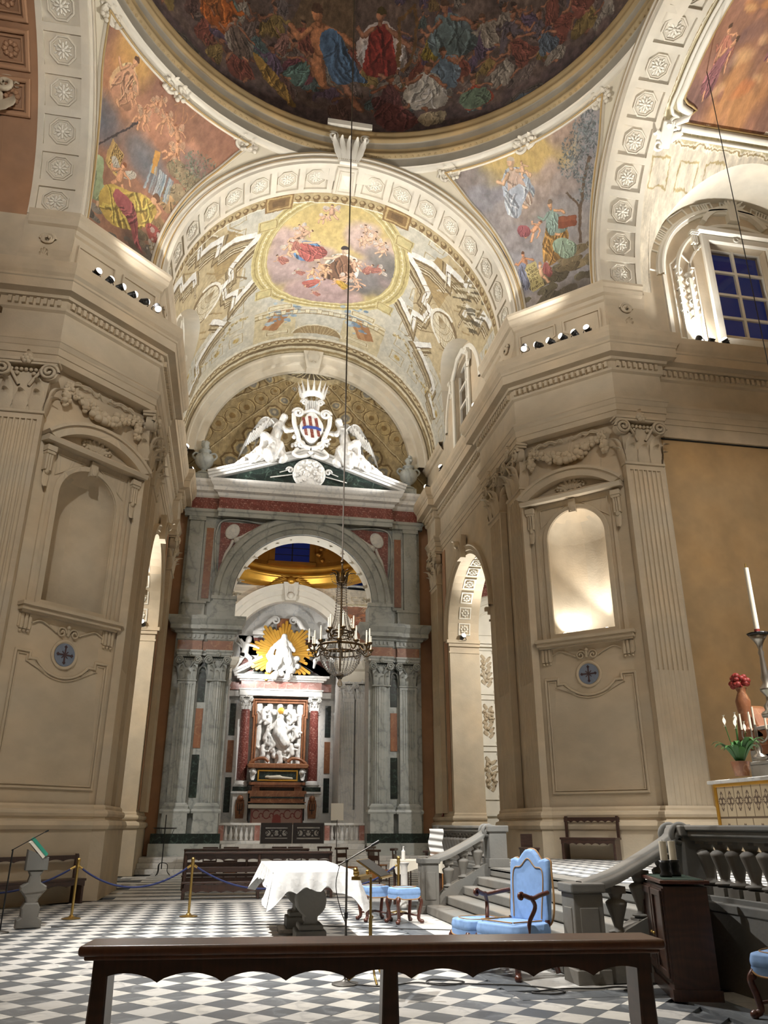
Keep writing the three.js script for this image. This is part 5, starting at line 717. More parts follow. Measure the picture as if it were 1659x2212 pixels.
// ---------- presbytery, nave and closing walls ----------
{
  const wz = ZC - W, pw = struct('wall_presbytery', 'presbytery wall with tan panel and stuccoed lunette around a blue window', 'wall');
  const win = [[14.2, 15.75], [16.25, 15.75], [16.25, 19.3], [14.2, 19.3]], tan = [[11.5, 0.8], [19.2, 0.8], [19.2, 11.95], [11.5, 11.95]];
  mesh('wall_face', [ext(shape([[10.25, 0], [19.5, 0], [19.5, 17.1], [18.7, 17.1], [18.7, 17.7], ...arcPts(15.3, 17.7, 3.4, 0, PI, 24), [11.9, 17.7], [11.9, 17.1], [10.25, 17.1]], [win, tan]), 0.5).translate(0, 0, wz - 0.5)], M.plaster, pw);
  mesh('tan_panel', [bx(11.4, 19.3, 0.7, 12.05, wz - 0.55, wz - 0.1)], M.tan, pw);
  mesh('panel_edge', [frame2d(tan, 0.04, 0.03).translate(0, 0, wz - 0.1)], M.black, pw);
  const q = wz, mo = (c) => c;
  mesh('lunette_moulding', [arcMould(15.3, 17.7, 2.85, q, [[0, 0], [0, 0.1], [0.08, 0.12], [0.1, 0.18], [0.16, 0.18], [0.2, 0.1], [0.26, 0.1], [0.28, 0]], 0, PI, 36), arcMould(15.3, 17.7, 2.35, q, [[0, 0], [0, 0.07], [0.06, 0.1], [0.12, 0.07], [0.14, 0]], 0, PI, 36), arcMould(15.3, 17.7, 1.95, q, [[0, -0.02], [0.02, 0.05], [0.08, 0.05], [0.1, -0.02]], 0, PI, 30), ...[1.95, 2.35, 2.85].flatMap((r) => [-1, 1].map((s) => bx(15.3 + s * r, 15.3 + s * (r + 0.12), 15.1, 17.7, q, q + 0.1)))], M.stucco, pw);
  for (let i = 0; i < 9; i++) { const a = (i + 0.5) * PI / 9, m = mesh('lunette_panel', [frame2d([[-0.42, -0.16], [0.42, -0.16], [0.42, 0.16], [-0.42, 0.16]], 0.05, 0.06)], M.stucco, pw); m.position.set(15.3 + 3.22 * cos(a), 17.7 + 3.22 * sin(a), q); m.rotation.z = a - PI / 2; if (i % 2) for (let j = -2; j <= 2; j++) { const fl = mesh('flute', [box(0.05, 0.26, 0.07, j * 0.1, 0, 0.03)], M.stucco, m); } }
  mesh('shell', [-3, -2, -1, 0, 1, 2, 3].map((i) => leafGeo(0.16, 0.5, 0.3).rotateZ(-i * 0.4).translate(15.3, 20.75, q + 0.08)), M.stucco, pw);
  mesh('window_surround', [frame2d([[13.9, 15.3], [16.55, 15.3], [16.55, 19.55], [13.9, 19.55]], 0.28, 0.14).translate(0, 0, q), bx(13.75, 16.7, 19.55, 19.7, q, q + 0.3), bx(13.85, 16.6, 19.7, 19.78, q, q + 0.22), spiral(15.15, 19.42, q + 0.15, 0.12, 1.5, 1, 0.025), ...[-1, 1].map((s) => bracketGeo().translate(15.22 + s * 1.55, 19.05, q)), ext(shape([...arcPts(15.22, 19.5, 1.35, PI * 0.85, PI * 0.15, 16), ...arcPts(15.22, 19.5, 1.18, PI * 0.15, PI * 0.85, 16)]), 0.18).translate(0, 0, q), box(0.36, 0.6, 0.22, 15.22, 20.5, q + 0.1)], M.stucco, pw);
  const pan = [[12.65, 15.4], [13.55, 15.4], [13.55, 18.2], [13.4, 18.2], [13.4, 18.35], [13.1, 18.75], [12.8, 18.35], [12.65, 18.2]];
  mesh('relief_panel', [frame2d(pan, 0.05, 0.05).translate(0, 0, q)], M.stucco, pw);
  mesh('leaf_relief', Array.from({ length: 14 }, (_, i) => leafGeo(0.2, 0.36, 0.4).rotateZ((i % 2 ? 1 : -1) * 0.9).translate(13.1 + (i % 2 ? -0.04 : 0.04), 16.1 + i * 0.14, q)).concat(Array.from({ length: 5 }, (_, i) => spiral(13.1 + (i % 2 ? 0.16 : -0.16), 16.4 + i * 0.4, q + 0.02, 0.15, 1.4, i % 2 ? 1 : -1, 0.03))), M.stucco, pw);
  mesh('attic_cornice', [mould([[11.6, wz], [12.3, wz]], [[0, 16.45], [0.06, 16.5], [0.1, 16.6], [0.2, 16.66], [0.24, 16.84], [0, 17]], 1)], M.stucco, pw);
  function windowAt(nm, label, f, x0, x1, y0, y1, cols, rows, bar = 0.09) {
    const g = struct(nm, label, 'window'), sx = (x1 - x0) / cols, sy = (y1 - y0) / rows, fr = [], mk = (geo) => mapG(geo, f);
    for (let i = 0; i <= cols; i++) fr.push(mk(bx(x0 + i * sx - bar / 2, x0 + i * sx + bar / 2, y0, y1, -0.05, 0.05))); for (let j = 0; j <= rows; j++) fr.push(mk(bx(x0, x1, y0 + j * sy - bar / 2, y0 + j * sy + bar / 2, -0.04, 0.04)));
    mesh('window_frame', fr, M.stucco, g);
    for (let i = 0; i < cols; i++) for (let j = 0; j < rows; j++) mesh('pane', [mk(new THREE.PlaneGeometry(sx - bar, sy - bar).translate(x0 + (i + 0.5) * sx, y0 + (j + 0.5) * sy, 0))], M.pane, g);
    return g;
  }
  windowAt('window_1', 'presbytery window of blue evening panes in white bars', (x, y, z) => [x, y, q - 0.3 + z], 14.2, 16.25, 15.75, 19.3, 2, 4);
  for (const s of [1, -1]) { const g = windowAt(s > 0 ? 'window_2' : 'window_3', s > 0 ? 'dark transept window with white bars under the frescoed vault' : 'transept window on the nave side under the frescoed vault', (x, y, z) => [A + s * (W + 0.2 + z), y, ZC + x], -14.75, -12.85, 15.9, 19.15, 2, 4, 0.1);
    mesh('window_surround', [frame2d([[-15.0, 15.6], [-12.6, 15.6], [-12.6, 19.0], [-13.0, 19.3], [-13.4, 19.6], [-14.2, 19.6], [-14.6, 19.3], [-15.0, 19.0]], 0.22, 0.12), bracketGeo().translate(-15.1, 18.4, 0.02), bracketGeo().translate(-12.5, 18.4, 0.02), arcMould(-13.8, 17.1, 2.3, 0, [[0, 0], [0, 0.08], [0.1, 0.1], [0.2, 0.06], [0.22, 0]], 0, PI, 30)].map((m) => mapG(m, (x, y, z) => [A + s * (W - z), y, ZC + x])), M.stucco, g); }
  const nw = struct('wall_nave', 'nave wall with scrolled lunette beyond the left pier', 'wall');
  mesh('wall_face', [ext(shape([[-13.5, 0], [-5.15, 0], [-5.15, 17.1], [-7.35, 17.1], [-7.35, 17.6], ...arcPts(-9.85, 17.6, 2.5, 0, PI, 24), [-12.35, 17.6], [-12.35, 17.1], [-13.5, 17.1]]), 0.5).translate(0, 0, wz - 0.5)], M.plaster, nw);
  mesh('lunette_moulding', [arcMould(-9.85, 17.6, 2.2, q, [[0, 0], [0, 0.2], [0.1, 0.24], [0.2, 0.2], [0.26, 0.12], [0.3, 0]], 0, PI, 30), arcMould(-9.85, 17.6, 1.7, q, [[0, 0], [0, 0.1], [0.1, 0.14], [0.2, 0]], 0, PI, 30), spiral(-7.3, 20.3, q + 1.2, 0.3, 1.7, 1, 0.08), ...[0, 1, 2].map((i) => leafGeo(0.4, 0.7, 0.4).rotateZ(i - 1).translate(-7.5, 19.6, q + 1))], M.plaster, nw);
  mesh('lunette_fresco', [ext(arcPts(-9.85, 17.6, 1.7, 0, PI, 24), 0.02).translate(0, 0, q)], M.slateBlue, nw);
  // unseen enclosure so that light stays inside
  const sh = struct('wall_south', 'plain walls closing the south transept behind the viewer', 'wall'), P = M.plaster;
  for (const s of [-1, 1]) {
    mesh('wall_face', [mapG(bx(5.6, 6.1, 0, 17.1, 7.7, 21), (x, y, z) => [A + s * x, y, ZC + z])], P, sh);
    mesh('corner_face', [mapG(ext([[5.6, 7.7], [7.7, 5.6], [8.2, 6.1], [6.1, 8.2]], 17.1), (x, y, z) => [A + s * x, z, ZC + y])], P, sh);
  }
  mesh('end_wall', [bx(A - 6, A + 6, 0, 23, ZC + 21, ZC + 21.4)], P, sh);
  mesh('choir_side', [bx(10.25, 20, 0, 17.1, ZC + 5.6, ZC + 6.1)], P, sh); mesh('nave_side', [bx(-14, -5.15, 0, 17.1, ZC + 5.6, ZC + 6.1)], P, sh);
  const ce = struct('wall_back', 'far wall of the presbytery', 'wall'); mesh('wall_face', [bx(19.4, 19.9, 0, 23.2, ZC - 6.2, ZC + 6.2)], P, ce);
  const nv = struct('wall_nave_end', 'far closing wall of the nave', 'wall'); mesh('wall_face', [bx(-14, -13.4, 0, 23.2, ZC - 6.2, ZC + 6.2)], M.brown, nv);
  // end wall of the transept above the chapel front
  const ew = struct('wall_end', 'transept end wall with painted coffered apse above the chapel pediment', 'wall');
  mesh('lunette_fresco', [grid(40, 20, (u, v) => { const a = PI * (1 - u), r = v * 5.6; return [A + r * cos(a), max(15.6, YS + r * sin(a)), ZF - 0.35]; }), bx(A - 5.6, A + 5.6, 15.6, 17, ZF - 0.36, ZF - 0.34)], M.lunF, ew, true);
  for (const m of ew.children) { const p = m.geometry.attributes.position, uv = m.geometry.attributes.uv; for (let i = 0; i < p.count; i++) uv.setXY(i, (p.getX(i) - A + 5.6) / 11.2, (p.getY(i) - 15.6) / 7.02); }
  const band = mesh('arch_band', [arcMould(A, YS, 4.75, ZF - 0.3, [[0, 0], [0, 0.25], [0.3, 0.28], [0.34, 0.5], [0.62, 0.52], [0.66, 0.62], [0.76, 0.62], [0.8, 0.5], [0.86, 0.5]], 0, PI, 48)], M.vault, ew);
  mesh('arch_keystone', [ext([[-0.3, 0], [0.3, 0], [0.5, 1.05], [-0.5, 1.05]], 0.5).translate(A, YS + 4.65, ZF - 0.1), leafGeo(0.6, 0.9, 0.3).rotateZ(PI).translate(A, YS + 5.6, ZF + 0.4)], M.vault, band);
  mesh('backing', [bx(A - 7, A + 7, 14.6, 23.2, ZF - 0.8, ZF - 0.4)], P, ew);
}
console.log('upper');
// ---------- marble chapel front at the end of the transept ----------
const cf = struct('wall_chapel_front', 'grey marble chapel front with paired pilasters, arch and pediment', 'chapel front');
const CX = (x) => A + x, capSmall = boxUV(prep(capitalGeo(0.74, 1.05, 0.2)));
{
  const z = ZF, G = M.greyM;
  // body with arched opening
  mesh('wall_slab', [ext(shape([[-5.08, 0], [-2.85, 0], [-2.85, 10.4], ...arcPts(0, 10.4, 3.0, PI, 0, 28), [2.85, 10.4], [2.85, 0], [5.08, 0], [5.08, 15.6], [-5.08, 15.6]]), 1.0).translate(A, 0, z - 1)], G, cf);
  for (const s of [-1, 1]) mesh('side_strip', [bx(CX(s * 5.06), CX(s * 5.7), 0, 15.6, z - 1, z - 0.12)], M.brown, cf);
  mesh('plinth', [...[-1, 1].map((s) => bx(CX(s * 2.75), CX(s * 5.3), 0.4, 0.94, z, z + 0.5))], G, cf);
  mesh('green_plinth', [...[-1, 1].map((s) => bx(CX(s * 2.75), CX(s * 5.25), 0.94, 1.28, z, z + 0.46))], M.greenM, cf);
  for (let k = 0; k < 3; k++) mesh('step', [rbox(11.0, 0.17, 3 - k * 0.42, 0.02, A, 0.085 + k * 0.17, z + 0.2 + (3 - k * 0.42) / 2 - 1.0)], M.lightStone, cf);
  for (let k = 0; k < 2; k++) mesh('step', [rbox(5.4, 0.2, 1.6 - k * 0.4, 0.02, A, 0.61 + k * 0.2, z + 0.35 - k * 0.2 - 0.4)], M.lightStone, cf);
  for (const s of [-1, 1]) for (const [c, pr] of [[3.33, 0.34], [4.47, 0.22]]) {
    mesh('pedestal', [bx(CX(s * c - 0.46), CX(s * c + 0.46), 1.28, 1.98, z, z + pr + 0.14), ...(pr > 0.3 ? [] : [])], G, cf);
    mesh('base', [mould([[CX(s * c - 0.4), z], [CX(s * c - 0.4), z + pr], [CX(s * c + 0.4), z + pr], [CX(s * c + 0.4), z]], [[0.14, 1.98], [0.16, 2.05], [0.13, 2.13], [0.06, 2.15], [0.08, 2.24], [0.02, 2.3], [0, 2.35]], -1)], M.greyM, cf);
    const shaft = mesh('pilaster', [pr > 0.3 ? (() => { const pts = []; for (let i = 0; i <= 48; i++) { const a = i / 48 * PI, k = 0.36 - 0.02 * pow(abs(sin(i * PI / 4)), 2); pts.push([k * cos(a), k * sin(a)]); } return ext([[-0.36, -0.1], ...pts.reverse(), [0.36, -0.1]], 4.6).rotateX(-PI / 2).scale(1, 1, -1); })() : flutedShaft(0.7, 4.6, pr, 6, 1.5)], G, cf); shaft.geometry.computeVertexNormals(); shaft.position.set(CX(s * c), 2.35, z);
    const cap = new THREE.Mesh(capSmall, G); cap.name = 'capital'; cap.castShadow = cap.receiveShadow = true; cap.position.set(0, 4.55, pr - 0.18); shaft.add(cap);
  }
  for (const s of [-1, 1]) { for (const [m, y0, y1] of [[M.greenM, 6.1, 7.65], [M.siena, 4.35, 5.85], [M.greenM, 2.55, 4.1]]) mesh('inlay_panel', [bx(CX(s * 3.9 - 0.14), CX(s * 3.9 + 0.14), y0, y1, z, z + 0.03)], m, cf);
    for (const [q, y0, y1] of [[4.08, 10.3, 13.4]]) mesh('inlay_panel', [bx(CX(s * q - 0.15), CX(s * q + 0.15), y0, y1, z + 0.06, z + 0.11)], M.siena, cf);
    // lower entablature
    const jog = [[2.8, 0.0], [2.8, 0.36], [3.78, 0.36], [3.78, 0.14], [4.02, 0.14], [4.02, 0.26], [4.95, 0.26], [4.95, 0]].map(([x, d]) => [CX(s * x), z + d]);
    mesh('lower_architrave', [mould(jog, [[0, 7.92], [0.02, 7.92], [0.02, 8.0], [0.06, 8.06], [0.06, 8.11], [0, 8.12]], -s)], G, cf);
    mesh('lower_frieze', [mould(jog, [[0.01, 8.1], [0.01, 8.5]], -s)], M.siena, cf);
    const co = mesh('lower_cornice', [mould(jog, [[0, 8.48], [0.06, 8.54], [0.06, 8.74], [0.14, 8.78], [0.16, 8.84], [0.34, 8.9], [0.34, 9.06], [0.38, 9.12], [0.46, 9.28], [0.48, 9.42], [-0.3, 9.44]], -s)], G, cf);
    for (let i = 0; i < 9; i++) mesh('dentil', [box(0.07, 0.13, 0.07, CX(s * (i < 5 ? 2.92 + i * 0.17 : 4.16 + (i - 5) * 0.17)), 8.65, z + (i < 5 ? 0.45 : 0.35))], G, co);
    mesh('attic_block', [bx(CX(s * 2.8), CX(s * 3.75), 9.42, 10.25, z, z + 0.26), bx(CX(s * 4.05), CX(s * 4.95), 9.42, 10.05, z, z + 0.2), bx(CX(s * 2.76), CX(s * 3.8), 10.25, 10.4, z, z + 0.32), bx(CX(s * 4.0), CX(s * 5.0), 10.05, 10.16, z, z + 0.26)], G, cf);
    mesh('attic_pilaster', [bx(CX(s * 4.35), CX(s * 4.95), 10.16, 13.7, z, z + 0.14), bx(CX(s * 4.3), CX(s * 5.0), 13.7, 13.9, z, z + 0.2), bx(CX(s * 3.85), CX(s * 4.33), 10.16, 13.9, z, z + 0.08)], G, cf);
    // spandrel with carved ribbon and leaf shape on red marble
    const spd = [...arcPts(0, 10.4, 3.72, PI / 2 - 0.42, 0.22, 14).map(([x, y]) => [s * x, y]), [s * 3.66, 13.72], [s * 1.5, 13.72]];
    mesh('spandrel', [ext(spd, 0.03).translate(A, 0, z + 0.05)], M.redM, cf);
    mesh('spandrel_frame', [tube([...spd, spd[0]].map(([x, y]) => [A + x, y, z + 0.08]), 0.05, 60, 5)], M.greyM, cf);
    mesh('spandrel_carving', [sph(0.34, 0, 0, 0, 14, 10).scale(0.85, 1.1, 0.25).rotateZ(s * 0.5).translate(CX(s * 3.15), 13.3, z + 0.1), tube([[CX(s * 2.95), 12.98, z + 0.1], [CX(s * 2.7), 13.1, z + 0.12], [CX(s * 2.4), 13.3, z + 0.12], [CX(s * 2.1), 13.45, z + 0.1]], 0.07, 16, 6), tube([[CX(s * 3.1), 12.9, z + 0.1], [CX(s * 3.2), 12.6, z + 0.12], [CX(s * 3.35), 12.3, z + 0.12], [CX(s * 3.45), 11.9, z + 0.1]], 0.07, 16, 6), ball(0.14, CX(s * 2.95), 12.9, z + 0.12)], M.whiteM, cf);
  }
  mesh('archivolt', [arcMould(A, 10.4, 2.98, z, [[0, -0.1], [0, 0.1], [0.22, 0.12], [0.24, 0.2], [0.5, 0.22], [0.54, 0.3], [0.72, 0.32], [0.8, 0.24], [0.82, 0]], 0, PI, 48)], G, cf);
  mesh('arch_soffit', [grid(40, 1, (u, v) => [A + 2.96 * cos(u * PI), 10.4 + 2.96 * sin(u * PI), z - 0.02 - v * 0.98])], M.stucco, cf);
  for (let i = 0; i < 15; i++) { const a = (i + 0.5) * PI / 15, m = mesh('soffit_panel', [frame2d([[-0.2, -0.36], [0.2, -0.36], [0.2, 0.36], [-0.2, 0.36]], 0.05, 0.05), ball(0.1, 0, 0.14, 0.0), ball(0.1, 0, -0.14, 0.0), ball(0.08, 0, 0, 0.03)], M.stucco, cf); m.quaternion.setFromRotationMatrix(new THREE.Matrix4().makeBasis(V(-sin(a), cos(a), 0), V(0, 0, 1), V(-cos(a), -sin(a), 0).multiplyScalar(-1).negate())); m.position.set(A + 2.94 * cos(a), 10.4 + 2.94 * sin(a), z - 0.5); }
  // upper entablature
  const up = [[-5.2, 0], [-5.2, 0.22], [-3.8, 0.22], [-3.8, 0.4], [3.8, 0.4], [3.8, 0.22], [5.2, 0.22], [5.2, 0]].map(([x, d]) => [CX(x), z + d]);
  mesh('upper_architrave', [mould(up, [[-0.1, 13.88], [0, 13.88], [0, 14.05], [0.05, 14.1], [0.05, 14.2], [0, 14.24]], -1)], G, cf);
  mesh('upper_frieze', [mould(up, [[0, 14.2], [0, 14.76]], -1)], M.redM, cf);
  mesh('upper_cornice', [mould(up, [[0, 14.74], [0.06, 14.8], [0.1, 14.92], [0.26, 14.98], [0.28, 15.14], [0.34, 15.2], [0.42, 15.34], [0.44, 15.46], [-0.8, 15.5]], -1)], M.whiteM, cf);
  // pediment
  const rake = (x0, y0, x1, y1) => { const L = hypot(x1 - x0, y1 - y0), a = atan2(y1 - y0, x1 - x0); return merge([[0.0, 0.1, 0.5], [0.1, 0.2, 0.62], [0.2, 0.3, 0.74]].map(([h0, h1, d]) => bx(0, L, h0, h1, 0, d))).rotateZ(a).translate(CX(x0), y0, z + 0.15); };
  const ped = mesh('pediment', [rake(-4.3, 15.5, 0, 16.95), rake(0, 16.95, 4.3, 15.5)], M.whiteM, cf);
  mesh('tympanum', [ext([[-4.1, 15.5], [4.1, 15.5], [0, 16.98]], 0.45).translate(A, 0, z)], M.greenM, ped);
  const ro = [lathe([[0.001, 0.2], [0.4, 0.22], [0.62, 0.12], [0.7, 0.16], [0.74, 0.08], [0.72, 0]], 28).rotateX(PI / 2)]; for (let i = 0; i < 46; i++) { const a = rr(0, 6.3), d = 0.6 * sqrt(rnd()); ro.push(ball(rr(0.06, 0.13), d * cos(a), d * sin(a), 0.2)); } for (const s of [-1, 1]) { ro.push(bar([s * 0.5, -0.05, 0.1], [s * 1.7, -0.32, 0.12], 0.03), bar([s * 0.55, 0.25, 0.1], [s * 1.3, -0.05, 0.12], 0.025), spiral(s * 0.85, 0.1, 0.1, 0.16, 1.2, s, 0.05)); }
  mesh('trophy_roundel', ro.map((g) => g.translate(A, 16.1, z + 0.44)), M.whiteM, ped);
}
// ---------- sculpture above the pediment ----------
function angel(x0, s, label) {                               // kneels on the slope; s = +1 looks towards +x
  const t = thing('angel_statue', label, 'statue', [x0, 0.14, ZF + 0.62], 0, 'angels beside the coat of arms');
  const q = (x, y, z) => [s * x, y, z];
  mesh('body', [sculpt([
    [q(0.28, 18.52, 0.05), q(0.3, 18.62, 0.07), 0.17, 0.16], [q(0.2, 18.3, 0.0), q(0.27, 18.48, 0.04), 0.09, 0.1], [q(0.36, 18.6, 0.12), q(0.42, 18.56, 0.15), 0.06, 0.04],
    [q(0.12, 18.15, -0.02), q(-0.05, 17.55, 0), 0.24, 0.24], [q(-0.1, 17.4, 0), q(-0.15, 17.2, 0.05), 0.28, 0.3],
    [q(0.18, 18.18, 0.16), q(0.42, 17.8, 0.28), 0.1, 0.08], [q(0.42, 17.8, 0.28), q(0.95, 17.9, 0.2), 0.08, 0.06], [q(0.16, 18.18, -0.18), q(0.55, 18.05, -0.1), 0.1, 0.08], [q(0.55, 18.05, -0.1), q(1.0, 18.2, 0.0), 0.08, 0.06],
    [q(0.95, 17.9, 0.2), q(1.06, 17.94, 0.18), 0.07, 0.03], [q(1.0, 18.2, 0), q(1.08, 18.3, 0.02), 0.06, 0.03],
    [q(-0.1, 17.2, 0.2), q(-0.5, 17.45, 0.32), 0.22, 0.17], [q(-0.5, 17.45, 0.32), q(-0.62, 16.75, 0.3), 0.16, 0.12], [q(-0.62, 16.75, 0.3), q(-0.85, 16.5, 0.36), 0.11, 0.08],
    [q(-0.1, 17.1, -0.1), q(-0.7, 16.85, 0.05), 0.22, 0.18], [q(-0.7, 16.85, 0.05), q(-1.35, 16.25, 0.2), 0.16, 0.11], [q(-1.35, 16.25, 0.2), q(-1.65, 16.05, 0.25), 0.1, 0.06],
    [q(0.1, 17.1, 0.1), q(-0.2, 16.6, 0.2), 0.3, 0.36], [q(-0.1, 16.9, 0.25), q(-0.9, 16.4, 0.3), 0.24, 0.16], [q(0.2, 16.9, 0.0), q(0.3, 16.55, 0.1), 0.25, 0.25], [q(-0.3, 16.5, 0.3), q(-1.0, 16.2, 0.3), 0.14, 0.14],
  ], 0.1, 64, 0.035)], M.whiteM, t);
  const wing = (dz, k) => grid(8, 10, (u, v) => { const L = 1.3 * k; const wx = -0.1 - v * 0.75 * k - u * 0.35 * k, wy = 18.35 + sin(v * PI * 0.75) * 0.45 * k - v * v * 0.9 * k - u * 0.55 * k * (0.5 + v); return q(wx, wy, dz - 0.12 * v + 0.05 * cos(u * 8 * PI)); });
  mesh('wing', [wing(-0.12, 1.4), wing(-0.16, 1.4)], M.whiteM, t); mesh('wing', [wing(-0.3, 1.05).translate(s * 0.25, 0.15, 0), wing(-0.34, 1.05).translate(s * 0.25, 0.15, 0)], M.whiteM, t);
  for (let i = 0; i < 7; i++) { const v = i / 6; mesh('feather', [bar(q(-0.35 - v * 0.75, 18.55 - v * 0.8, -0.1), q(-0.75 - v * 0.55, 17.6 - v * 0.5, -0.14), 0.06, 6, 0.02)], M.whiteM, t); }
  return t;
}
angel(A - 1.55, 1, 'white marble angel kneeling with raised wings, facing the presbytery side of the shield');
angel(A + 1.55, -1, 'white marble angel kneeling with raised wings, facing the nave side of the shield');
{
  const t = thing('coat_of_arms', 'white marble coat of arms with red stripes, blue band and crown', 'coat of arms', [A, 0.16, ZF + 0.7]);
  const sh = []; for (let i = 0; i <= 40; i++) { const a = i / 40 * 2 * PI, k = 1 + 0.07 * cos(4 * a); sh.push([0.5 * k * cos(a), 18.05 + 0.75 * k * sin(a)]); }
  mesh('shield', [ext(sh, 0.3, 0.06, 2)], M.whiteM, t);
  for (const [x, w] of [[-0.3, 0.13], [-0.02, 0.14], [0.26, 0.13]]) mesh('red_stripe', [ext([[x - w / 2 - 0.1, 18.05 + 0.52 * (1 - abs(x) * 0.6)], [x + w / 2 - 0.1, 18.05 + 0.55 * (1 - abs(x) * 0.6)], [x + w / 2 + 0.08, 18.05 - 0.55 * (1 - abs(x) * 0.6)], [x - w / 2 + 0.08, 18.05 - 0.55 * (1 - abs(x) * 0.6)]], 0.02).translate(0, 0, 0.295)], M.redM, t);
  mesh('blue_band', [ext([[-0.42, 18.0], [-0.2, 18.08], [0.2, 18.06], [0.42, 17.98], [0.42, 17.85], [0.2, 17.93], [-0.2, 17.95], [-0.42, 17.87]], 0.02).translate(0, 0, 0.32)], std({ color: 0x33458c, roughness: 0.5 }), t);
  const scr = []; for (const s of [-1, 1]) { scr.push(spiral(s * 0.62, 18.75, 0.2, 0.24, 1.7, s, 0.08), tube([[s * 0.82, 18.7, 0.15], [s * 0.78, 18.2, 0.2], [s * 0.62, 17.7, 0.2], [s * 0.5, 17.3, 0.2], [s * 0.3, 17.1, 0.22], [0, 17.0, 0.24]], 0.11, 24, 7), spiral(s * 0.45, 17.15, 0.2, 0.2, 1.5, s, 0.07), tube([[s * 0.55, 18.7, 0.12], [s * 0.3, 18.85, 0.16], [0, 18.95, 0.2]], 0.09, 14, 7), tube([[s * 0.55, 16.95, 0.2], [s * 0.75, 16.7, 0.22], [s * 0.5, 16.55, 0.25], [s * 0.15, 16.65, 0.28]], 0.09, 16, 7), spiral(s * 0.36, 19.35, 0.15, 0.17, 1.6, s, 0.055), tube([[s * 0.25, 18.85, 0.12], [s * 0.26, 19.1, 0.14], [s * 0.34, 19.5, 0.14]], 0.08, 12, 7)); for (let i = 0; i < 16; i++) scr.push(ball(rr(0.06, 0.12), s * rr(0.45, 0.85), rr(16.9, 17.6), rr(0.05, 0.25))); }
  for (let i = -2; i <= 2; i++) scr.push(box(0.05, 0.5, 0.08, i * 0.08, 19.2, 0.16)); scr.push(ball(0.12, 0, 18.92, 0.22), ball(0.12, 0, 16.75, 0.3), box(0.5, 0.9, 0.2, 0, 19.0, 0.0));
  mesh('cartouche', scr, M.whiteM, t);
  const cr = [lathe([[0.42, 19.5], [0.5, 19.62], [0.56, 19.7], [0.53, 19.78], [0.5, 19.72], [0.4, 19.55]], 28)]; for (let i = 0; i < 14; i++) { const a = i / 14 * 2 * PI; cr.push(new THREE.ConeGeometry(0.085, 0.62, 6).rotateX(0.35).translate(0, 20.02, 0.62).rotateY(a)); }
  mesh('crown', cr, M.whiteM, t).position.z = 0.1;
}
const urnProf = [[0.001, 0], [0.28, 0], [0.28, 0.1], [0.12, 0.18], [0.1, 0.3], [0.24, 0.4], [0.38, 0.62], [0.42, 0.85], [0.36, 1.02], [0.22, 1.1], [0.2, 1.2], [0.28, 1.26], [0.26, 1.32], [0.12, 1.36], [0.1, 1.5], [0.16, 1.62], [0.1, 1.78], [0.001, 1.86]];
for (const s of [-1, 1]) { const u = thing('marble_urn', s < 0 ? 'grey marble urn at the nave end of the chapel pediment' : 'grey marble urn at the presbytery end of the chapel pediment', 'urn', [A + s * 4.6, 15.47, ZF + 0.18], 0, 'urns on the chapel front'); mesh('plinth', [box(0.62, 0.34, 0.5, 0, 0.17, 0)], M.greyM, u); mesh('vase', [lathe(urnProf.map(([r, y]) => [r, y * 0.9 + 0.34]), 20)], M.greyM, u); for (const k of [-1, 1]) mesh('handle', [tube([[k * 0.36, 1.05, 0], [k * 0.52, 1.25, 0], [k * 0.42, 1.4, 0], [k * 0.24, 1.35, 0]], 0.05, 12, 6)], M.greyM, u); mesh('flame', Array.from({ length: 9 }, () => ball(0.09, rr(-0.12, 0.12), rr(1.7, 2.0), rr(-0.1, 0.1))), M.greyM, u); }
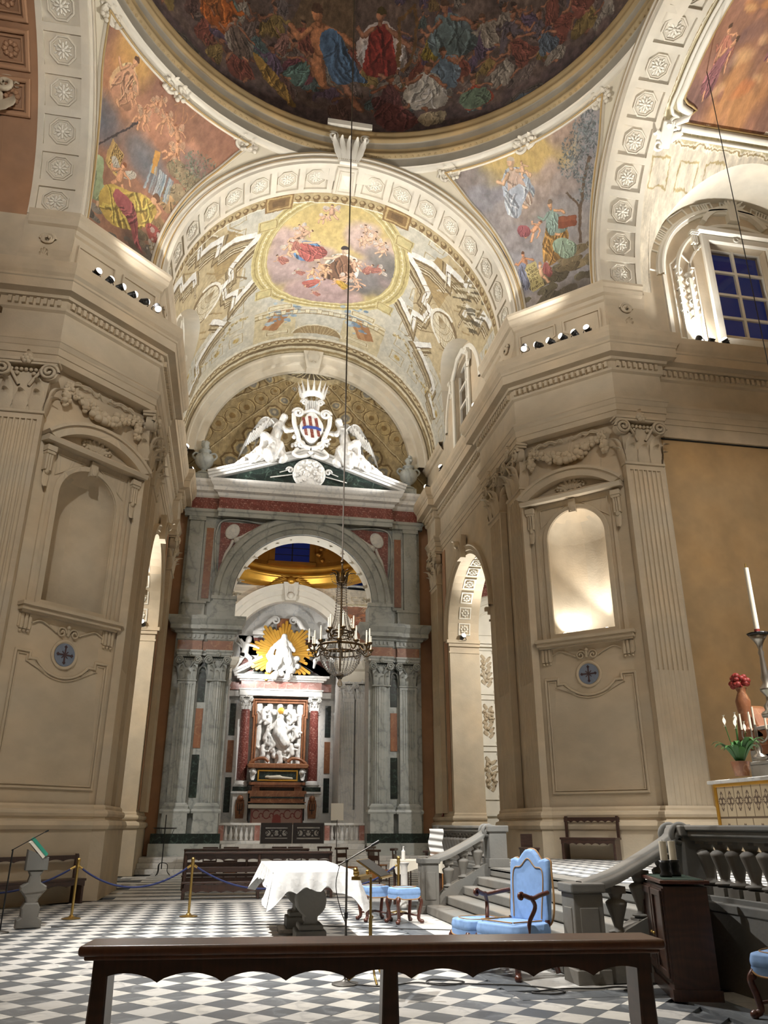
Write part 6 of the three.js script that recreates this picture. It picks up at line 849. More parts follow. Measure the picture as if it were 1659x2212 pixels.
// ---------- inside the chapel ----------
{
  const c = struct('wall_chapel', 'white marble chapel interior behind the arch', 'chapel'), z0 = ZF - 1, z1 = -41.5, F = 0.9;
  mesh('chapel_floor', [bx(CX(-4.4), CX(4.4), 0.4, F, -46, ZF - 0.05)], M.lightStone, c);
  for (const s of [-1, 1]) mesh('side_wall', [bx(CX(s * 4.3), CX(s * 4.7), 0, 18, -46.2, z0)], M.whiteM, c);
  mesh('back_wall', [ext(shape([[-4.3, F], [-2.85, F], [-2.85, 9.9], ...arcPts(0, 9.9, 2.9, PI, 0, 24), [2.85, 9.9], [2.85, F], [4.3, F], [4.3, 13.62], [-4.3, 13.62]]), 0.4).translate(A, 0, z1 - 0.4)], M.whiteM, c);
  const fr = ext(shape([[-4.28, 10.4], ...arcPts(0, 9.9, 3.86, PI - 0.12, 0.12, 30), [4.28, 10.4], [4.28, 13.6], [-4.28, 13.6]]), 0.02).translate(A, 0, z1 + 0.02), uvf = fr.attributes.uv; for (let i = 0; i < uvf.count; i++) uvf.setXY(i, (uvf.getX(i) - A + 4.5) / 9 % 1, (uvf.getY(i) - 9.2) / 5);
  mesh('pendentive_fresco', [fr], M.choirF, c, true);
  mesh('inner_archivolt', [arcMould(A, 9.9, 2.9, z1, [[0, -0.2], [0, 0.1], [0.3, 0.14], [0.34, 0.24], [0.6, 0.26], [0.66, 0.36], [0.9, 0.4], [0.95, 0]], 0, PI, 44)], M.stucco, c);
  mesh('inner_keystone', [ext([[-0.28, 0], [0.28, 0], [0.4, 1.0], [-0.4, 1.0]], 0.5).translate(A, 12.75, z1), ball(0.2, A, 13.0, z1 + 0.5), leafGeo(0.4, 0.7, 0.3).rotateZ(PI).translate(A, 13.7, z1 + 0.45)], M.stucco, c);
  for (const s of [-1, 1]) for (const [x, zz] of [[3.25, z1 + 0.05], [3.95, z1 + 0.15]]) { const p = mesh('inner_pilaster', [flutedShaft(0.62, 5.4, 0.2, 6, 1.8).translate(CX(s * x), 2.3, zz), bx(CX(s * x - 0.38), CX(s * x + 0.38), F, 2.1, zz, zz + 0.3), bx(CX(s * x - 0.36), CX(s * x + 0.36), 2.1, 2.3, zz, zz + 0.26)], M.whiteM, c); const k = new THREE.Mesh(capSmall, M.whiteM); k.name = 'capital'; k.castShadow = k.receiveShadow = true; k.scale.setScalar(0.86); k.position.set(CX(s * x), 7.65, zz); p.add(k); }
  mesh('inner_entablature', [mould([[CX(-2.85), z1 - 0.3], [CX(-2.85), z1 + 0.25], [CX(-4.2), z1 + 0.35], [CX(-4.2), z0 - 0.1]], [[0, 8.55], [0.04, 8.7], [0.04, 9.1], [0.2, 9.2], [0.34, 9.45], [0.36, 9.6], [-0.1, 9.62]], 1), mould([[CX(2.85), z1 - 0.3], [CX(2.85), z1 + 0.25], [CX(4.2), z1 + 0.35], [CX(4.2), z0 - 0.1]], [[0, 8.55], [0.04, 8.7], [0.04, 9.1], [0.2, 9.2], [0.34, 9.45], [0.36, 9.6], [-0.1, 9.62]], -1)], M.stucco, c);
  // gilded drum and dome of the chapel
  const zc = -37.5, dm = struct('ceiling_chapel_dome', 'gilded chapel dome with winged cherub above the altar', 'dome'), lt = (p, a = 0, b = 2 * PI) => new THREE.LatheGeometry(p.map((q) => new THREE.Vector2(...q)), 64, a, b).translate(A, 0, zc);
  mesh('gilt_ring', [lt([[4.4, 13.6], [4.02, 13.64], [3.98, 13.78], [3.9, 13.82], [3.9, 14.02], [3.8, 14.1], [3.72, 14.24], [3.9, 14.32], [3.95, 14.5], [3.86, 14.56], [3.9, 14.7]])], M.gold, dm);
  const bd = []; for (let i = 0; i < 70; i++) { const a = PI + i / 70 * PI; bd.push(ball(0.06, A + 3.8 * cos(a), 14.17, zc + 3.84 * sin(a), 0)); } mesh('bead_row', bd, M.gold, dm).userData.kind = 'stuff';
  mesh('drum', [lt([[3.9, 14.7], [3.95, 14.95]]), lt([[3.95, 14.9], [3.95, 16.6]], PI + 0.24, 2 * PI - 0.48), lt([[3.95, 16.55], [3.7, 17.6], [2.8, 19], [1.4, 20], [0.001, 20.3]])], M.darkgold, dm);
  mesh('drum_pier', [bx(CX(-1.25), CX(-0.95), 14.9, 16.6, zc - 3.95, zc - 3.7), bx(CX(0.95), CX(1.25), 14.9, 16.6, zc - 3.95, zc - 3.7), ...Array.from({ length: 14 }, () => ball(0.13, CX(rr(1.35, 2.2)), rr(15, 16.4), zc - 3.5)), bx(CX(-1.3), CX(1.3), 14.8, 14.95, zc - 4, zc - 3.6)], M.darkgold, dm);
  const w4 = struct('window_4', 'blue window in the gilded chapel drum', 'window'); mesh('pane', [new THREE.PlaneGeometry(0.92, 1.6).translate(CX(-0.47), 15.78, zc - 3.86)], M.pane, w4); mesh('pane', [new THREE.PlaneGeometry(0.92, 1.6).translate(CX(0.47), 15.78, zc - 3.86)], M.pane, w4); mesh('window_frame', [bx(CX(-0.03), CX(0.03), 14.98, 16.6, zc - 3.9, zc - 3.82), ...[15.4, 15.8, 16.2].map((y) => bx(CX(-0.95), CX(0.95), y - 0.015, y + 0.015, zc - 3.88, zc - 3.84))], M.black, w4);
  const ch = mesh('cherub', [ball(0.24, 0, 0, 0.1, 2), ...[-1, 1].flatMap((s) => Array.from({ length: 7 }, (_, i) => bar([s * 0.15, 0.05, 0], [s * (0.55 + i * 0.13), 0.28 - i * 0.12, 0.02], 0.07, 6, 0.03)))], M.gold, dm); ch.position.set(A, 13.85, zc - 3.7);
  mesh('backing', [bx(CX(-4.7), CX(4.7), 13.9, 14.0, -46, z1 - 0.35), bx(CX(-4.7), CX(4.7), F, 14, -46.2, -45.8)], M.whiteM, c);
  // altar recess
  mesh('recess_wall', [bx(CX(-3.2), CX(3.2), F, 14, -45.2, -44.9), ...[-1, 1].map((s) => bx(CX(s * 2.95), CX(s * 3.2), F, 14, -44.9, z1 - 0.3))], M.whiteM, c);
  const zb = -44.9; for (const s of [-1, 1]) for (const [m, y0, y1] of [[M.greenM, 6.1, 7.8], [M.siena, 4.2, 5.85], [M.greenM, 2.2, 3.95]]) mesh('inlay_panel', [bx(CX(s * 2.62 - 0.16), CX(s * 2.62 + 0.16), y0, y1, zb, zb + 0.04)], m, c);
  for (const s of [-1, 1]) { mesh('inlay_slab', [bx(CX(s * 1.7), CX(s * 2.6), 9.6, 10.3, zb, zb + 0.04), bx(CX(s * 1.2), CX(s * 2.0), 11.0, 11.5, zb, zb + 0.04)], M.redM, c); mesh('inlay_slab', [ext([[0, 0], [0.9, 0], [1.1, 1.1], [0.3, 1.1]], 0.05).scale(s, 1, 1).translate(CX(s * 1.5), 10.5, zb)], M.greenM, c); }
}
{
  const z = -44.6, a = thing('chapel_altar', 'marble altar with red columns, white saint relief and broken pediment', 'altar', [A - 0.08, 0, z]);
  for (const s of [-1, 1]) {
    const c = mesh('column', [lathe([[0.27, 3.75], [0.27, 5], [0.235, 7.35], [0.25, 7.4]], 24, s * 1.86, 0, 0.35)], M.redM, a);
    const k = new THREE.Mesh(capSmall, M.whiteM); k.name = 'capital'; k.castShadow = k.receiveShadow = true; k.scale.set(0.72, 0.75, 1.2); k.position.set(s * 1.86, 7.35, 0.2); c.add(k);
    mesh('column_base', [lathe([[0.36, 3.45], [0.36, 3.52], [0.4, 3.56], [0.34, 3.64], [0.36, 3.7], [0.28, 3.76]], 24, s * 1.86, 0, 0.35)], M.whiteM, a);
    mesh('column_plinth', [box(0.86, 0.22, 0.9, s * 1.86, 3.33, 0.35)], M.greenM, a);
    const p = mesh('pedestal', [box(0.78, 1.5, 0.8, s * 1.86, 2.35, 0.35), box(1.0, 0.1, 0.95, s * 1.86, 3.16, 0.35), box(1.0, 0.16, 0.95, s * 1.86, 1.62, 0.35), box(0.88, 0.1, 0.87, s * 1.86, 1.75, 0.35)], M.whiteM, a);
    mesh('arms_panel', [ext([[-0.2, -0.5], [0.2, -0.5], [0.24, 0.1], [0.2, 0.4], [-0.2, 0.4], [-0.24, 0.1]], 0.04).translate(s * 1.86, 2.4, 0.76), ball(0.17, s * 1.86, 2.86, 0.76)], M.siena, p);
    mesh('arms_mark', [box(0.04, 0.5, 0.03, s * 1.86, 2.35, 0.81), box(0.04, 0.3, 0.03, s * 1.86 - 0.12, 2.48, 0.81), box(0.04, 0.3, 0.03, s * 1.86 + 0.12, 2.48, 0.81), box(0.26, 0.04, 0.03, s * 1.86, 2.3, 0.81)], M.black, p);
  }
  const frm = [[-1.45, 4.2], [1.45, 4.2], [1.45, 7.0], [1.52, 7.0], [1.52, 8.05], [-1.52, 8.05], [-1.52, 7.0], [-1.45, 7.0]];
  mesh('relief_frame', [frame2d(frm, 0.12, 0.3), frame2d(offset2d(frm, 0.14), 0.1, 0.22)], M.siena, a);
  // relief: a kneeling saint on clouds with angels
  const cap = [[[-1.2, 4.6, 0], [-1.2, 7.7, 0], 0.1, 0.1], [[1.2, 4.6, 0], [1.2, 7.7, 0], 0.1, 0.1]], P = (...q) => cap.push(q);
  for (let i = 0; i < 5; i++) P([-1.1 + i * 0.55, 4.6, -0.02], [-1.1 + i * 0.55, 7.7, -0.02], 0.16, 0.16);
  P([0.05, 6.95, 0.25], [0.08, 7.08, 0.27], 0.14, 0.13); P([0.0, 6.75, 0.2], [0, 6.2, 0.25], 0.27, 0.34); P([0.0, 6.2, 0.3], [0.3, 5.7, 0.35], 0.34, 0.3); P([-0.2, 6.7, 0.2], [-0.62, 6.35, 0.22], 0.14, 0.1); P([-0.62, 6.35, 0.22], [-0.75, 5.9, 0.2], 0.1, 0.14); P([0.2, 6.7, 0.25], [0.55, 6.45, 0.3], 0.13, 0.1); P([0.5, 6.4, 0.3], [0.75, 6.6, 0.3], 0.1, 0.08);
  for (let i = 0; i < 12; i++) P([-0.3 + rr(-0.5, 0.9), rr(5.5, 6.4), 0.25], [-0.2 + rr(-0.4, 0.9), rr(5.1, 5.9), 0.3], rr(0.08, 0.16), rr(0.06, 0.12));
  for (let i = 0; i < 16; i++) { const x = rr(-1, 1), y = rr(4.8, 7.6); P([x, y, 0.14], [x + rr(-0.15, 0.15), y + rr(-0.1, 0.1), 0.16], rr(0.1, 0.2), 0.1); }
  for (const [x, y] of [[-0.85, 5.2], [0.7, 5.3], [0.9, 6.2], [-0.9, 7.1], [0.75, 7.1], [0.1, 4.9]]) { P([x, y + 0.26, 0.3], [x, y + 0.3, 0.3], 0.1, 0.1); P([x, y + 0.12, 0.28], [x + 0.04, y - 0.15, 0.28], 0.13, 0.14); P([x, y - 0.15, 0.28], [x - 0.2, y - 0.4, 0.36], 0.09, 0.06); P([x + 0.05, y + 0.1, 0.3], [x + 0.3, y + 0.05, 0.36], 0.06, 0.05); P([x - 0.05, y + 0.12, 0.2], [x - 0.3, y + 0.3, 0.2], 0.1, 0.04); }
  mesh('saint_relief', [sculpt(cap, 0.06, 76, 0.025)], M.whiteM, a);
  mesh('halo', [lathe([[0.001, 0.03], [0.17, 0.02], [0.18, 0]], 20).rotateX(PI / 2).translate(0.06, 7.42, 0.2)], M.gold, a);
  mesh('architrave', [box(4.5, 0.3, 0.7, 0, 8.3, 0.25), box(4.6, 0.08, 0.8, 0, 8.48, 0.25), box(5.6, 0.3, 0.2, 0, 8.3, 0)], M.whiteM, a);
  mesh('frieze', [box(4.4, 0.42, 0.66, 0, 8.72, 0.25), box(5.6, 0.42, 0.2, 0, 8.72, 0)], M.pink, a);
  mesh('cornice', [box(4.6, 0.1, 0.8, 0, 8.98, 0.25), box(4.9, 0.12, 1.0, 0, 9.08, 0.25), box(5.2, 0.12, 1.1, 0, 9.2, 0.25)], M.whiteM, a);
  for (const s of [-1, 1]) { const L = 1.75; mesh('pediment_slope', [merge([bx(0, L, 0, 0.12, -0.25, 0.6), bx(0, L, 0.12, 0.26, -0.25, 0.75)]).rotateZ(0.5).scale(s, 1, 1).translate(s * -2.6, 9.24, 0)], M.whiteM, a); mesh('pediment_field', [ext([[-1.9 * s, 9.25], [-0.5 * s, 9.25], [-0.5 * s, 10.0]], 0.3)], M.greenM, a); }
  for (const s of [-1, 1]) mesh('crowning_scroll', [tube([[s * 1.6, 11.75, 0.2], [s * 1.1, 12.0, 0.25], [s * 0.8, 12.4, 0.3], [s * 0.45, 12.55, 0.3]], 0.16, 20, 7), spiral(s * 0.5, 12.4, 0.35, 0.26, 1.5, s, 0.07), box(1.3, 0.2, 0.4, s * 1.1, 11.65, 0.2)], M.whiteM, a);
  mesh('crowning_block', [box(0.8, 0.9, 0.3, 0, 12.1, 0.1)], M.siena, a);
  // sarcophagus
  const sc = mesh('sarcophagus', [ext([[-1.55, 4.35], [1.55, 4.35], [1.62, 4.5], [1.55, 4.6], [-1.55, 4.6], [-1.62, 4.5]], 0.9, 0.04).translate(0, 0, 0.1), box(2.9, 0.14, 0.8, 0, 3.6, 0.55), box(2.4, 0.12, 0.7, 0, 3.48, 0.55), ...[-1, 1].flatMap((s) => [box(0.4, 0.34, 0.6, s * 1.1, 3.3, 0.5), tube([[s * 1.5, 4.62, 0.6], [s * 1.1, 4.85, 0.6], [s * 0.7, 4.86, 0.6], [s * 0.5, 4.7, 0.6]], 0.09, 16, 6)])], M.siena, a);
  mesh('chest', [box(2.7, 0.72, 0.7, 0, 4.0, 0.5)], M.greenM, sc); mesh('window_frame', [frame2d([[-1.05, 3.72], [1.05, 3.72], [1.05, 4.28], [-1.05, 4.28]], 0.08, 0.06).translate(0, 0, 0.86)], M.gold, sc);
  mesh('lying_figure', [sculpt([[[-0.6, 3.92, 0.88], [-0.5, 3.93, 0.88], 0.07, 0.07], [[-0.4, 3.9, 0.88], [0.1, 3.92, 0.88], 0.09, 0.1], [[0.1, 3.9, 0.88], [0.75, 3.86, 0.88], 0.08, 0.05]], 0.05, 32)], M.linen, sc);
  for (const s of [-1, 1]) mesh('corner_volute', [spiral(s * 1.28, 4.15, 0.85, 0.17, 1.5, s, 0.06), leafGeo(0.3, 0.6, 0.4).rotateZ(PI).translate(s * 1.3, 4.25, 0.84), ball(0.12, s * 1.28, 4.15, 0.92)], M.whiteM, sc);
  mesh('gradine', [box(3.0, 0.14, 1.2, 0, 3.16, 0.7), box(2.8, 0.22, 1.0, 0, 2.98, 0.8), box(2.7, 0.2, 1.1, 0, 2.78, 0.9), box(2.9, 0.06, 1.4, 0, 2.66, 0.95)], M.siena, a); mesh('gradine_band', [box(2.72, 0.08, 1.12, 0, 2.9, 0.91), box(2.74, 0.07, 1.2, 0, 2.6, 0.95)], M.greenM, a);
  mesh('altar_cloth', [box(2.9, 0.03, 1.5, 0, 2.54, 1.0), box(2.9, 0.18, 0.02, 0, 2.46, 1.76)], M.linen, a);
  mesh('frontal', [box(2.6, 1.5, 1.2, 0, 1.75, 1.0)], M.frontal = phy({ map: canvasTex(512, 256, (x, w, h) => { x.fillStyle = '#a8877a'; x.fillRect(0, 0, w, h); x.strokeStyle = '#7c3430'; x.lineWidth = 9; for (let i = 0; i < 5; i++) for (const s of [0, 1]) { const cx = 50 + i * 104, cy = 70 + s * 110; x.beginPath(); x.arc(cx, cy, 34, 0.4, 5.6); x.stroke(); x.beginPath(); x.arc(cx + 50, cy + 10, 18, 2, 7); x.stroke(); } x.fillStyle = '#8c3c36'; x.beginPath(); x.ellipse(w / 2, h / 2, 44, 60, 0, 0, 7); x.fill(); x.strokeRect(8, 8, w - 16, h - 16); }), roughness: 0.4 }), a, true);
  mesh('altar_step', [box(5.2, 0.25, 3.4, 0, 1.02, 0.9), box(4.6, 0.25, 2.8, 0, 1.27, 0.8), box(4.2, 0.3, 2.3, 0, 1.45, 0.6)], M.lightStone, a);
  // sunburst with a white figure on clouds
  const g = thing('sunburst_glory', 'golden sunburst with white figure borne on clouds over the chapel altar', 'sculpture', [A - 0.1, 10.35, z + 0.75]);
  for (let i = 0; i < 54; i++) { const ang = i / 54 * 2 * PI + 0.1; if (sin(ang) < -0.86 || (sin(ang) < -0.45 && abs(cos(ang)) > 0.86)) continue; const L = ([1.95, 1.75, 1.5, 1.35, 1.5, 1.75][i % 6]) * rr(0.97, 1.03); mesh('gold_ray', [ext([[-0.05, 0.4], [0.05, 0.4], [0.085, L - 0.06], [0, L], [-0.085, L - 0.06]], 0.06 + (i % 2) * 0.03, 0.012).rotateZ(ang - PI / 2).translate(0, 0.1, -0.1)], M.gold, g); }
  const cl = []; const Q = (...q) => cl.push(q);
  Q([0, 0.95, 0.2], [0.02, 1.02, 0.22], 0.16, 0.15); Q([0, 0.7, 0.15], [0, 0.1, 0.2], 0.28, 0.4); Q([-0.25, 0.65, 0.2], [-0.6, 0.3, 0.3], 0.14, 0.12); Q([0.25, 0.65, 0.2], [0.55, 0.25, 0.3], 0.14, 0.12); Q([-0.1, 0.1, 0.3], [-0.3, -0.5, 0.4], 0.3, 0.24); Q([0.15, 0.1, 0.3], [0.35, -0.5, 0.35], 0.3, 0.24); Q([-0.6, 0.3, 0.25], [-0.75, -0.1, 0.2], 0.12, 0.2);
  for (let i = 0; i < 40; i++) { const t = rr(-1, 1), y = rr(-1.25, -0.1), w = 0.95 - abs(y + 0.45) * 0.55; Q([t * w, y, rr(0.05, 0.3)], [t * w + 0.05, y, rr(0.05, 0.3)], rr(0.12, 0.24), 0.12); }
  mesh('figure_on_clouds', [sculpt(cl, 0.07, 60, 0.03)], M.whiteM, g);
  for (const s of [-1, 1]) { const p = thing('putto_statue', s < 0 ? 'white marble putto on the nave side of the golden sunburst' : 'white marble putto half hidden by the chandelier, beside the golden sunburst', 'statue', [A - 0.1 + s * 2.05, 9.75, z + 0.55], 0, 'putti beside the sunburst'); const q = (x, y, zz) => [-s * x, y, zz]; mesh('body', [sculpt([[q(0.12, 1.42, 0), q(0.14, 1.5, 0.02), 0.17, 0.16], [q(0, 1.15, 0), q(-0.05, 0.7, 0), 0.18, 0.2], [q(0.1, 1.15, 0.1), q(0.45, 1.05, 0.2), 0.08, 0.06], [q(0.45, 1.05, 0.2), q(0.7, 0.95, 0.2), 0.06, 0.05], [q(-0.1, 1.15, 0), q(-0.3, 1.4, 0.1), 0.08, 0.07], [q(0, 0.6, 0.08), q(0.25, 0.35, 0.25), 0.15, 0.12], [q(0.25, 0.35, 0.25), q(0.3, 0, 0.1), 0.11, 0.07], [q(-0.1, 0.6, 0), q(-0.3, 0.2, 0.1), 0.15, 0.11], [q(-0.3, 0.2, 0.1), q(-0.5, -0.2, 0.1), 0.1, 0.07]], 0.07, 44)], M.whiteM, p); mesh('wing', [bar(q(-0.1, 1.1, -0.1), q(-0.5, 1.6, -0.2), 0.14, 6, 0.04), bar(q(-0.1, 1.0, -0.1), q(-0.55, 1.3, -0.2), 0.12, 6, 0.03)], M.whiteM, p); }
}
// ---------- chapel balustrade and gate ----------
const balProf = (h, r) => [[0.001, 0], [r, 0], [r, h * 0.1], [r * 0.62, h * 0.14], [r * 0.95, h * 0.3], [r * 1.02, h * 0.38], [r * 0.5, h * 0.66], [r * 0.42, h * 0.78], [r * 0.62, h * 0.82], [r * 0.42, h * 0.87], [r * 0.95, h * 0.93], [r * 0.95, h]];
for (const s of [-1, 1]) {
  const z = -33.3, b = thing('chapel_balustrade', s < 0 ? 'white marble balustrade on the nave side of the dark chapel gate' : 'white marble balustrade on the presbytery side of the dark chapel gate', 'balustrade', [A, 0.9, z], 0, 'chapel balustrades');
  mesh('rail', [rbox(1.62, 0.09, 0.3, 0.02, s * 2.04, 0.71, 0)], M.whiteM, b); mesh('plinth', [rbox(1.62, 0.12, 0.3, 0.02, s * 2.04, 0.06, 0)], M.whiteM, b);
  for (const x of [1.36, 2.74]) mesh('end_post', [box(0.2, 0.55, 0.24, s * x, 0.39, 0)], M.pink, b);
  for (let i = 0; i < 6; i++) mesh('baluster', [lathe(balProf(0.55, 0.075), 14, s * (1.56 + i * 0.2), 0.12, 0)], M.whiteM, b);
}
{
  M.gate = std({ color: 0x1d1512, roughness: 0.5 });
  const g = thing('chapel_gate', 'dark pierced wooden gate with round scrollwork before the chapel', 'gate', [A, 0.9, -33.2]);
  for (const s of [-1, 1]) { const leaf = mesh('gate_leaf', [frame2d([[s * 0.02, 0.02], [s * 1.22, 0.02], [s * 1.22, 0.76], [s * 0.02, 0.76]], 0.15, 0.08)], M.gate, g); for (let i = 0; i < 3; i++) mesh('scroll_ring', [new THREE.TorusGeometry(0.13, 0.03, 6, 18).translate(s * (0.3 + i * 0.32), 0.39, 0.04)], M.gate, leaf); mesh('scroll_bar', [0.25, 0.53].map((y) => bar([s * 0.15, y, 0.04], [s * 1.1, y, 0.04], 0.025)).concat(Array.from({ length: 4 }, (_, i) => spiral(s * (0.22 + i * 0.26), 0.39, 0.03, 0.09, 1.3, i % 2 ? 1 : -1, 0.018))), M.gate, leaf); }
}
console.log('chapel');
// ---------- presbytery: platform, steps, balustrades ----------
const S = M.serena;
{
  const pf = struct('floor_presbytery', 'raised presbytery floor of grey and white chequers behind the balustrade', 'floor');
  mesh('platform', [bx(5.12, 19.5, 0, PF - 0.03, -20.9, -4.4)], S, pf);
  const g1 = [], g2 = []; for (let r = 0; r < 66; r++) for (let c = 0; c < 26; c++) { const x = 5.6 + (c + (r % 2) / 2) * D, z = -20.6 + r * D / 2; if (z > -5 || x > 16) continue; (r % 2 ? g1 : g2).push(box(D / sqrt(2) - 0.004, 0.03, D / sqrt(2) - 0.004, x, PF - 0.015, z, PI / 4)); }
  mesh('light_tiles', g1, M.lightStone, pf).userData.kind = 'stuff'; mesh('dark_tiles', g2, M.darkStone, pf).userData.kind = 'stuff';
  mesh('edge_slab', [bx(5.1, 5.5, PF - 0.05, PF + 0.004, -16.1, -9.35)], S, pf);
  const st = thing('stone_steps', 'five grey stone steps climbing to the presbytery between stone newels', 'steps', [0, 0, 0]);
  [3.83, 4.2, 4.55, 4.84, 5.1].forEach((x, k) => mesh('step', [rbox(5.6 - x, 0.15, 6.95, 0.025, (x + 5.6) / 2, 0.075 + k * 0.16 + 0.01, -12.73), bx(x + 0.05, 5.5, k * 0.16, k * 0.16 + 0.02, -16.2, -9.26)], S, st));
}
const vaseBal = (h, r) => [[0.001, 0], [r * 0.75, 0], [r * 0.75, h * 0.03], [r * 0.98, h * 0.06], [r * 0.9, h * 0.1], [r * 0.48, h * 0.13], [r * 0.42, h * 0.2], [r * 0.62, h * 0.4], [r * 1.0, h * 0.72], [r * 1.04, h * 0.78], [r * 0.8, h * 0.84], [r * 0.5, h * 0.87], [r * 0.62, h * 0.94], [r * 0.7, h]];
const balGeo = (h, r) => merge([box(r * 1.7, h * 0.2, r * 1.7, 0, h * 0.1, 0), lathe(vaseBal(h * 0.68, r), 14, 0, h * 0.2, 0), box(r * 1.5, h * 0.12, r * 1.5, 0, h * 0.94, 0)]);
const BALG = boxUV(prep(balGeo(0.62, 0.115)));
function stoneBal(name, label, z, dir, len, newelLow) {       // a stair flank at z with its upper rail running along z
  const b = thing(name, label, 'balustrade', [0, 0, z], 0, 'stone balustrades of the presbytery');
  const low = (x, h, w) => [rbox(w, h - 0.1, w, 0.012, x, (h - 0.1) / 2, 0), rbox(w + 0.06, 0.1, w + 0.06, 0.02, x, h - 0.05, 0), rbox(w + 0.05, 0.14, w + 0.05, 0.01, x, 0.07, 0), rbox(w * 0.62, h * 0.5, w + 0.02, 0.008, x, h * 0.5, 0), rbox(w + 0.02, h * 0.5, w * 0.62, 0.008, x, h * 0.5, 0)];
  mesh('lower_newel', low(3.92, 0.97, 0.34), S, b);
  mesh('upper_newel', [rbox(0.36, 0.66, 0.4, 0.012, 5.3, PF + 0.33, 0), rbox(0.44, 0.12, 0.46, 0.02, 5.3, 1.5, 0), rbox(0.42, 0.16, 0.44, 0.01, 5.3, PF + 0.08, 0), rbox(0.3, 0.8, 0.36, 0.01, 5.3, 0.4, 0)], S, b);
  const prof = [[-0.15, 0], [-0.15, 0.07], [-0.11, 0.1], [-0.08, 0.14], [0.08, 0.14], [0.11, 0.1], [0.15, 0.07], [0.15, 0]], path = new THREE.CatmullRomCurve3([[3.9, 0.84], [4.3, 0.96], [4.75, 1.17], [5.02, 1.32], [5.08, 1.42], [5.3, 1.43]].map(([x, y]) => V(x, y, 0)), false, 'catmullrom', 0.3);
  mesh('sloping_rail', [grid(16, 30, (u, v) => { const p = path.getPointAt(v), i = u * 7, k = min(6, floor(i)), f = i - k, q = [lerp(prof[k][0], prof[k + 1][0], f), lerp(prof[k][1], prof[k + 1][1], f)]; return [p.x, p.y + q[1], q[0]]; }), grid(1, 30, (u, v) => { const p = path.getPointAt(v); return [p.x, p.y, lerp(-0.15, 0.15, u)]; }), spiral(5.12, 1.45, 0.1, 0.13, 1.3, 1, 0.04), spiral(5.12, 1.45, -0.14, 0.13, 1.3, 1, 0.04)], S, b);
  mesh('stair_string', [ext([[3.9, 0], [5.3, 0], [5.3, 0.92], [5.0, 0.84], [4.7, 0.66], [4.35, 0.5], [4.05, 0.26], [3.9, 0.22]], 0.26).translate(0, 0, -0.13)], S, b);
  for (const [x, y] of [[4.32, 0.42], [4.62, 0.58], [4.92, 0.74]]) copyBal(b, x, y - 0.1, 0, 0.98);
  const z1 = dir * len;
  mesh('upper_rail', [rbox(0.34, 0.06, len, 0.02, 5.3, 1.53, z1 / 2), rbox(0.28, 0.07, len, 0.02, 5.3, 1.47, z1 / 2), rbox(0.22, 0.05, len, 0.01, 5.3, 1.42, z1 / 2)], S, b);
  mesh('upper_plinth', [rbox(0.34, 0.1, len, 0.02, 5.28, 0.76, z1 / 2), rbox(0.26, 0.06, len, 0.01, 5.3, 0.83, z1 / 2), bx(5.14, 5.4, 0, 0.72, 0, z1)], S, b);
  for (let i = 0; i < floor(len / 0.27); i++) copyBal(b, 5.3, 0.82, dir * (0.36 + i * 0.27), 1);
  mesh('end_newel', [rbox(0.36, 0.72, 0.36, 0.012, 5.3, PF + 0.36, z1), rbox(0.44, 0.1, 0.44, 0.02, 5.3, 1.52, z1), rbox(0.36, 0.8, 0.36, 0.01, 5.3, 0.4, z1)], S, b);
  return b;
}
function copyBal(b, x, y, z, k) { const m = new THREE.Mesh(BALG, S); m.name = 'baluster'; m.castShadow = m.receiveShadow = true; m.position.set(x, y, z); m.scale.set(1, k, 1); b.add(m); }
stoneBal('stone_balustrade', 'grey stone balustrade and stair rail beside the lit side table', -16.35, -1, 4.1);
stoneBal('stone_balustrade', 'grey stone balustrade and stair rail behind the dark wooden cabinet', -9.1, 1, 4.2);
{ const o = thing('power_box', 'small white power outlet box on the stone newel foot', 'outlet', [3.9, 0.16, -8.885]); mesh('box_body', [rbox(0.1, 0.1, 0.05, 0.012, 0, 0, 0)], M.plastic, o); mesh('box_lid', [rbox(0.08, 0.08, 0.012, 0.005, 0, 0, 0.03)], M.plastic, o); }
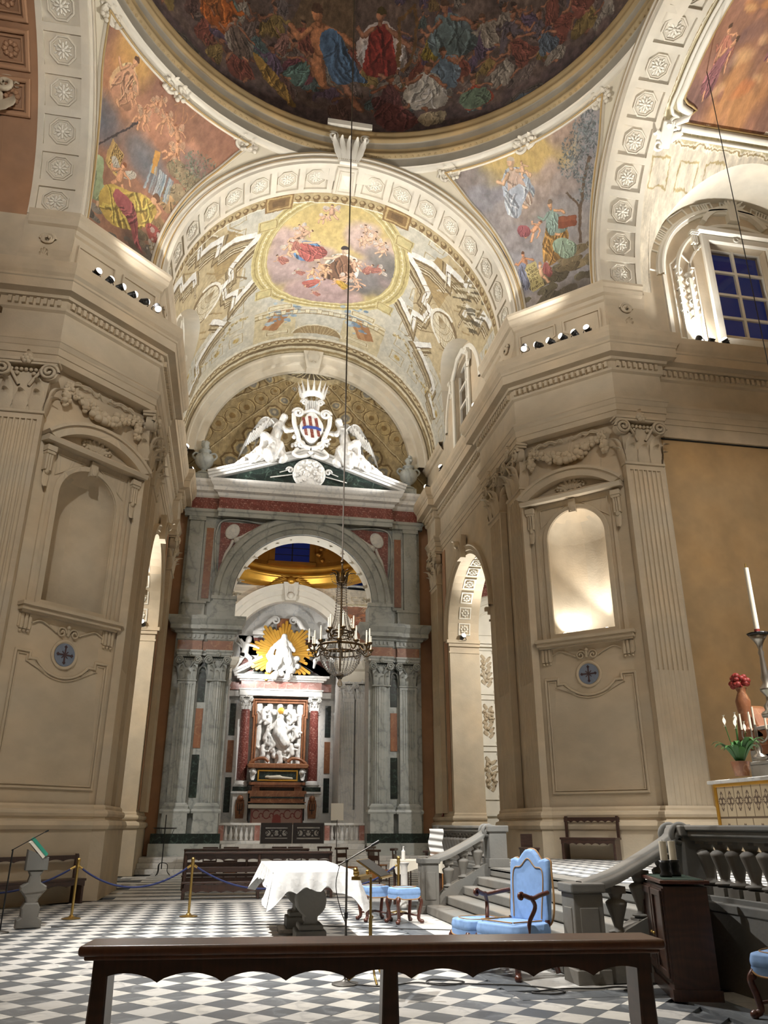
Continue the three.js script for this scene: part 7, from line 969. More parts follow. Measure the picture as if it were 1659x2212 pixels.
// ---------- high altar at the edge of the picture ----------
{
  const a = thing('high_altar', 'high altar with gilt-framed painted frontal and coloured marble steps', 'altar', [9.2, PF, ZC], -PI / 2);   // local +z faces the nave
  mesh('altar_body', [box(3.5, 0.62, 1.1, 0, 0.31, -0.6), box(3.6, 0.9, 0.9, 0, 1.0, -0.62)], M.linen, a);
  const ft = canvasTex(1024, 300, (x, w, h) => { x.fillStyle = '#b9a88a'; x.fillRect(0, 0, w, h); for (let i = 0; i < 40; i++) softBlob(x, rnd() * w, rnd() * h, 60, [150, 130, 104], 0.15); const orn = (cx, cy, k) => { x.fillStyle = 'rgba(74,58,46,0.85)'; for (let q = 0; q < 26; q++) { const a = q / 26 * 6.3, r = k * (0.35 + 0.65 * abs(cos(a * 2))); x.beginPath(); x.ellipse(cx + r * cos(a) * 0.8, cy + r * sin(a), k * 0.16, k * 0.1, a, 0, 7); x.fill(); } x.beginPath(); x.ellipse(cx, cy, k * 0.2, k * 0.4, 0, 0, 7); x.fill(); }; x.fillStyle = '#5d4c38'; x.fillRect(0, 128, w, 8); for (let i = 0; i <= 13; i++) x.fillRect(i * 79 - 2, 0, 5, 128); for (let i = 0; i <= 7; i++) x.fillRect(i * 146 - 2, 136, 6, h); for (let i = 0; i < 13; i++) orn(i * 79 + 40, 66, 36); for (let i = 0; i < 7; i++) orn(i * 146 + 74, 216, 54); });
  mesh('frontal_panel', [new THREE.PlaneGeometry(3.5, 1.3).translate(0, 0.82, 0.01)], std({ map: ft, roughness: 0.8 }), a, true);
  mesh('frontal_frame', [frame2d([[-1.8, 0.15], [1.8, 0.15], [1.8, 1.5], [-1.8, 1.5]], 0.06, 0.05)], M.gold, a);
  mesh('mensa', [rbox(3.9, 0.07, 1.25, 0.02, 0, 1.53, -0.55)], M.whiteM, a);
  mesh('gradine', [rbox(3.4, 0.3, 0.4, 0.02, 0, 1.7, -0.95), rbox(3.6, 0.06, 0.46, 0.015, 0, 1.88, -0.95), rbox(3.2, 0.62, 0.4, 0.02, 0, 2.2, -1.25), rbox(3.4, 0.07, 0.5, 0.015, 0, 2.55, -1.25)], M.lightStone, a);
  for (const x of [-1.15, -0.35, 0.45, 1.25]) mesh('marble_inlay', [bx(x - 0.26, x + 0.26, 1.98, 2.45, -1.05, -1.03)], M.redM, a);
  mesh('gradine_panel', [bx(-1.75, -1.1, 2.05, 2.5, -1.06, -1.0)], M.siena, a);
  for (const s of [-1, 1]) { mesh('side_block', [rbox(0.5, 1.2, 0.7, 0.02, s * 2.1, 0.9, -0.9), rbox(0.9, 0.08, 0.8, 0.015, s * 2.05, 1.55, -0.85)], M.greenM, a); mesh('side_scroll', [ext([[0, 0], [0.9, 0], [0.9, 0.1], [0.75, 0.2], [0.55, 0.62], [0.3, 0.7], [0.1, 0.5], [0.05, 0.2]], 0.5, 0.04).scale(-s, 1, 1).translate(s * 2.35, 2.35, -1.5), rbox(1.1, 0.12, 0.7, 0.02, s * 1.9, 2.28, -1.3), rbox(0.6, 0.7, 0.5, 0.02, s * 1.75, 1.9, -1.3)], M.siena, a); mesh('side_panel', [bx(s * 1.55, s * 2.0, 1.75, 2.15, -1.04, -1.02)], M.whiteM, a); }
  const stickProf = [[0.001, 0], [0.17, 0], [0.18, 0.05], [0.1, 0.1], [0.12, 0.16], [0.06, 0.22], [0.05, 0.3], [0.13, 0.38], [0.13, 0.42], [0.06, 0.5], [0.085, 0.58], [0.06, 0.66], [0.04, 0.9], [0.055, 0.95], [0.035, 1.0], [0.06, 1.08], [0.1, 1.14], [0.17, 1.22], [0.001, 1.2]];
  const tall = thing('altar_candlestick', 'tall silver candlestick with long white candle nearest the tan wall', 'candlestick', [9.75, 3.42, -13.3], 0, 'tall candlesticks on the high altar');
  mesh('stem', [lathe(stickProf.map(([r, y]) => [r, y * 1.25]), 18)], M.silver, tall); mesh('drip_pan', [lathe([[0.001, 1.48], [0.17, 1.52], [0.2, 1.56], [0.1, 1.5]], 18)], M.black, tall); mesh('candle', [cyl(0.05, 0.045, 1.25, 12, 0, 1.62, 0)], M.wax, tall); mesh('red_band', [cyl(0.053, 0.053, 0.06, 12, 0, 1.58, 0)], M.crimson, tall); mesh('candle_tip', [cyl(0.02, 0.012, 0.09, 8, 0, 2.87, 0)], M.brass, tall);
  clone(tall, [9.75, 3.42, -12.45], 0, 'tall silver candlestick with long white candle, second from the tan wall');
  const cd = thing('silver_candelabrum', 'branched silver candelabrum with small white candles on the altar step', 'candelabrum', [9.85, 2.74, -14.0]);
  mesh('foot', [lathe([[0.001, 0], [0.13, 0], [0.14, 0.04], [0.05, 0.1], [0.07, 0.18], [0.03, 0.3], [0.03, 0.62]], 14)], M.silver, cd);
  for (let i = 0; i < 5; i++) { const q = i / 5 * 2 * PI, r = 0.24; mesh('branch', [tube([[0, 0.35, 0], [0.12 * cos(q), 0.3, 0.12 * sin(q)], [r * cos(q), 0.4, r * sin(q)], [r * cos(q), 0.52, r * sin(q)]], 0.014, 12, 5)], M.silver, cd); mesh('candle', [cyl(0.02, 0.018, 0.3, 8, r * cos(q), 0.54, r * sin(q))], M.wax, cd); } mesh('candle', [cyl(0.02, 0.018, 0.34, 8, 0, 0.62, 0)], M.wax, cd);
  const vs = thing('altar_vase', 'dark vase with a bunch of red flowers on the altar end', 'vase', [10.1, 3.3, -14.6]); mesh('vase_body', [lathe([[0.001, 0], [0.1, 0], [0.11, 0.05], [0.05, 0.12], [0.13, 0.4], [0.15, 0.6], [0.08, 0.78], [0.11, 0.86]], 16)], M.siena, vs); mesh('red_flowers', Array.from({ length: 24 }, () => ball(0.06, rr(-0.13, 0.13), rr(0.9, 1.12), rr(-0.13, 0.13))), M.crimson, vs).userData.kind = 'stuff';
  const pl = thing('potted_lily', 'green leafy lily plant with white flowers beside the high altar', 'plant', [8.75, PF + 1.56, -13.0]);
  mesh('pot', [lathe([[0.001, 0], [0.12, 0], [0.16, 0.22], [0.17, 0.24]], 16)], M.siena, pl);
  for (let i = 0; i < 22; i++) { const a = i * 2.4, L = rr(0.35, 0.6); mesh('leaf', [grid(2, 6, (u, v) => { const r = 0.05 + v * L * 0.8; return [r * cos(a) - (u - 0.5) * 0.12 * sin(v * PI) * sin(a), 0.2 + sin(v * 2.2) * L * 0.75, r * sin(a) + (u - 0.5) * 0.12 * sin(v * PI) * cos(a)]; })], M.leaf, pl); }
  for (let i = 0; i < 4; i++) { const a = i * 1.7 + 0.4; mesh('white_flower', [grid(4, 5, (u, v) => [0.16 * cos(a) + (u - 0.5) * 0.12 * sin(v * PI), 0.72 + i * 0.06 + v * 0.2, 0.16 * sin(a) + 0.04 * cos(u * PI)])], M.paper, pl); mesh('flower_stem', [bar([0.04 * cos(a), 0.2, 0.04 * sin(a)], [0.16 * cos(a), 0.74 + i * 0.06, 0.16 * sin(a)], 0.008, 5)], M.leaf, pl); }
}
// ---------- side chapels seen through the transept arches ----------
for (const s of [1, -1]) {
  const c = struct(s > 0 ? 'wall_side_chapel_right' : 'wall_side_chapel_left', s > 0 ? 'brightly lit side chapel with stucco flower panels and red lunette' : 'brightly lit side chapel beyond the arch on the nave side', 'chapel'), f = (x, y, z) => [A + s * x, y, ZC + z];
  const mk = (g) => mapG(g, f);
  mesh('back_wall', [mk(bx(10.4, 10.8, 0, 13, -20.4, -10.6))], M.stucco, c); mesh('end_wall', [mk(bx(6.7, 10.6, 0, 13, -18.6, -18.2)), mk(bx(6.7, 10.6, 0, 13, -10.6, -10.2))], M.stucco, c); mesh('chapel_vault', [mk(bx(6.7, 10.8, 12.4, 12.8, -20.4, -10.2))], M.stucco, c);
  // framed stucco panels on the far end wall, facing the viewer
  for (let i = 0; i < 3; i++) { const y = 2.6 + i * 2.0; const p = mesh('stucco_panel', [mk(frame2d([[7.4, y], [7.55, y], [7.55, y - 0.12], [8.2, y - 0.12], [8.2, y], [8.35, y], [8.35, y + 1.6], [8.2, y + 1.6], [8.2, y + 1.72], [7.55, y + 1.72], [7.55, y + 1.6], [7.4, y + 1.6]].map(([a, b]) => [a - 0.42, b]), 0.05, 0.05).translate(0, 0, -18.2))], M.stucco, c); mesh('flower_relief', Array.from({ length: 12 }, (_, k) => mk(leafGeo(0.16, 0.3, 0.4).rotateZ((k % 2 ? 1 : -1) * rr(0.5, 1.1)).translate(7.46 + (k % 2 ? -0.03 : 0.03), y + 0.2 + k * 0.1, -18.2))).concat(Array.from({ length: 9 }, () => mk(ball(0.07, 7.46 + rr(-0.2, 0.2), y + rr(0.4, 1.3), -18.16)))), M.plaster, p); }
  mesh('lunette_arch', [mk(arcMould(8.0, 9.0, 1.3, -18.2, [[0, 0], [0, 0.1], [0.15, 0.14], [0.3, 0.1], [0.34, 0]], 0, PI, 24)), mk(frame2d(arcPts(8.0, 8.9, 1.1, 0, PI, 16), 0.06, 0.05).translate(0, 0, -18.2))], M.stucco, c);
  mesh('red_fresco', [mk(ext(shape([[6.8, 9.4], [6.8, 12.3], [9.6, 12.3], [9.6, 9.4], ...arcPts(8.0, 9.0, 1.66, 0.3, PI - 0.3, 16)]), 0.02).translate(0, 0, -18.2))], M.redM, c);
  mesh('frieze_band', [mk(bx(6.8, 10.4, 8.4, 8.5, -18.2, -18.05)), mk(bx(6.8, 10.4, 8.55, 8.62, -18.2, -18.1)), mk(bx(6.8, 10.4, 1.9, 2.0, -18.2, -18.12))], M.stucco, c);
}
console.log('presbytery');
// ---------- furniture ----------
const scallop = (x0, x1, y, n, dip, h) => { const p = [[x0, y + h], [x0, y]]; for (let i = 0; i < n; i++) { const a = x0 + (x1 - x0) * i / n, b = x0 + (x1 - x0) * (i + 1) / n; for (let k = 1; k <= 10; k++) { const t = k / 10; p.push([lerp(a, b, t), y + dip * sin(t * PI) - (k === 10 && i < n - 1 ? 0.008 : 0)]); } } p.push([x1, y], [x1, y + h]); return p; };
{
  const b = thing('kneeler_desk', 'long dark wooden pew desk with scalloped apron in the foreground', 'pew', [0.93, 0, -5.16], -0.09);
  mesh('desk_top', [rbox(3.36, 0.055, 0.34, 0.022, 0, 0.905, 0), rbox(3.3, 0.03, 0.28, 0.012, 0, 0.87, 0)], M.deskWood, b);
  mesh('apron', [ext(scallop(-1.6, 1.6, 0.75, 9, 0.04, 0.11), 0.03).translate(0, 0, 0.08)], M.wood, b);
  for (const x of [-1.56, 0.06, 1.56]) mesh('leg', [ext([[-0.045, 0], [0.05, 0], [0.04, 0.2], [0.05, 0.5], [0.04, 0.86], [-0.04, 0.86], [-0.05, 0.5], [-0.03, 0.2]], 0.2, 0.01).translate(x, 0, -0.1)], M.wood, b);
}
{
  const t = thing('altar_table', 'stone altar table on two baluster supports', 'table', [1.2, 0, -13.2]);
  const sup = (z) => { const m = mesh('support', [rbox(0.42, 0.17, 0.56, 0.02, 0.04, 0.13, z), rbox(0.34, 0.08, 0.5, 0.03, 0.04, 0.25, z), ext([[-0.12, 0.27], [0.12, 0.27], [0.09, 0.32], [0.09, 0.38], [0.15, 0.43], [0.195, 0.49], [0.21, 0.58], [0.2, 0.66], [0.16, 0.73], [0.14, 0.8], [0.17, 0.92], [-0.17, 0.92], [-0.14, 0.8], [-0.16, 0.73], [-0.2, 0.66], [-0.21, 0.58], [-0.195, 0.49], [-0.15, 0.43], [-0.09, 0.38], [-0.09, 0.32]], 0.4, 0.02).translate(0.04, 0, z - 0.2)], S, t); };
  sup(0.85); sup(-0.95); for (const [z0, z1] of [[0.52, 1.2], [-1.3, -0.6]]) mesh('base_slab', [bx(-0.28, 0.36, 0, 0.05, z0, z1)], M.lightStone, t); mesh('table_top', [rbox(1.02, 0.06, 3.5, 0.015, 0, 0.945, 0)], S, t);
  const c = thing('altar_cloth', 'white lace-edged cloth draped over the stone altar table', 'tablecloth', [1.2, 0, -13.2]);
  const hx = 0.55, hz = 1.82, R2 = 0.05, per = []; const side = (a, b, n) => { for (let i = 0; i < n; i++) per.push([lerp(a[0], b[0], i / n), lerp(a[1], b[1], i / n)]); };
  side([-hx, hz], [hx, hz], 60); side([hx, hz], [hx, -hz], 120); side([hx, -hz], [-hx, -hz], 60); side([-hx, -hz], [-hx, hz], 120);
  const N = per.length, rows = 16, P = [], P2 = [];
  for (let j = 0; j <= rows; j++) { const row = []; for (let i = 0; i <= N; i++) { const [x, z] = per[i % N], t = j / rows, onz = abs(abs(z) - hz) < 1e-6, corner = pow(max(0, 1 - min(hypot(abs(x) - hx, abs(z) - hz), 0.34) / 0.34), 1.5), drop = 0.22 + 0.22 * corner + 0.03 * sin(i * 0.05 * 9), scal = 0.028 * abs(sin(i / 60 * PI * 7)); const out = 0.012 + (0.05 + 0.1 * corner) * t * (0.7 + 0.5 * sin(i * 0.31) * sin(i * 0.07 + 1)) + 0.022 * t * sin(i * 0.55); const nx = onz ? 0 : Math.sign(x), nz = onz ? Math.sign(z) : 0, cx = corner * Math.sign(x) * 0.08 * t, cz = corner * Math.sign(z) * 0.08 * t; row.push([x + nx * out + cx, 0.985 - t * (drop - (j === rows ? scal : 0)) - (t > 0 ? 0.004 : 0), z + nz * out + cz]); } P.push(row); }
  mesh('cloth_skirt', [quadsToGeo(P)], M.lace = phy({ map: dataTex(256, (u, v) => { const k = fbm(u, v, 10, 3) > 0.5 && v < 0.5 ? 225 : 240; return [k, k, k - 3]; }, 0.6), roughness: 0.92, bumpMap: bumpTex, bumpScale: 0.006 }), c);
  mesh('cloth_top', [grid(20, 50, (u, v) => [lerp(-hx - 0.012, hx + 0.012, u), 0.984 + 0.002 * sin(u * 9) * sin(v * 14), lerp(-hz - 0.012, hz + 0.012, v)])], M.cloth, c);
}
const vlist = (a, ...b) => a;
function cabriole(x, z, h, sx, sz, r = 0.03) { return merge([tube([[x, h, z], [x + sx * 0.03, h * 0.82, z + sz * 0.03], [x + sx * 0.005, h * 0.45, z + sz * 0.005], [x - sx * 0.005, h * 0.16, z - sz * 0.005], [x + sx * 0.03, 0.035, z + sz * 0.03]], r, 18, 8), ball(r * 1.3, x + sx * 0.035, 0.032, z + sz * 0.035), ball(r * 1.25, x + sx * 0.015, h * 0.88, z + sz * 0.015)]); }
const cushion = (w, d, y0, h, bulge = 0.035) => grid(18, 14, (u, v) => { const a = u * 2 * PI, k = pow(abs(cos(a)), 0.35) * Math.sign(cos(a)), q = pow(abs(sin(a)), 0.35) * Math.sign(sin(a)), t = v; const s = t < 0.55 ? 1 + bulge * sin(t / 0.55 * PI) : 1 - 1.0 * pow((t - 0.55) / 0.45, 3.2); const y = t < 0.55 ? y0 + h * 0.7 * t / 0.55 : y0 + h * (0.7 + 0.3 * sin((t - 0.55) / 0.45 * PI / 2)); return [k * w / 2 * s, y, q * d / 2 * s]; });
function stoolParts(t, w, d, h, legMat = M.woodRed) {
  mesh('seat_cushion', [cushion(w, d, h - 0.06, 0.13)], M.blue, t);
  const vy = (u) => h - 0.1 - 0.02 * cos(u * 8 * PI); mesh('seat_skirt', [grid(64, 1, (u, v) => { const a = u * 2 * PI, k = pow(abs(cos(a)), 0.3) * Math.sign(cos(a)), q = pow(abs(sin(a)), 0.3) * Math.sign(sin(a)); return [k * w / 2 * 1.005, v ? h - 0.05 : vy(u), q * d / 2 * 1.005]; })], M.blue, t);
  mesh('gold_braid', [tube(Array.from({ length: 48 }, (_, i) => { const u = i / 48, a = u * 2 * PI; return [pow(abs(cos(a)), 0.3) * Math.sign(cos(a)) * w / 2 * 1.01, vy(u), pow(abs(sin(a)), 0.3) * Math.sign(sin(a)) * d / 2 * 1.01]; }), 0.009, 96, 5, true), tube([[-1, -1], [1, -1], [1, 1], [-1, 1]].map(([a, b]) => [a * w * 0.33, h + 0.066, b * d * 0.33]), 0.006, 40, 5, true)], M.braid, t);
  for (const [a, b] of [[-1, -1], [1, -1], [1, 1], [-1, 1]]) mesh('leg', [cabriole(a * (w / 2 - 0.04), b * (d / 2 - 0.04), h - 0.08, a, b)], legMat, t);
  mesh('stretcher', [tube([[-w / 2 + 0.04, 0.12, -d / 2 + 0.04], [0, 0.15, 0], [w / 2 - 0.04, 0.12, d / 2 - 0.04]], 0.015, 12, 6), tube([[w / 2 - 0.04, 0.12, -d / 2 + 0.04], [0, 0.15, 0], [-w / 2 + 0.04, 0.12, d / 2 - 0.04]], 0.015, 12, 6)], legMat, t);
}
{
  const g = 'blue upholstered stools';
  const a = thing('upholstered_stool', 'blue upholstered stool with gold braid beside the tall armchair', 'stool', [3.1, 0, -10.35], 0.15, g); stoolParts(a, 0.56, 0.5, 0.45);
  clone(a, [4.98, 0, -7.15], 0.5, 'blue upholstered stool with gold braid beside the dark cabinet');
  const b = thing('round_stool', 'small rounded blue stool with dark legs, nearer the side table', 'stool', [3.12, 0, -14.85], 0.3, g); stoolParts(b, 0.48, 0.42, 0.5); clone(b, [2.68, 0, -15.34], 0.2, 'small rounded blue stool half hidden behind its twin');
}
{
  const c = thing('armchair', 'tall blue upholstered armchair with carved wooden arms and gold braid', 'armchair', [3.3, 0, -9.66], -1.12);   // local +z is the front
  mesh('seat', [cushion(0.68, 0.62, 0.4, 0.15), grid(64, 1, (u, v) => { const a = u * 2 * PI; return [pow(abs(cos(a)), 0.3) * Math.sign(cos(a)) * 0.342, v ? 0.42 : 0.36 - 0.02 * cos(u * 8 * PI), pow(abs(sin(a)), 0.3) * Math.sign(sin(a)) * 0.312]; })], M.blue, c);
  const bp = [[-0.3, 0.52], [0.3, 0.52], [0.31, 1.1], [0.3, 1.18], [0.24, 1.2], [0.17, 1.18], [0.12, 1.24], [0.06, 1.29], [0, 1.3], [-0.06, 1.29], [-0.12, 1.24], [-0.17, 1.18], [-0.24, 1.2], [-0.3, 1.18], [-0.31, 1.1]];
  const lean = (q) => q.rotateX(-0.09).translate(0, 0, -0.24), y0 = 0.05;
  mesh('backrest', [lean(ext(bp, 0.09, 0.03, 3).translate(0, 0, -0.045))], M.blue, c);
  mesh('gold_braid', [lean(tube(bp.map(([x, y]) => [x, y, -0.02]), 0.012, 90, 5, true)), lean(tube([[-0.22, 0.56, 0.05], [-0.22, 1.08, 0.05], [-0.12, 1.1, 0.05], [0, 1.19, 0.05], [0.12, 1.1, 0.05], [0.22, 1.08, 0.05], [0.22, 0.56, 0.05]], 0.008, 60, 5)), tube([[-0.25, 0.555, 0.26], [0.25, 0.555, 0.26]], 0.008, 4, 5), tube([[-0.26, 0.552, -0.2], [-0.26, 0.556, 0.25]], 0.008, 4, 5), tube([[0.26, 0.552, -0.2], [0.26, 0.556, 0.25]], 0.008, 4, 5)], M.braid, c);
  for (const s of [-1, 1]) {
    mesh('armrest', [tube([[s * 0.31, 0.84, -0.27], [s * 0.34, 0.82, -0.1], [s * 0.38, 0.8, 0.06], [s * 0.37, 0.83, 0.17], [s * 0.36, 0.84, 0.22]], 0.026, 22, 8), spiral(0, 0, 0, 0.045, 1, 1, 0.02).rotateY(PI / 2).translate(s * 0.36, 0.82, 0.22)], M.woodRed, c);
    mesh('arm_post', [tube([[s * 0.37, 0.82, 0.08], [s * 0.39, 0.72, 0.03], [s * 0.34, 0.56, 0.08], [s * 0.33, 0.42, 0.1]], 0.024, 16, 7)], M.woodRed, c);
    mesh('leg', [cabriole(s * 0.3, 0.26, 0.4, s, 1, 0.032)], M.woodRed, c); mesh('leg', [tube([[s * 0.29, 0.56, -0.26], [s * 0.29, 0.3, -0.27], [s * 0.31, 0.03, -0.36]], 0.03, 12, 7)], M.woodRed, c);
  }
  mesh('stretcher', [tube([[-0.3, 0.14, 0.25], [-0.1, 0.17, 0.02], [0, 0.18, 0], [0.1, 0.17, -0.06], [0.3, 0.14, -0.3]], 0.017, 18, 6), tube([[0.3, 0.14, 0.25], [0, 0.18, 0], [-0.3, 0.14, -0.3]], 0.017, 18, 6)], M.woodRed, c);
}
{
  const c = thing('wooden_cabinet', 'dark wooden cupboard with two panelled doors against the balustrade', 'cabinet', [4.7, 0, -8.5], 1.26 + PI);   // local +z faces the crossing
  c.rotation.y = atan2(-1.24, -0.4) ; const w = 1.12, h = 1.05, d = 0.42;
  mesh('carcass', [box(w, h - 0.06, d, 0, h / 2 - 0.03, 0), box(w + 0.04, 0.1, d + 0.04, 0, 0.05, 0)], M.wood, c); mesh('top_board', [rbox(w + 0.06, 0.035, d + 0.06, 0.01, 0, h - 0.02, 0)], M.woodRed, c); mesh('green_felt', [box(w - 0.02, 0.006, d - 0.02, 0, h, 0)], std({ color: 0x24382c, roughness: 1 }), c);
  for (const s of [-1, 1]) { const dr = mesh('door', [box(w / 2 - 0.02, h - 0.24, 0.02, s * w / 4, h / 2 + 0.04, d / 2 + 0.01), frame2d([[s * 0.03, 0.18], [s * (w / 2 - 0.03), 0.18], [s * (w / 2 - 0.03), h - 0.1], [s * 0.03, h - 0.1]], 0.06, 0.02).translate(0, 0, d / 2 + 0.02)], M.wood, c); mesh('knob', [ball(0.016, s * 0.06, h / 2, d / 2 + 0.05)], M.brass, dr); }
  const h1 = thing('pillar_candle', 'white pillar candle in a black holder, nearer the cabinet front', 'candle', [4.59, 1.055, -8.42], 0, 'candles on the cabinet'); mesh('holder', [lathe([[0.001, 0], [0.06, 0], [0.065, 0.02], [0.045, 0.05], [0.06, 0.1], [0.05, 0.13], [0.062, 0.16], [0.001, 0.15]], 16)], M.black, h1); mesh('candle', [cyl(0.038, 0.038, 0.19, 16, 0, 0.155, 0)], M.wax, h1); mesh('wick', [cyl(0.003, 0.003, 0.02, 5, 0, 0.34, 0)], M.black, h1);
  clone(h1, [4.74, 1.055, -8.5], 0, 'white pillar candle in a black holder, nearer the stair newel');
}
{
  const m = thing('microphone_stand', 'thin grey microphone stand with boom beside the altar table', 'microphone', [1.34, 0, -9.44]);
  mesh('base', [lathe([[0.001, 0], [0.14, 0], [0.14, 0.015], [0.04, 0.03], [0.02, 0.05]], 24)], M.greyMetal, m); mesh('pole', [bar([0, 0.03, 0], [0, 1.19, 0], 0.012)], M.greyMetal, m); mesh('clutch', [cyl(0.02, 0.02, 0.06, 10, 0, 0.62, 0), ball(0.02, 0, 1.19, 0)], M.black, m); mesh('boom', [bar([-0.1, 1.14, 0], [0.3, 1.36, 0.02], 0.008)], M.greyMetal, m); mesh('microphone', [bar([0.27, 1.345, 0.02], [0.36, 1.39, 0.025], 0.014, 8, 0.018)], M.black, m); mesh('cable', [tube([[-0.08, 1.15, 0], [-0.12, 0.95, 0.02], [-0.06, 0.7, 0.02], [0.0, 0.55, 0.02], [0.005, 0.3, 0.018], [0.02, 0.05, 0.03], [0.12, 0.012, 0.1]], 0.005, 40, 5)], M.wire, m);
  const l = thing('music_stand', 'brass reading stand with slanted open tray on tripod foot', 'lectern', [1.62, 0, -9.5], 1.15);
  mesh('pole', [bar([0, 0.12, 0], [0, 0.62, 0], 0.02), bar([0, 0.6, 0], [0, 1.02, 0], 0.014)], M.brass, l); mesh('knob', [ball(0.022, 0.04, 0.62, 0)], M.brass, l);
  for (let i = 0; i < 3; i++) { const a = i * 2.09 + 0.5; mesh('foot', [tube([[0, 0.2, 0], [0.08 * cos(a), 0.2, 0.08 * sin(a)], [0.16 * cos(a), 0.08, 0.16 * sin(a)], [0.24 * cos(a), 0.015, 0.24 * sin(a)]], 0.012, 14, 6)], M.brass, l); }
  mesh('tray', [box(0.52, 0.035, 0.1, 0, 1.02, -0.1), box(0.5, 0.012, 0.34).rotateX(0.55).translate(-0.02, 1.11, 0.05)], M.brass, l); mesh('tray_face', [box(0.46, 0.006, 0.3).rotateX(0.55).translate(-0.02, 1.12, 0.048)], M.black, l); mesh('ornament', [ball(0.035, -0.25, 1.07, -0.1), ball(0.025, 0.24, 1.06, -0.1), ball(0.03, -0.27, 1.1, -0.1)], M.brass, l);
}
{
  const l = thing('stone_lectern', 'carved stone lectern on a baluster foot with slanted top', 'lectern', [-3.08, 0, -15.25], 0.3);
  mesh('foot', [ext([[-0.19, 0], [0.19, 0], [0.19, 0.13], [0.13, 0.17], [0.14, 0.3], [0.1, 0.38], [-0.1, 0.38], [-0.14, 0.3], [-0.13, 0.17], [-0.19, 0.13]], 0.34, 0.02).translate(0, 0, -0.17)], S, l);
  mesh('shaft', [ext([[-0.08, 0.36], [0.08, 0.36], [0.1, 0.44], [0.2, 0.56], [0.2, 0.62], [0.1, 0.68], [0.08, 0.78], [0.12, 0.86], [-0.12, 0.86], [-0.08, 0.78], [-0.1, 0.68], [-0.2, 0.62], [-0.2, 0.56], [-0.1, 0.44]], 0.26, 0.02).translate(0, 0, -0.13)], S, l);
  mesh('desk', [ext([[-0.17, 0], [0.17, 0], [0.17, 0.2], [-0.17, 0.32]], 0.3, 0.01).translate(0, 0.86, -0.15)], S, l);
  const b = thing('green_book', 'green bound book lying on the stone lectern', 'book', [-3.1, 1.19, -15.22], 0.3); mesh('cover', [box(0.36, 0.05, 0.3).rotateZ(-0.8).translate(0.03, 0.03, 0)], M.green, b); mesh('pages', [box(0.34, 0.05, 0.28).rotateZ(-0.8).translate(-0.005, -0.01, 0)], M.paper, b);
  const m = thing('microphone_stand', 'black boom microphone stand beside the stone lectern', 'microphone', [-3.34, 0, -14.6]); mesh('base', [lathe([[0.001, 0], [0.14, 0], [0.13, 0.02], [0.02, 0.04]], 20)], M.greyMetal, m); mesh('pole', [bar([0, 0.03, 0], [0, 1.2, 0], 0.012)], M.black, m); mesh('boom', [bar([-0.02, 1.18, 0], [0.46, 1.46, 0], 0.007)], M.black, m); mesh('microphone', [bar([0.45, 1.455, 0], [0.5, 1.48, 0], 0.014)], M.black, m);
}
// stanchions and ropes
{
  const s0 = thing('rope_stanchion', 'brass rope post nearest the stone lectern', 'stanchion', [-2.62, 0, -16.55], 0, 'brass rope posts'); mesh('base', [lathe([[0.001, 0], [0.165, 0], [0.165, 0.012], [0.06, 0.03], [0.03, 0.06]], 28)], M.brass, s0); mesh('post', [bar([0, 0.02, 0], [0, 0.9, 0], 0.024, 12)], M.brass, s0); mesh('finial', [lathe([[0.001, 1.0], [0.03, 0.99], [0.038, 0.96], [0.03, 0.92], [0.036, 0.9], [0.03, 0.86]], 14)], M.brass, s0);
  clone(s0, [-0.57, 0, -16.57], 0, 'brass rope post between two hanging blue ropes, before the pews'); clone(s0, [3.38, 0, -16.6], 0, 'rope post standing beside the white-clothed side table');
  const rope = (a, b, sag, label) => { const r = thing('rope', label, 'rope', [0, 0, 0], 0, 'blue barrier ropes'), p = []; for (let i = 0; i <= 14; i++) { const t = i / 14; p.push([lerp(a[0], b[0], t), lerp(a[1], b[1], t) - sag * (1 - pow(2 * t - 1, 2)), lerp(a[2], b[2], t)]); } mesh('cord', [tube(p, 0.017, 40, 8)], M.rope, r); for (const q of [[p[0], p[1]], [p[14], p[13]]]) mesh('clip', [bar(q[0], [lerp(q[0][0], q[1][0], 0.45), lerp(q[0][1], q[1][1], 0.45), lerp(q[0][2], q[1][2], 0.45)], 0.021)], M.brass, r); };
  rope([-2.6, 0.86, -16.55], [-0.6, 0.86, -16.57], 0.36, 'blue rope hanging between the two brass posts'); rope([-2.66, 0.86, -16.55], [-5.2, 0.84, -15.9], 0.4, 'blue rope passing behind the stone lectern'); rope([-0.54, 0.86, -16.57], [1.3, 0.5, -16.7], 0.2, 'blue rope running behind the altar table'); rope([3.35, 0.84, -16.6], [2.2, 0.45, -16.8], 0.12, 'short blue rope beside the side table');
}
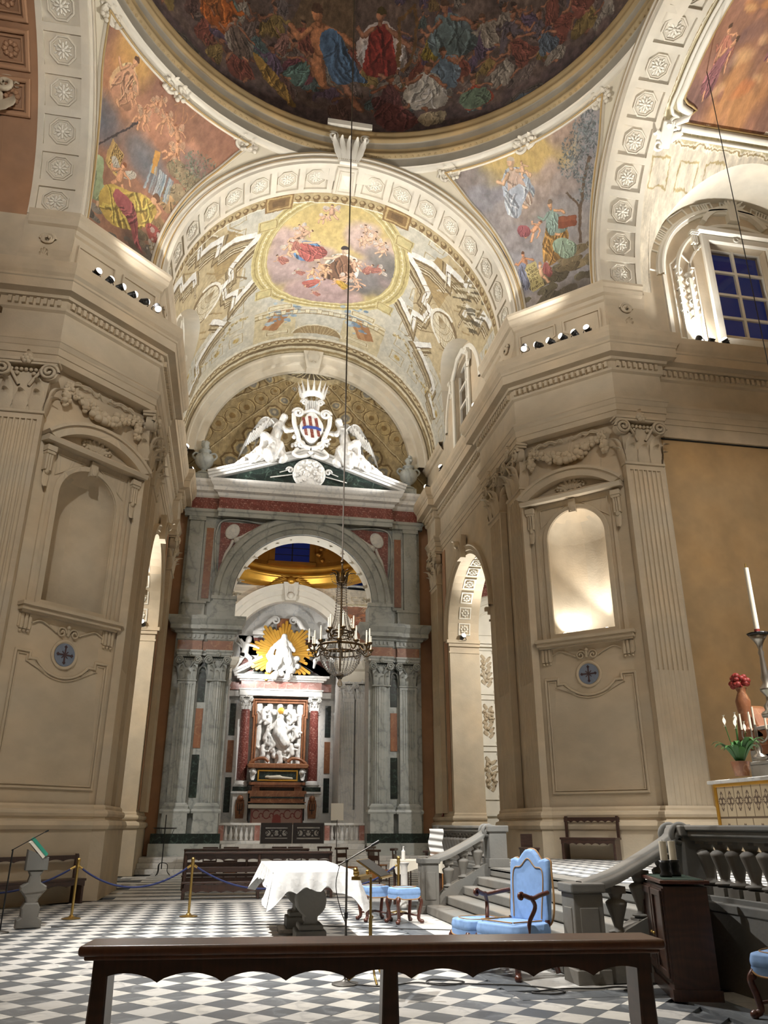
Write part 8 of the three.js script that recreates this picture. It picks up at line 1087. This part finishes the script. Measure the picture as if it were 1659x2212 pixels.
// pews and chairs in the transept
function pew(x, z, w, label) {
  const b = thing('wooden_pew', label, 'pew', [x, 0, z], 0, 'dark pews in the transept');
  mesh('desk_top', [rbox(w, 0.05, 0.3, 0.015, 0, 0.96, 0), ext(scallop(-w / 2 + 0.05, w / 2 - 0.05, 0.8, 12, 0.03, 0.13), 0.03)], M.wood, b); mesh('kneeler', [rbox(w, 0.04, 0.26, 0.01, 0, 0.34, 0.22), ext(scallop(-w / 2 + 0.05, w / 2 - 0.05, 0.14, 12, 0.03, 0.17), 0.03).translate(0, 0, 0.3)], M.wood, b); mesh('seat', [rbox(w, 0.04, 0.4, 0.01, 0, 0.46, -0.75)], M.wood, b); mesh('middle_board', [rbox(w, 0.12, 0.03, 0.01, 0, 0.6, -0.02)], M.wood, b);
  for (const q of [-w / 2 + 0.04, 0, w / 2 - 0.04]) mesh('end_support', [ext([[-0.32, 0], [0.34, 0], [0.34, 0.14], [0.14, 0.36], [0.1, 0.95], [-0.12, 0.95], [-0.12, 0.4], [-0.32, 0.12]], 0.06, 0.01).rotateY(-PI / 2).translate(q + 0.03, 0, 0)], M.wood, b);
  return b;
}
pew(0.82, -20.5, 3.45, 'dark wooden pew with scalloped boards behind the altar table'); pew(0.6, -23.2, 3.3, 'dark wooden pew in the second row behind the rope');
function woodChair(pos, ry, label) {
  const c = thing('wooden_chair', label, 'chair', pos, ry, 'wooden chairs in the transept');
  mesh('seat', [rbox(0.42, 0.035, 0.4, 0.01, 0, 0.45, 0)], M.woodLight, c); for (const s of [-1, 1]) { mesh('leg', [bar([s * 0.18, 0, 0.17], [s * 0.18, 0.44, 0.17], 0.018)], M.wood, c); mesh('leg', [bar([s * 0.18, 0, -0.2], [s * 0.19, 0.92, -0.26], 0.018)], M.wood, c); } mesh('top_rail', [rbox(0.44, 0.06, 0.14, 0.012, 0, 0.94, -0.26)], M.wood, c); mesh('backrest', [rbox(0.36, 0.12, 0.02, 0.006, 0, 0.76, -0.24), rbox(0.36, 0.05, 0.02, 0.006, 0, 0.58, -0.22)], M.wood, c); mesh('book_box', [rbox(0.36, 0.16, 0.03, 0.008, 0, 0.34, -0.23)], M.woodLight, c); mesh('stretcher', [bar([-0.18, 0.2, 0.17], [0.18, 0.2, 0.17], 0.012), bar([-0.18, 0.2, -0.21], [0.18, 0.2, -0.21], 0.012)], M.wood, c); return c;
}
const wc0 = woodChair([4.1, 0, -22.6], 2.2, 'dark wooden chair with light seat behind the music stand');
[[3.5, -24.5, 2.5], [4.9, -23.4, 2.0], [5.4, -21.6, 1.9], [4.6, -25.6, 2.2], [-0.4, -25.5, 3.1], [0.2, -25.5, 3.1], [1.6, -25.6, 3.2], [2.1, -25.5, 3.1], [3.0, -25.7, 3.1]].forEach(([x, z, a], i) => { const l = i < 4 ? 'dark wooden chair set askew near the side table' : 'dark wooden chair in the row behind the pews'; clone(wc0, [x, 0, z], a, l).userData.group = i < 4 ? 'askew chairs by the side table' : 'row of chairs behind the pews'; });
delete wc0.userData.group;
// side table and what stands on it
{
  const t = thing('side_table', 'small side table under a white cloth beside the stair newel', 'table', [4.05, 0, -17.9]); mesh('table_top', [rbox(0.95, 0.04, 0.8, 0.01, 0, 0.85, 0)], M.wood, t); for (const [a, b] of [[-1, -1], [1, -1], [1, 1], [-1, 1]]) mesh('leg', [bar([a * 0.42, 0, b * 0.34], [a * 0.42, 0.84, b * 0.34], 0.03)], M.wood, t); mesh('cloth', [box(1.0, 0.012, 0.86, 0, 0.876, 0), grid(60, 4, (u, v) => { const a = u * 4, k = floor(a) % 4, f = a - floor(a), c = [[-1, 1], [1, 1], [1, -1], [-1, -1]], p = c[k], q = c[(k + 1) % 4], o = 1 + 0.05 * v + 0.02 * v * sin(u * 60); return [lerp(p[0], q[0], f) * 0.5 * o, 0.88 - v * (0.2 + 0.06 * cos(f * 2 * PI)), lerp(p[1], q[1], f) * 0.43 * o]; })], M.linen, t);
  const s = thing('soap_bottle', 'clear pump bottle of gel on the side table', 'bottle', [3.72, 0.882, -17.75]); mesh('bottle_body', [cyl(0.04, 0.04, 0.17, 14), cyl(0.04, 0.015, 0.03, 14, 0, 0.17, 0)], M.plastic, s); mesh('pump', [cyl(0.014, 0.014, 0.05, 10, 0, 0.2, 0), box(0.02, 0.014, 0.07, 0, 0.26, 0.02)], M.cloth, s);
  const d = thing('stone_bowl', 'small grey stone bowl on the side table', 'bowl', [4.15, 0.882, -17.7]); mesh('bowl', [lathe([[0.001, 0], [0.1, 0], [0.14, 0.06], [0.13, 0.08], [0.09, 0.03]], 16)], S, d);
  const p = thing('marble_pedestal', 'slim mottled marble pedestal column beside the side table', 'pedestal', [3.62, 0, -17.2]); mesh('shaft', [lathe([[0.001, 0], [0.12, 0], [0.12, 0.08], [0.075, 0.14], [0.07, 0.78], [0.1, 0.84], [0.11, 0.86], [0.001, 0.86]], 16)], M.lightStone, p);
  const w = thing('pleated_screen', 'white pleated cloth panel standing beside the far balustrade', 'screen', [4.75, 0, -19.0], -0.2); mesh('cloth_panel', [grid(12, 26, (u, v) => [(u - 0.5) * 0.32 + 0.02 * sin(v * 9), 0.85 + v * 0.64, 0.03 * sin(v * 9 * PI + u * 1.6)])], M.cloth, w); mesh('stand', [box(0.34, 0.1, 0.06, 0.02, 0.88, 0.03), bar([-0.13, 0, 0], [-0.13, 0.88, 0], 0.02), bar([0.13, 0, 0], [0.13, 0.88, 0], 0.02)], M.woodLight, w);
}
// benches along the piers
function pierBench(s, l, y, w, label) {
  const c = thing('wall_bench', label, 'bench', [A + s * 6.65 - s * 0.35, y, ZC - 6.65 + 0.35], -s * PI / 4); const x0 = s * l;
  mesh('seat', [rbox(w, 0.05, 0.42, 0.012, x0, 0.47, 0), ext(scallop(x0 - w / 2 + 0.03, x0 + w / 2 - 0.03, 0.34, 7, 0.03, 0.11), 0.03).translate(0, 0, 0.17)], M.wood, c); for (const q of [-1, 1]) { mesh('leg', [rbox(0.06, 0.46, 0.38, 0.01, x0 + q * (w / 2 - 0.06), 0.23, 0)], M.wood, c); mesh('back_post', [rbox(0.07, 0.52, 0.06, 0.01, x0 + q * (w / 2 - 0.05), 0.72, -0.17)], M.wood, c); } mesh('back_rail', [ext(scallop(x0 - w / 2, x0 + w / 2, 0.84, 8, 0.03, 0.11), 0.05).translate(0, 0, -0.2)], M.wood, c); return c;
}
pierBench(1, -0.28, PF, 1.4, 'dark wooden bench with open back against the lit-niche pier'); pierBench(-1, 0.55, 0, 3.1, 'long dark wooden bench with scalloped back against the dark-niche pier');
{
  const k = thing('dark_stool', 'small dark wooden kneeling stool in the pier corner', 'stool', [7.35, PF, -20.0]); mesh('seat', [rbox(0.42, 0.05, 0.36, 0.01, 0, 0.24, 0)], M.wood, k); mesh('back', [rbox(0.3, 0.3, 0.04, 0.01, 0, 0.42, -0.16)], M.wood, k); for (const s of [-1, 1]) mesh('leg', [rbox(0.05, 0.24, 0.32, 0.01, s * 0.17, 0.12, 0)], M.wood, k);
  const sg = thing('sign_stand', 'white notice board on a thin pole before the chapel', 'sign', [3.75, 0, -29]); mesh('board', [rbox(0.44, 0.56, 0.02, 0.008, 0, 2.0, 0)], M.paper, sg); mesh('pole', [bar([0, 0, 0], [0, 1.75, 0], 0.014)], M.greyMetal, sg); mesh('foot', [lathe([[0.001, 0], [0.2, 0], [0.18, 0.03], [0.02, 0.05]], 20)], M.greyMetal, sg);
  const ir = thing('iron_stand', 'wrought iron votive stand with round tray beside the chapel steps', 'stand', [-2.05, 0, -29.9]); mesh('pole', [bar([0, 0.2, 0], [0, 1.9, 0], 0.018)], M.black, ir); mesh('tray', [lathe([[0.001, 1.45], [0.38, 1.45], [0.4, 1.49]], 20)], M.black, ir); for (let i = 0; i < 3; i++) { const a = i * 2.1; mesh('leg', [tube([[0, 0.4, 0], [0.18 * cos(a), 0.34, 0.18 * sin(a)], [0.2 * cos(a), 0.12, 0.2 * sin(a)], [0.3 * cos(a), 0, 0.3 * sin(a)]], 0.014, 14, 5)], M.black, ir); mesh('brace', [tube([[0.02 * cos(a), 1.0, 0.02 * sin(a)], [0.2 * cos(a), 1.2, 0.2 * sin(a)], [0.3 * cos(a), 1.44, 0.3 * sin(a)]], 0.01, 10, 5)], M.black, ir); }
  const ex = thing('fire_extinguisher', 'red fire extinguisher against the brown wall beside the chapel', 'extinguisher', [7.6, 0, -29.95]); mesh('tank', [lathe([[0.001, 0], [0.09, 0], [0.09, 0.42], [0.05, 0.5], [0.03, 0.52]], 14)], M.crimson, ex); mesh('valve', [box(0.04, 0.08, 0.1, 0, 0.56, 0.02)], M.black, ex);
  const es = thing('wall_sign', 'small red and white sign on the brown wall beside the chapel', 'sign', [8.08, 2.0, -31.2], -PI / 2); mesh('plate', [rbox(0.24, 0.24, 0.02, 0.005)], M.crimson, es); mesh('white_symbol', [box(0.06, 0.16, 0.01, 0, 0, 0.012)], M.paper, es);
  const cb = thing('floor_cable', 'thin black cable looping across the chequered floor', 'cable'); mesh('cord', [tube([[1.46, 0.012, -9.34], [1.7, 0.012, -9.2], [2.1, 0.012, -9.35], [2.35, 0.012, -9.15], [2.6, 0.012, -9.3], [2.3, 0.012, -9.5], [2.2, 0.014, -9.3], [2.7, 0.012, -9.15], [3.2, 0.012, -8.95], [3.45, 0.012, -8.62], [3.3, 0.014, -8.5], [3.1, 0.012, -8.62], [3.5, 0.014, -8.74], [3.85, 0.012, -8.7], [4.1, 0.012, -8.75], [4.25, 0.012, -8.6], [4.05, 0.012, -8.55], [4.3, 0.012, -8.72], [4.7, 0.012, -8.9]], 0.008, 160, 5)], M.wire, cb);
  const cb2 = thing('stage_cable', 'straight black cable crossing the floor behind the altar table', 'cable'); mesh('cord', [tube([[-2.7, 0.012, -15.2], [-2, 0.012, -15.35], [0, 0.012, -15.1], [1.2, 0.012, -14.8], [2.6, 0.012, -14.1], [3.8, 0.012, -13.6]], 0.008, 60, 5)], M.wire, cb2);
}
// chandelier
{
  const c = thing('crystal_chandelier', 'bronze and crystal chandelier with white candles hanging over the altar table', 'chandelier', [1.69, 0, -13.1]);
  mesh('suspension_cable', [bar([0, 5.75, 0], [0, 31.9, 0], 0.014, 6)], M.ropeW = std({ color: 0x4a4238, roughness: 0.7 }), c);
  mesh('stem', [bar([0, 3.95, 0], [0, 5.8, 0], 0.016), ball(0.03, 0, 5.86, 0)], M.bronze, c);
  mesh('lower_ring', [new THREE.TorusGeometry(0.37, 0.022, 8, 40).rotateX(PI / 2).translate(0, 4.36, 0), new THREE.TorusGeometry(0.34, 0.012, 6, 40).rotateX(PI / 2).translate(0, 4.25, 0)], M.bronze, c); mesh('upper_ring', [new THREE.TorusGeometry(0.14, 0.016, 8, 28).rotateX(PI / 2).translate(0, 4.62, 0), new THREE.TorusGeometry(0.15, 0.012, 8, 28).rotateX(PI / 2).translate(0, 4.52, 0), new THREE.TorusGeometry(0.075, 0.018, 8, 20).rotateX(PI / 2).translate(0, 5.47, 0)], M.bronze, c);
  for (let i = 0; i < 7; i++) mesh('crown_leaf', [leafGeo(0.09, 0.26, 0.55).translate(0, 5.45, 0.06).rotateY(i / 7 * 2 * PI)], M.bronze, c);
  for (let i = 0; i < 5; i++) { const a = i * 1.256; mesh('crown_arm', [tube([[0.06 * cos(a), 5.55, 0.06 * sin(a)], [0.14 * cos(a), 5.66, 0.14 * sin(a)], [0.24 * cos(a), 5.66, 0.24 * sin(a)]], 0.008, 10, 5)], M.bronze, c); }
  const bead = (pts, n, r) => { const g = [], q = curve(pts); for (let i = 0; i < n; i++) { const p = q.getPoint((i + 0.5) / n); g.push(new THREE.OctahedronGeometry(r).scale(0.8, 1.3, 0.8).translate(p.x, p.y, p.z)); } return boxUV(merge(g)); };
  const rowOf = (name, n, geo) => { for (let i = 0; i < n; i++) { const m = new THREE.Mesh(geo, M.crystal); m.name = name; m.castShadow = m.receiveShadow = true; m.rotation.y = i / n * 2 * PI; c.add(m); } };
  rowOf('bowl_strand', 30, bead([[0.35, 4.24, 0], [0.31, 4.1, 0], [0.2, 3.94, 0], [0.04, 3.86, 0]], 15, 0.015)); rowOf('neck_strand', 16, bead([[0.075, 5.46, 0], [0.09, 5.2, 0], [0.11, 4.9, 0], [0.15, 4.72, 0], [0.2, 4.63, 0]], 24, 0.014)); rowOf('fringe', 26, bead([[0.36, 4.34, 0], [0.36, 4.25, 0]], 4, 0.013)); rowOf('crown_strand', 10, bead([[0.2, 5.64, 0], [0.17, 5.5, 0], [0.09, 5.46, 0]], 7, 0.01)); rowOf('body_strand', 14, bead([[0.15, 4.6, 0], [0.25, 4.46, 0], [0.36, 4.36, 0]], 8, 0.014));
  mesh('bottom_finial', [lathe([[0.001, 3.68], [0.03, 3.7], [0.045, 3.74], [0.02, 3.8], [0.06, 3.86], [0.07, 3.88], [0.001, 3.88]], 14)], M.crystal, c); mesh('bottom_cap', [lathe([[0.001, 3.84], [0.075, 3.87], [0.06, 3.9], [0.001, 3.92]], 16)], M.bronze, c);
  const arm = (a, r0, r1, y0, y1, ch) => { const m = mesh('candle_arm', [tube([[r0 * cos(a), y0, r0 * sin(a)], [(r0 + r1) / 2 * cos(a), y0 - 0.1, (r0 + r1) / 2 * sin(a)], [r1 * cos(a), y0 - 0.05, r1 * sin(a)], [r1 * cos(a), y1, r1 * sin(a)]], 0.012, 14, 5), lathe([[0.001, 0], [0.03, 0.0], [0.055, 0.035], [0.02, 0.02]], 12, r1 * cos(a), y1, r1 * sin(a))], M.bronze, c); mesh('candle', [cyl(0.014, 0.013, ch, 8, r1 * cos(a), y1 + 0.02, r1 * sin(a)), sph(0.013, r1 * cos(a), y1 + ch + 0.03, r1 * sin(a), 6, 5).scale(1, 1, 1)], M.wax, m); mesh('arm_pendant', [new THREE.OctahedronGeometry(0.02).scale(0.7, 1.6, 0.7).translate(r1 * cos(a), y1 - 0.14, r1 * sin(a)), new THREE.OctahedronGeometry(0.016).scale(0.7, 1.6, 0.7).translate((r0 + r1) / 2 * cos(a), y0 - 0.2, (r0 + r1) / 2 * sin(a))], M.crystal, m); };
  for (let i = 0; i < 12; i++) { const a = i / 12 * 2 * PI + 0.2; arm(a, 0.37, i % 3 === 0 ? 0.44 : 0.58, 4.34, i % 3 === 0 ? 4.37 : 4.33, 0.23); } for (let i = 0; i < 6; i++) arm(i / 6 * 2 * PI + 0.5, 0.14, 0.23, 4.6, 4.62, 0.22);
  const h = thing('hanging_cord', 'thin dark cord hanging from the presbytery vault', 'cord', [12.43, 0, -14.75]); mesh('cord', [bar([0, 10.5, 0], [0, 22.3, 0], 0.012, 6)], M.wire, h); mesh('ceiling_hook', [ball(0.05, 0, 22.3, 0)], M.black, h);
}
console.log('furniture');
// ---------- floodlights on the cornices ----------
const lampHead = boxUV(merge([cyl(0.08, 0.1, 0.2, 14).rotateX(PI / 2).translate(0, 0, -0.2), cyl(0.04, 0.06, 0.06, 12).rotateX(PI / 2).translate(0, 0, -0.26)])), lensG = prep(new THREE.SphereGeometry(0.092, 16, 6, 0, 2 * PI, 0, PI / 2).rotateX(PI / 2).scale(1, 1, 0.75));
function flood(pos, target, power, angle, label, group, color = 0xfffcf8) {
  const t = thing('floodlight', label, 'floodlight', pos, 0, group), head = new THREE.Group(); t.lookAt(...target);
  const b = new THREE.Mesh(lampHead, M.black); b.name = 'lamp_body'; b.castShadow = b.receiveShadow = true; t.add(b);
  const l = new THREE.Mesh(lensG, M.lens); l.name = 'lens'; l.position.z = -0.002; t.add(l);
  mesh('yoke', [tube([[-0.12, 0, -0.1], [-0.12, -0.14, -0.1], [0.12, -0.14, -0.1], [0.12, 0, -0.1]], 0.012, 14, 5)], M.black, t);
  const s = new THREE.SpotLight(color, power * LAMP, 0, angle, 0.7, 2); s.position.set(0, 0, 0.075); s.castShadow = true; s.shadow.mapSize.set(1024, 1024); s.shadow.radius = 4; const g = new THREE.Object3D(); g.name = 'aim'; g.position.set(0, 0, 5); t.add(s, g); s.target = g;
  return t;
}
const dia = (s, l, out = 0) => [A + s * (6.1 + out * 0.707 + l * 0.707), 15.22, ZC - 6.1 - out * 0.707 + l * 0.707];   // along the chamfered cornices
const GL = 'floodlights on the pier above the dark niche', GR = 'floodlights on the pier above the lit niche';
const lab = (s) => s < 0 ? 'small floodlight on the cornice above the dark niche' : 'small floodlight on the cornice above the lit niche';
for (const s of [-1, 1]) {
  const grp = s < 0 ? GL : GR, n = lab(s), w = s > 0 ? 1 : 1;
  flood(dia(s, 1.1), [A - s * 6, 21, ZC + 6], 700, 0.8, n, grp);
  flood(dia(s, 0.7), [A - s * 2, 26, ZC - 6], 760, 0.9, n, grp);
  flood(dia(s, 0.3), [A - s * 7.5, 19.5, ZC - 4], 700, 0.75, n, grp);
  flood(dia(s, -0.1), [A - s * 4.5, 20, ZC - 7], 380, 0.7, n, grp);
  flood(dia(s, -0.5), [A - s * 2.5, 21.5, ZC - 14], 480, 0.55, n, grp);
  flood(dia(s, -0.9), [A + s * 0.2, 0, ZC + 0.3], s < 0 ? 7500 : 1600, 0.48, n, grp);
  flood([A + s * 4.95, 15.22, ZC - 10.4], [A - s * 4.5, 20, ZC - 15.5], 780, 0.8, s < 0 ? 'single floodlight on the transept cornice by the nave-side pier' : 'single floodlight on the transept cornice by the presbytery-side pier', 'floodlights at the transept entrance');
  flood([A + s * 5.05, 15.22, ZC - 15.5], [A - s * 2.5, 21.5, ZC - 13.5], 560, 1.0, s < 0 ? 'small floodlight midway along the nave-side transept cornice' : 'small floodlight midway along the presbytery-side transept cornice', 'floodlights along the transept');
  flood([A + s * 4.95, 15.25, ZF + 2.0], [A - s * 0.2, 17.9, ZF], 720, 0.5, s < 0 ? 'floodlight beside the nave-side urn, lighting the angels' : 'floodlight beside the presbytery-side urn, lighting the angels', 'floodlights beside the urns');
  // unseen piers behind the viewer carry the same lamps
  flood([A + s * 6.1, 15.22, ZC + 6.1], [A + s * 6.5, 19.8, ZC - 7], 1100, 0.6, 'floodlight on the south pier cornice', 'floodlights on the south piers');
  flood([A + s * 5.8, 15.22, ZC + 6.4], [A + s * 6.3, 6.5, ZC - 6.6], s < 0 ? 1180 : 600, 0.62, 'floodlight on the south pier cornice', 'floodlights on the south piers');
  // side chapels
  flood([A + s * 6.1, 8.5, ZC - 16.6], [A + s * 7.2, 10.6, ZC - 12.5], 500, 1.1, s < 0 ? 'lamp on the impost of the nave-side chapel arch' : 'lamp on the impost of the presbytery-side chapel arch', 'lamps on the chapel imposts');
  flood([A + s * 8.2, 9.5, ZC - 11.0], [A + s * 8.2, 5, ZC - 18], 800, 0.95, s < 0 ? 'hidden lamp inside the nave-side chapel' : 'hidden lamp inside the presbytery-side chapel', 'lamps inside the side chapels');
}
flood([6.7 + 6.3, 15.22, ZC - 5.2], [15.3, 19, ZC - 5.6], 130, 1.1, 'small floodlight on the presbytery cornice below the blue window', 'floodlights below the blue window');
flood([6.7 + 6.7, 15.22, ZC - 5.15], [14, 22, ZC], 950, 1.0, 'small floodlight on the presbytery cornice below the blue window', 'floodlights below the blue window');
flood([6.7 + 7.1, 15.22, ZC - 5.15], [10.6, 20, ZC - 4], 420, 0.8, 'small floodlight on the presbytery cornice below the blue window', 'floodlights below the blue window');
flood([12.5, 14.5, ZC + 5.2], [9.2, 0.8, ZC + 0.2], 8500, 0.44, 'floodlight on the south cornice aimed at the presbytery floor', 'floodlights inside the presbytery');
flood([A - 5.4, 15.22, ZC + 6.7], [A, 0, ZC - 1.6], 9000, 0.4, 'strong floodlight on the south pier cornice aimed at the altar table', 'floodlights on the south piers');
flood([14.5, 14.5, ZC + 5.2], [14, 6, ZC - 5.6], 720, 0.55, 'floodlight on the south cornice aimed at the tan wall', 'floodlights inside the presbytery');
// niche lamp hidden behind the sill
flood([A + 6.65 - 0.707 * 0.72 + 0.707 * 0.2, 6.43, ZC - 6.65 - 0.707 * 0.72 - 0.707 * 0.2], [A + 6.65 + 0.707 * 0.2 + 0.707 * 0.5, 8.4, ZC - 6.65 + 0.707 * 0.2 - 0.707 * 0.5], 70, 1.35, 'lamp hidden behind the sill of the lit niche');
flood([A + 6.65 + 0.707 * 0.45 + 0.707 * 0.2, 6.43, ZC - 6.65 + 0.707 * 0.45 - 0.707 * 0.2], [A + 6.65 - 0.07 + 0.707 * 0.6, 9.4, ZC - 6.65 - 0.07 - 0.707 * 0.6], 190, 0.5, 'second lamp hidden behind the sill of the lit niche');
flood([A - 4.9, 15.22, ZC + 11], [A + 3, 22, ZC + 13], 1500, 0.9, 'floodlight on the south transept cornice facing its vault', 'floodlights in the south transept');
flood([A + 4.9, 15.22, ZC + 11], [A - 3, 22, ZC + 13], 1500, 0.9, 'floodlight on the south transept cornice facing its vault', 'floodlights in the south transept');
// chapel lamps
for (const s of [-1, 1]) flood([A + s * 2.6, 9.75, -34.3], [A - s * 1.5, 12.8, -32.9], 160, 1.0, s < 0 ? 'chapel lamp under the arch on the nave side' : 'chapel lamp under the arch on the presbytery side', 'lamps inside the marble chapel');
flood([A - 2.3, 9.7, -40.8], [A, 9.6, -44.5], 700, 0.75, 'chapel lamp above the nave-side inner cornice', 'lamps inside the marble chapel'); flood([A + 2.3, 9.7, -40.8], [A, 6.0, -44.3], 800, 0.6, 'chapel lamp above the presbytery-side inner cornice', 'lamps inside the marble chapel');
flood([A - 3.4, 9.8, -34.2], [A + 1.5, 13.5, -41], 420, 0.9, 'chapel lamp facing the gilded dome', 'lamps inside the marble chapel'); flood([A + 3.4, 9.8, -34.2], [A - 1, 12.5, -41], 420, 0.9, 'chapel lamp facing the white inner arch', 'lamps inside the marble chapel');
console.log('lights');
renderer.render(scene, camera);
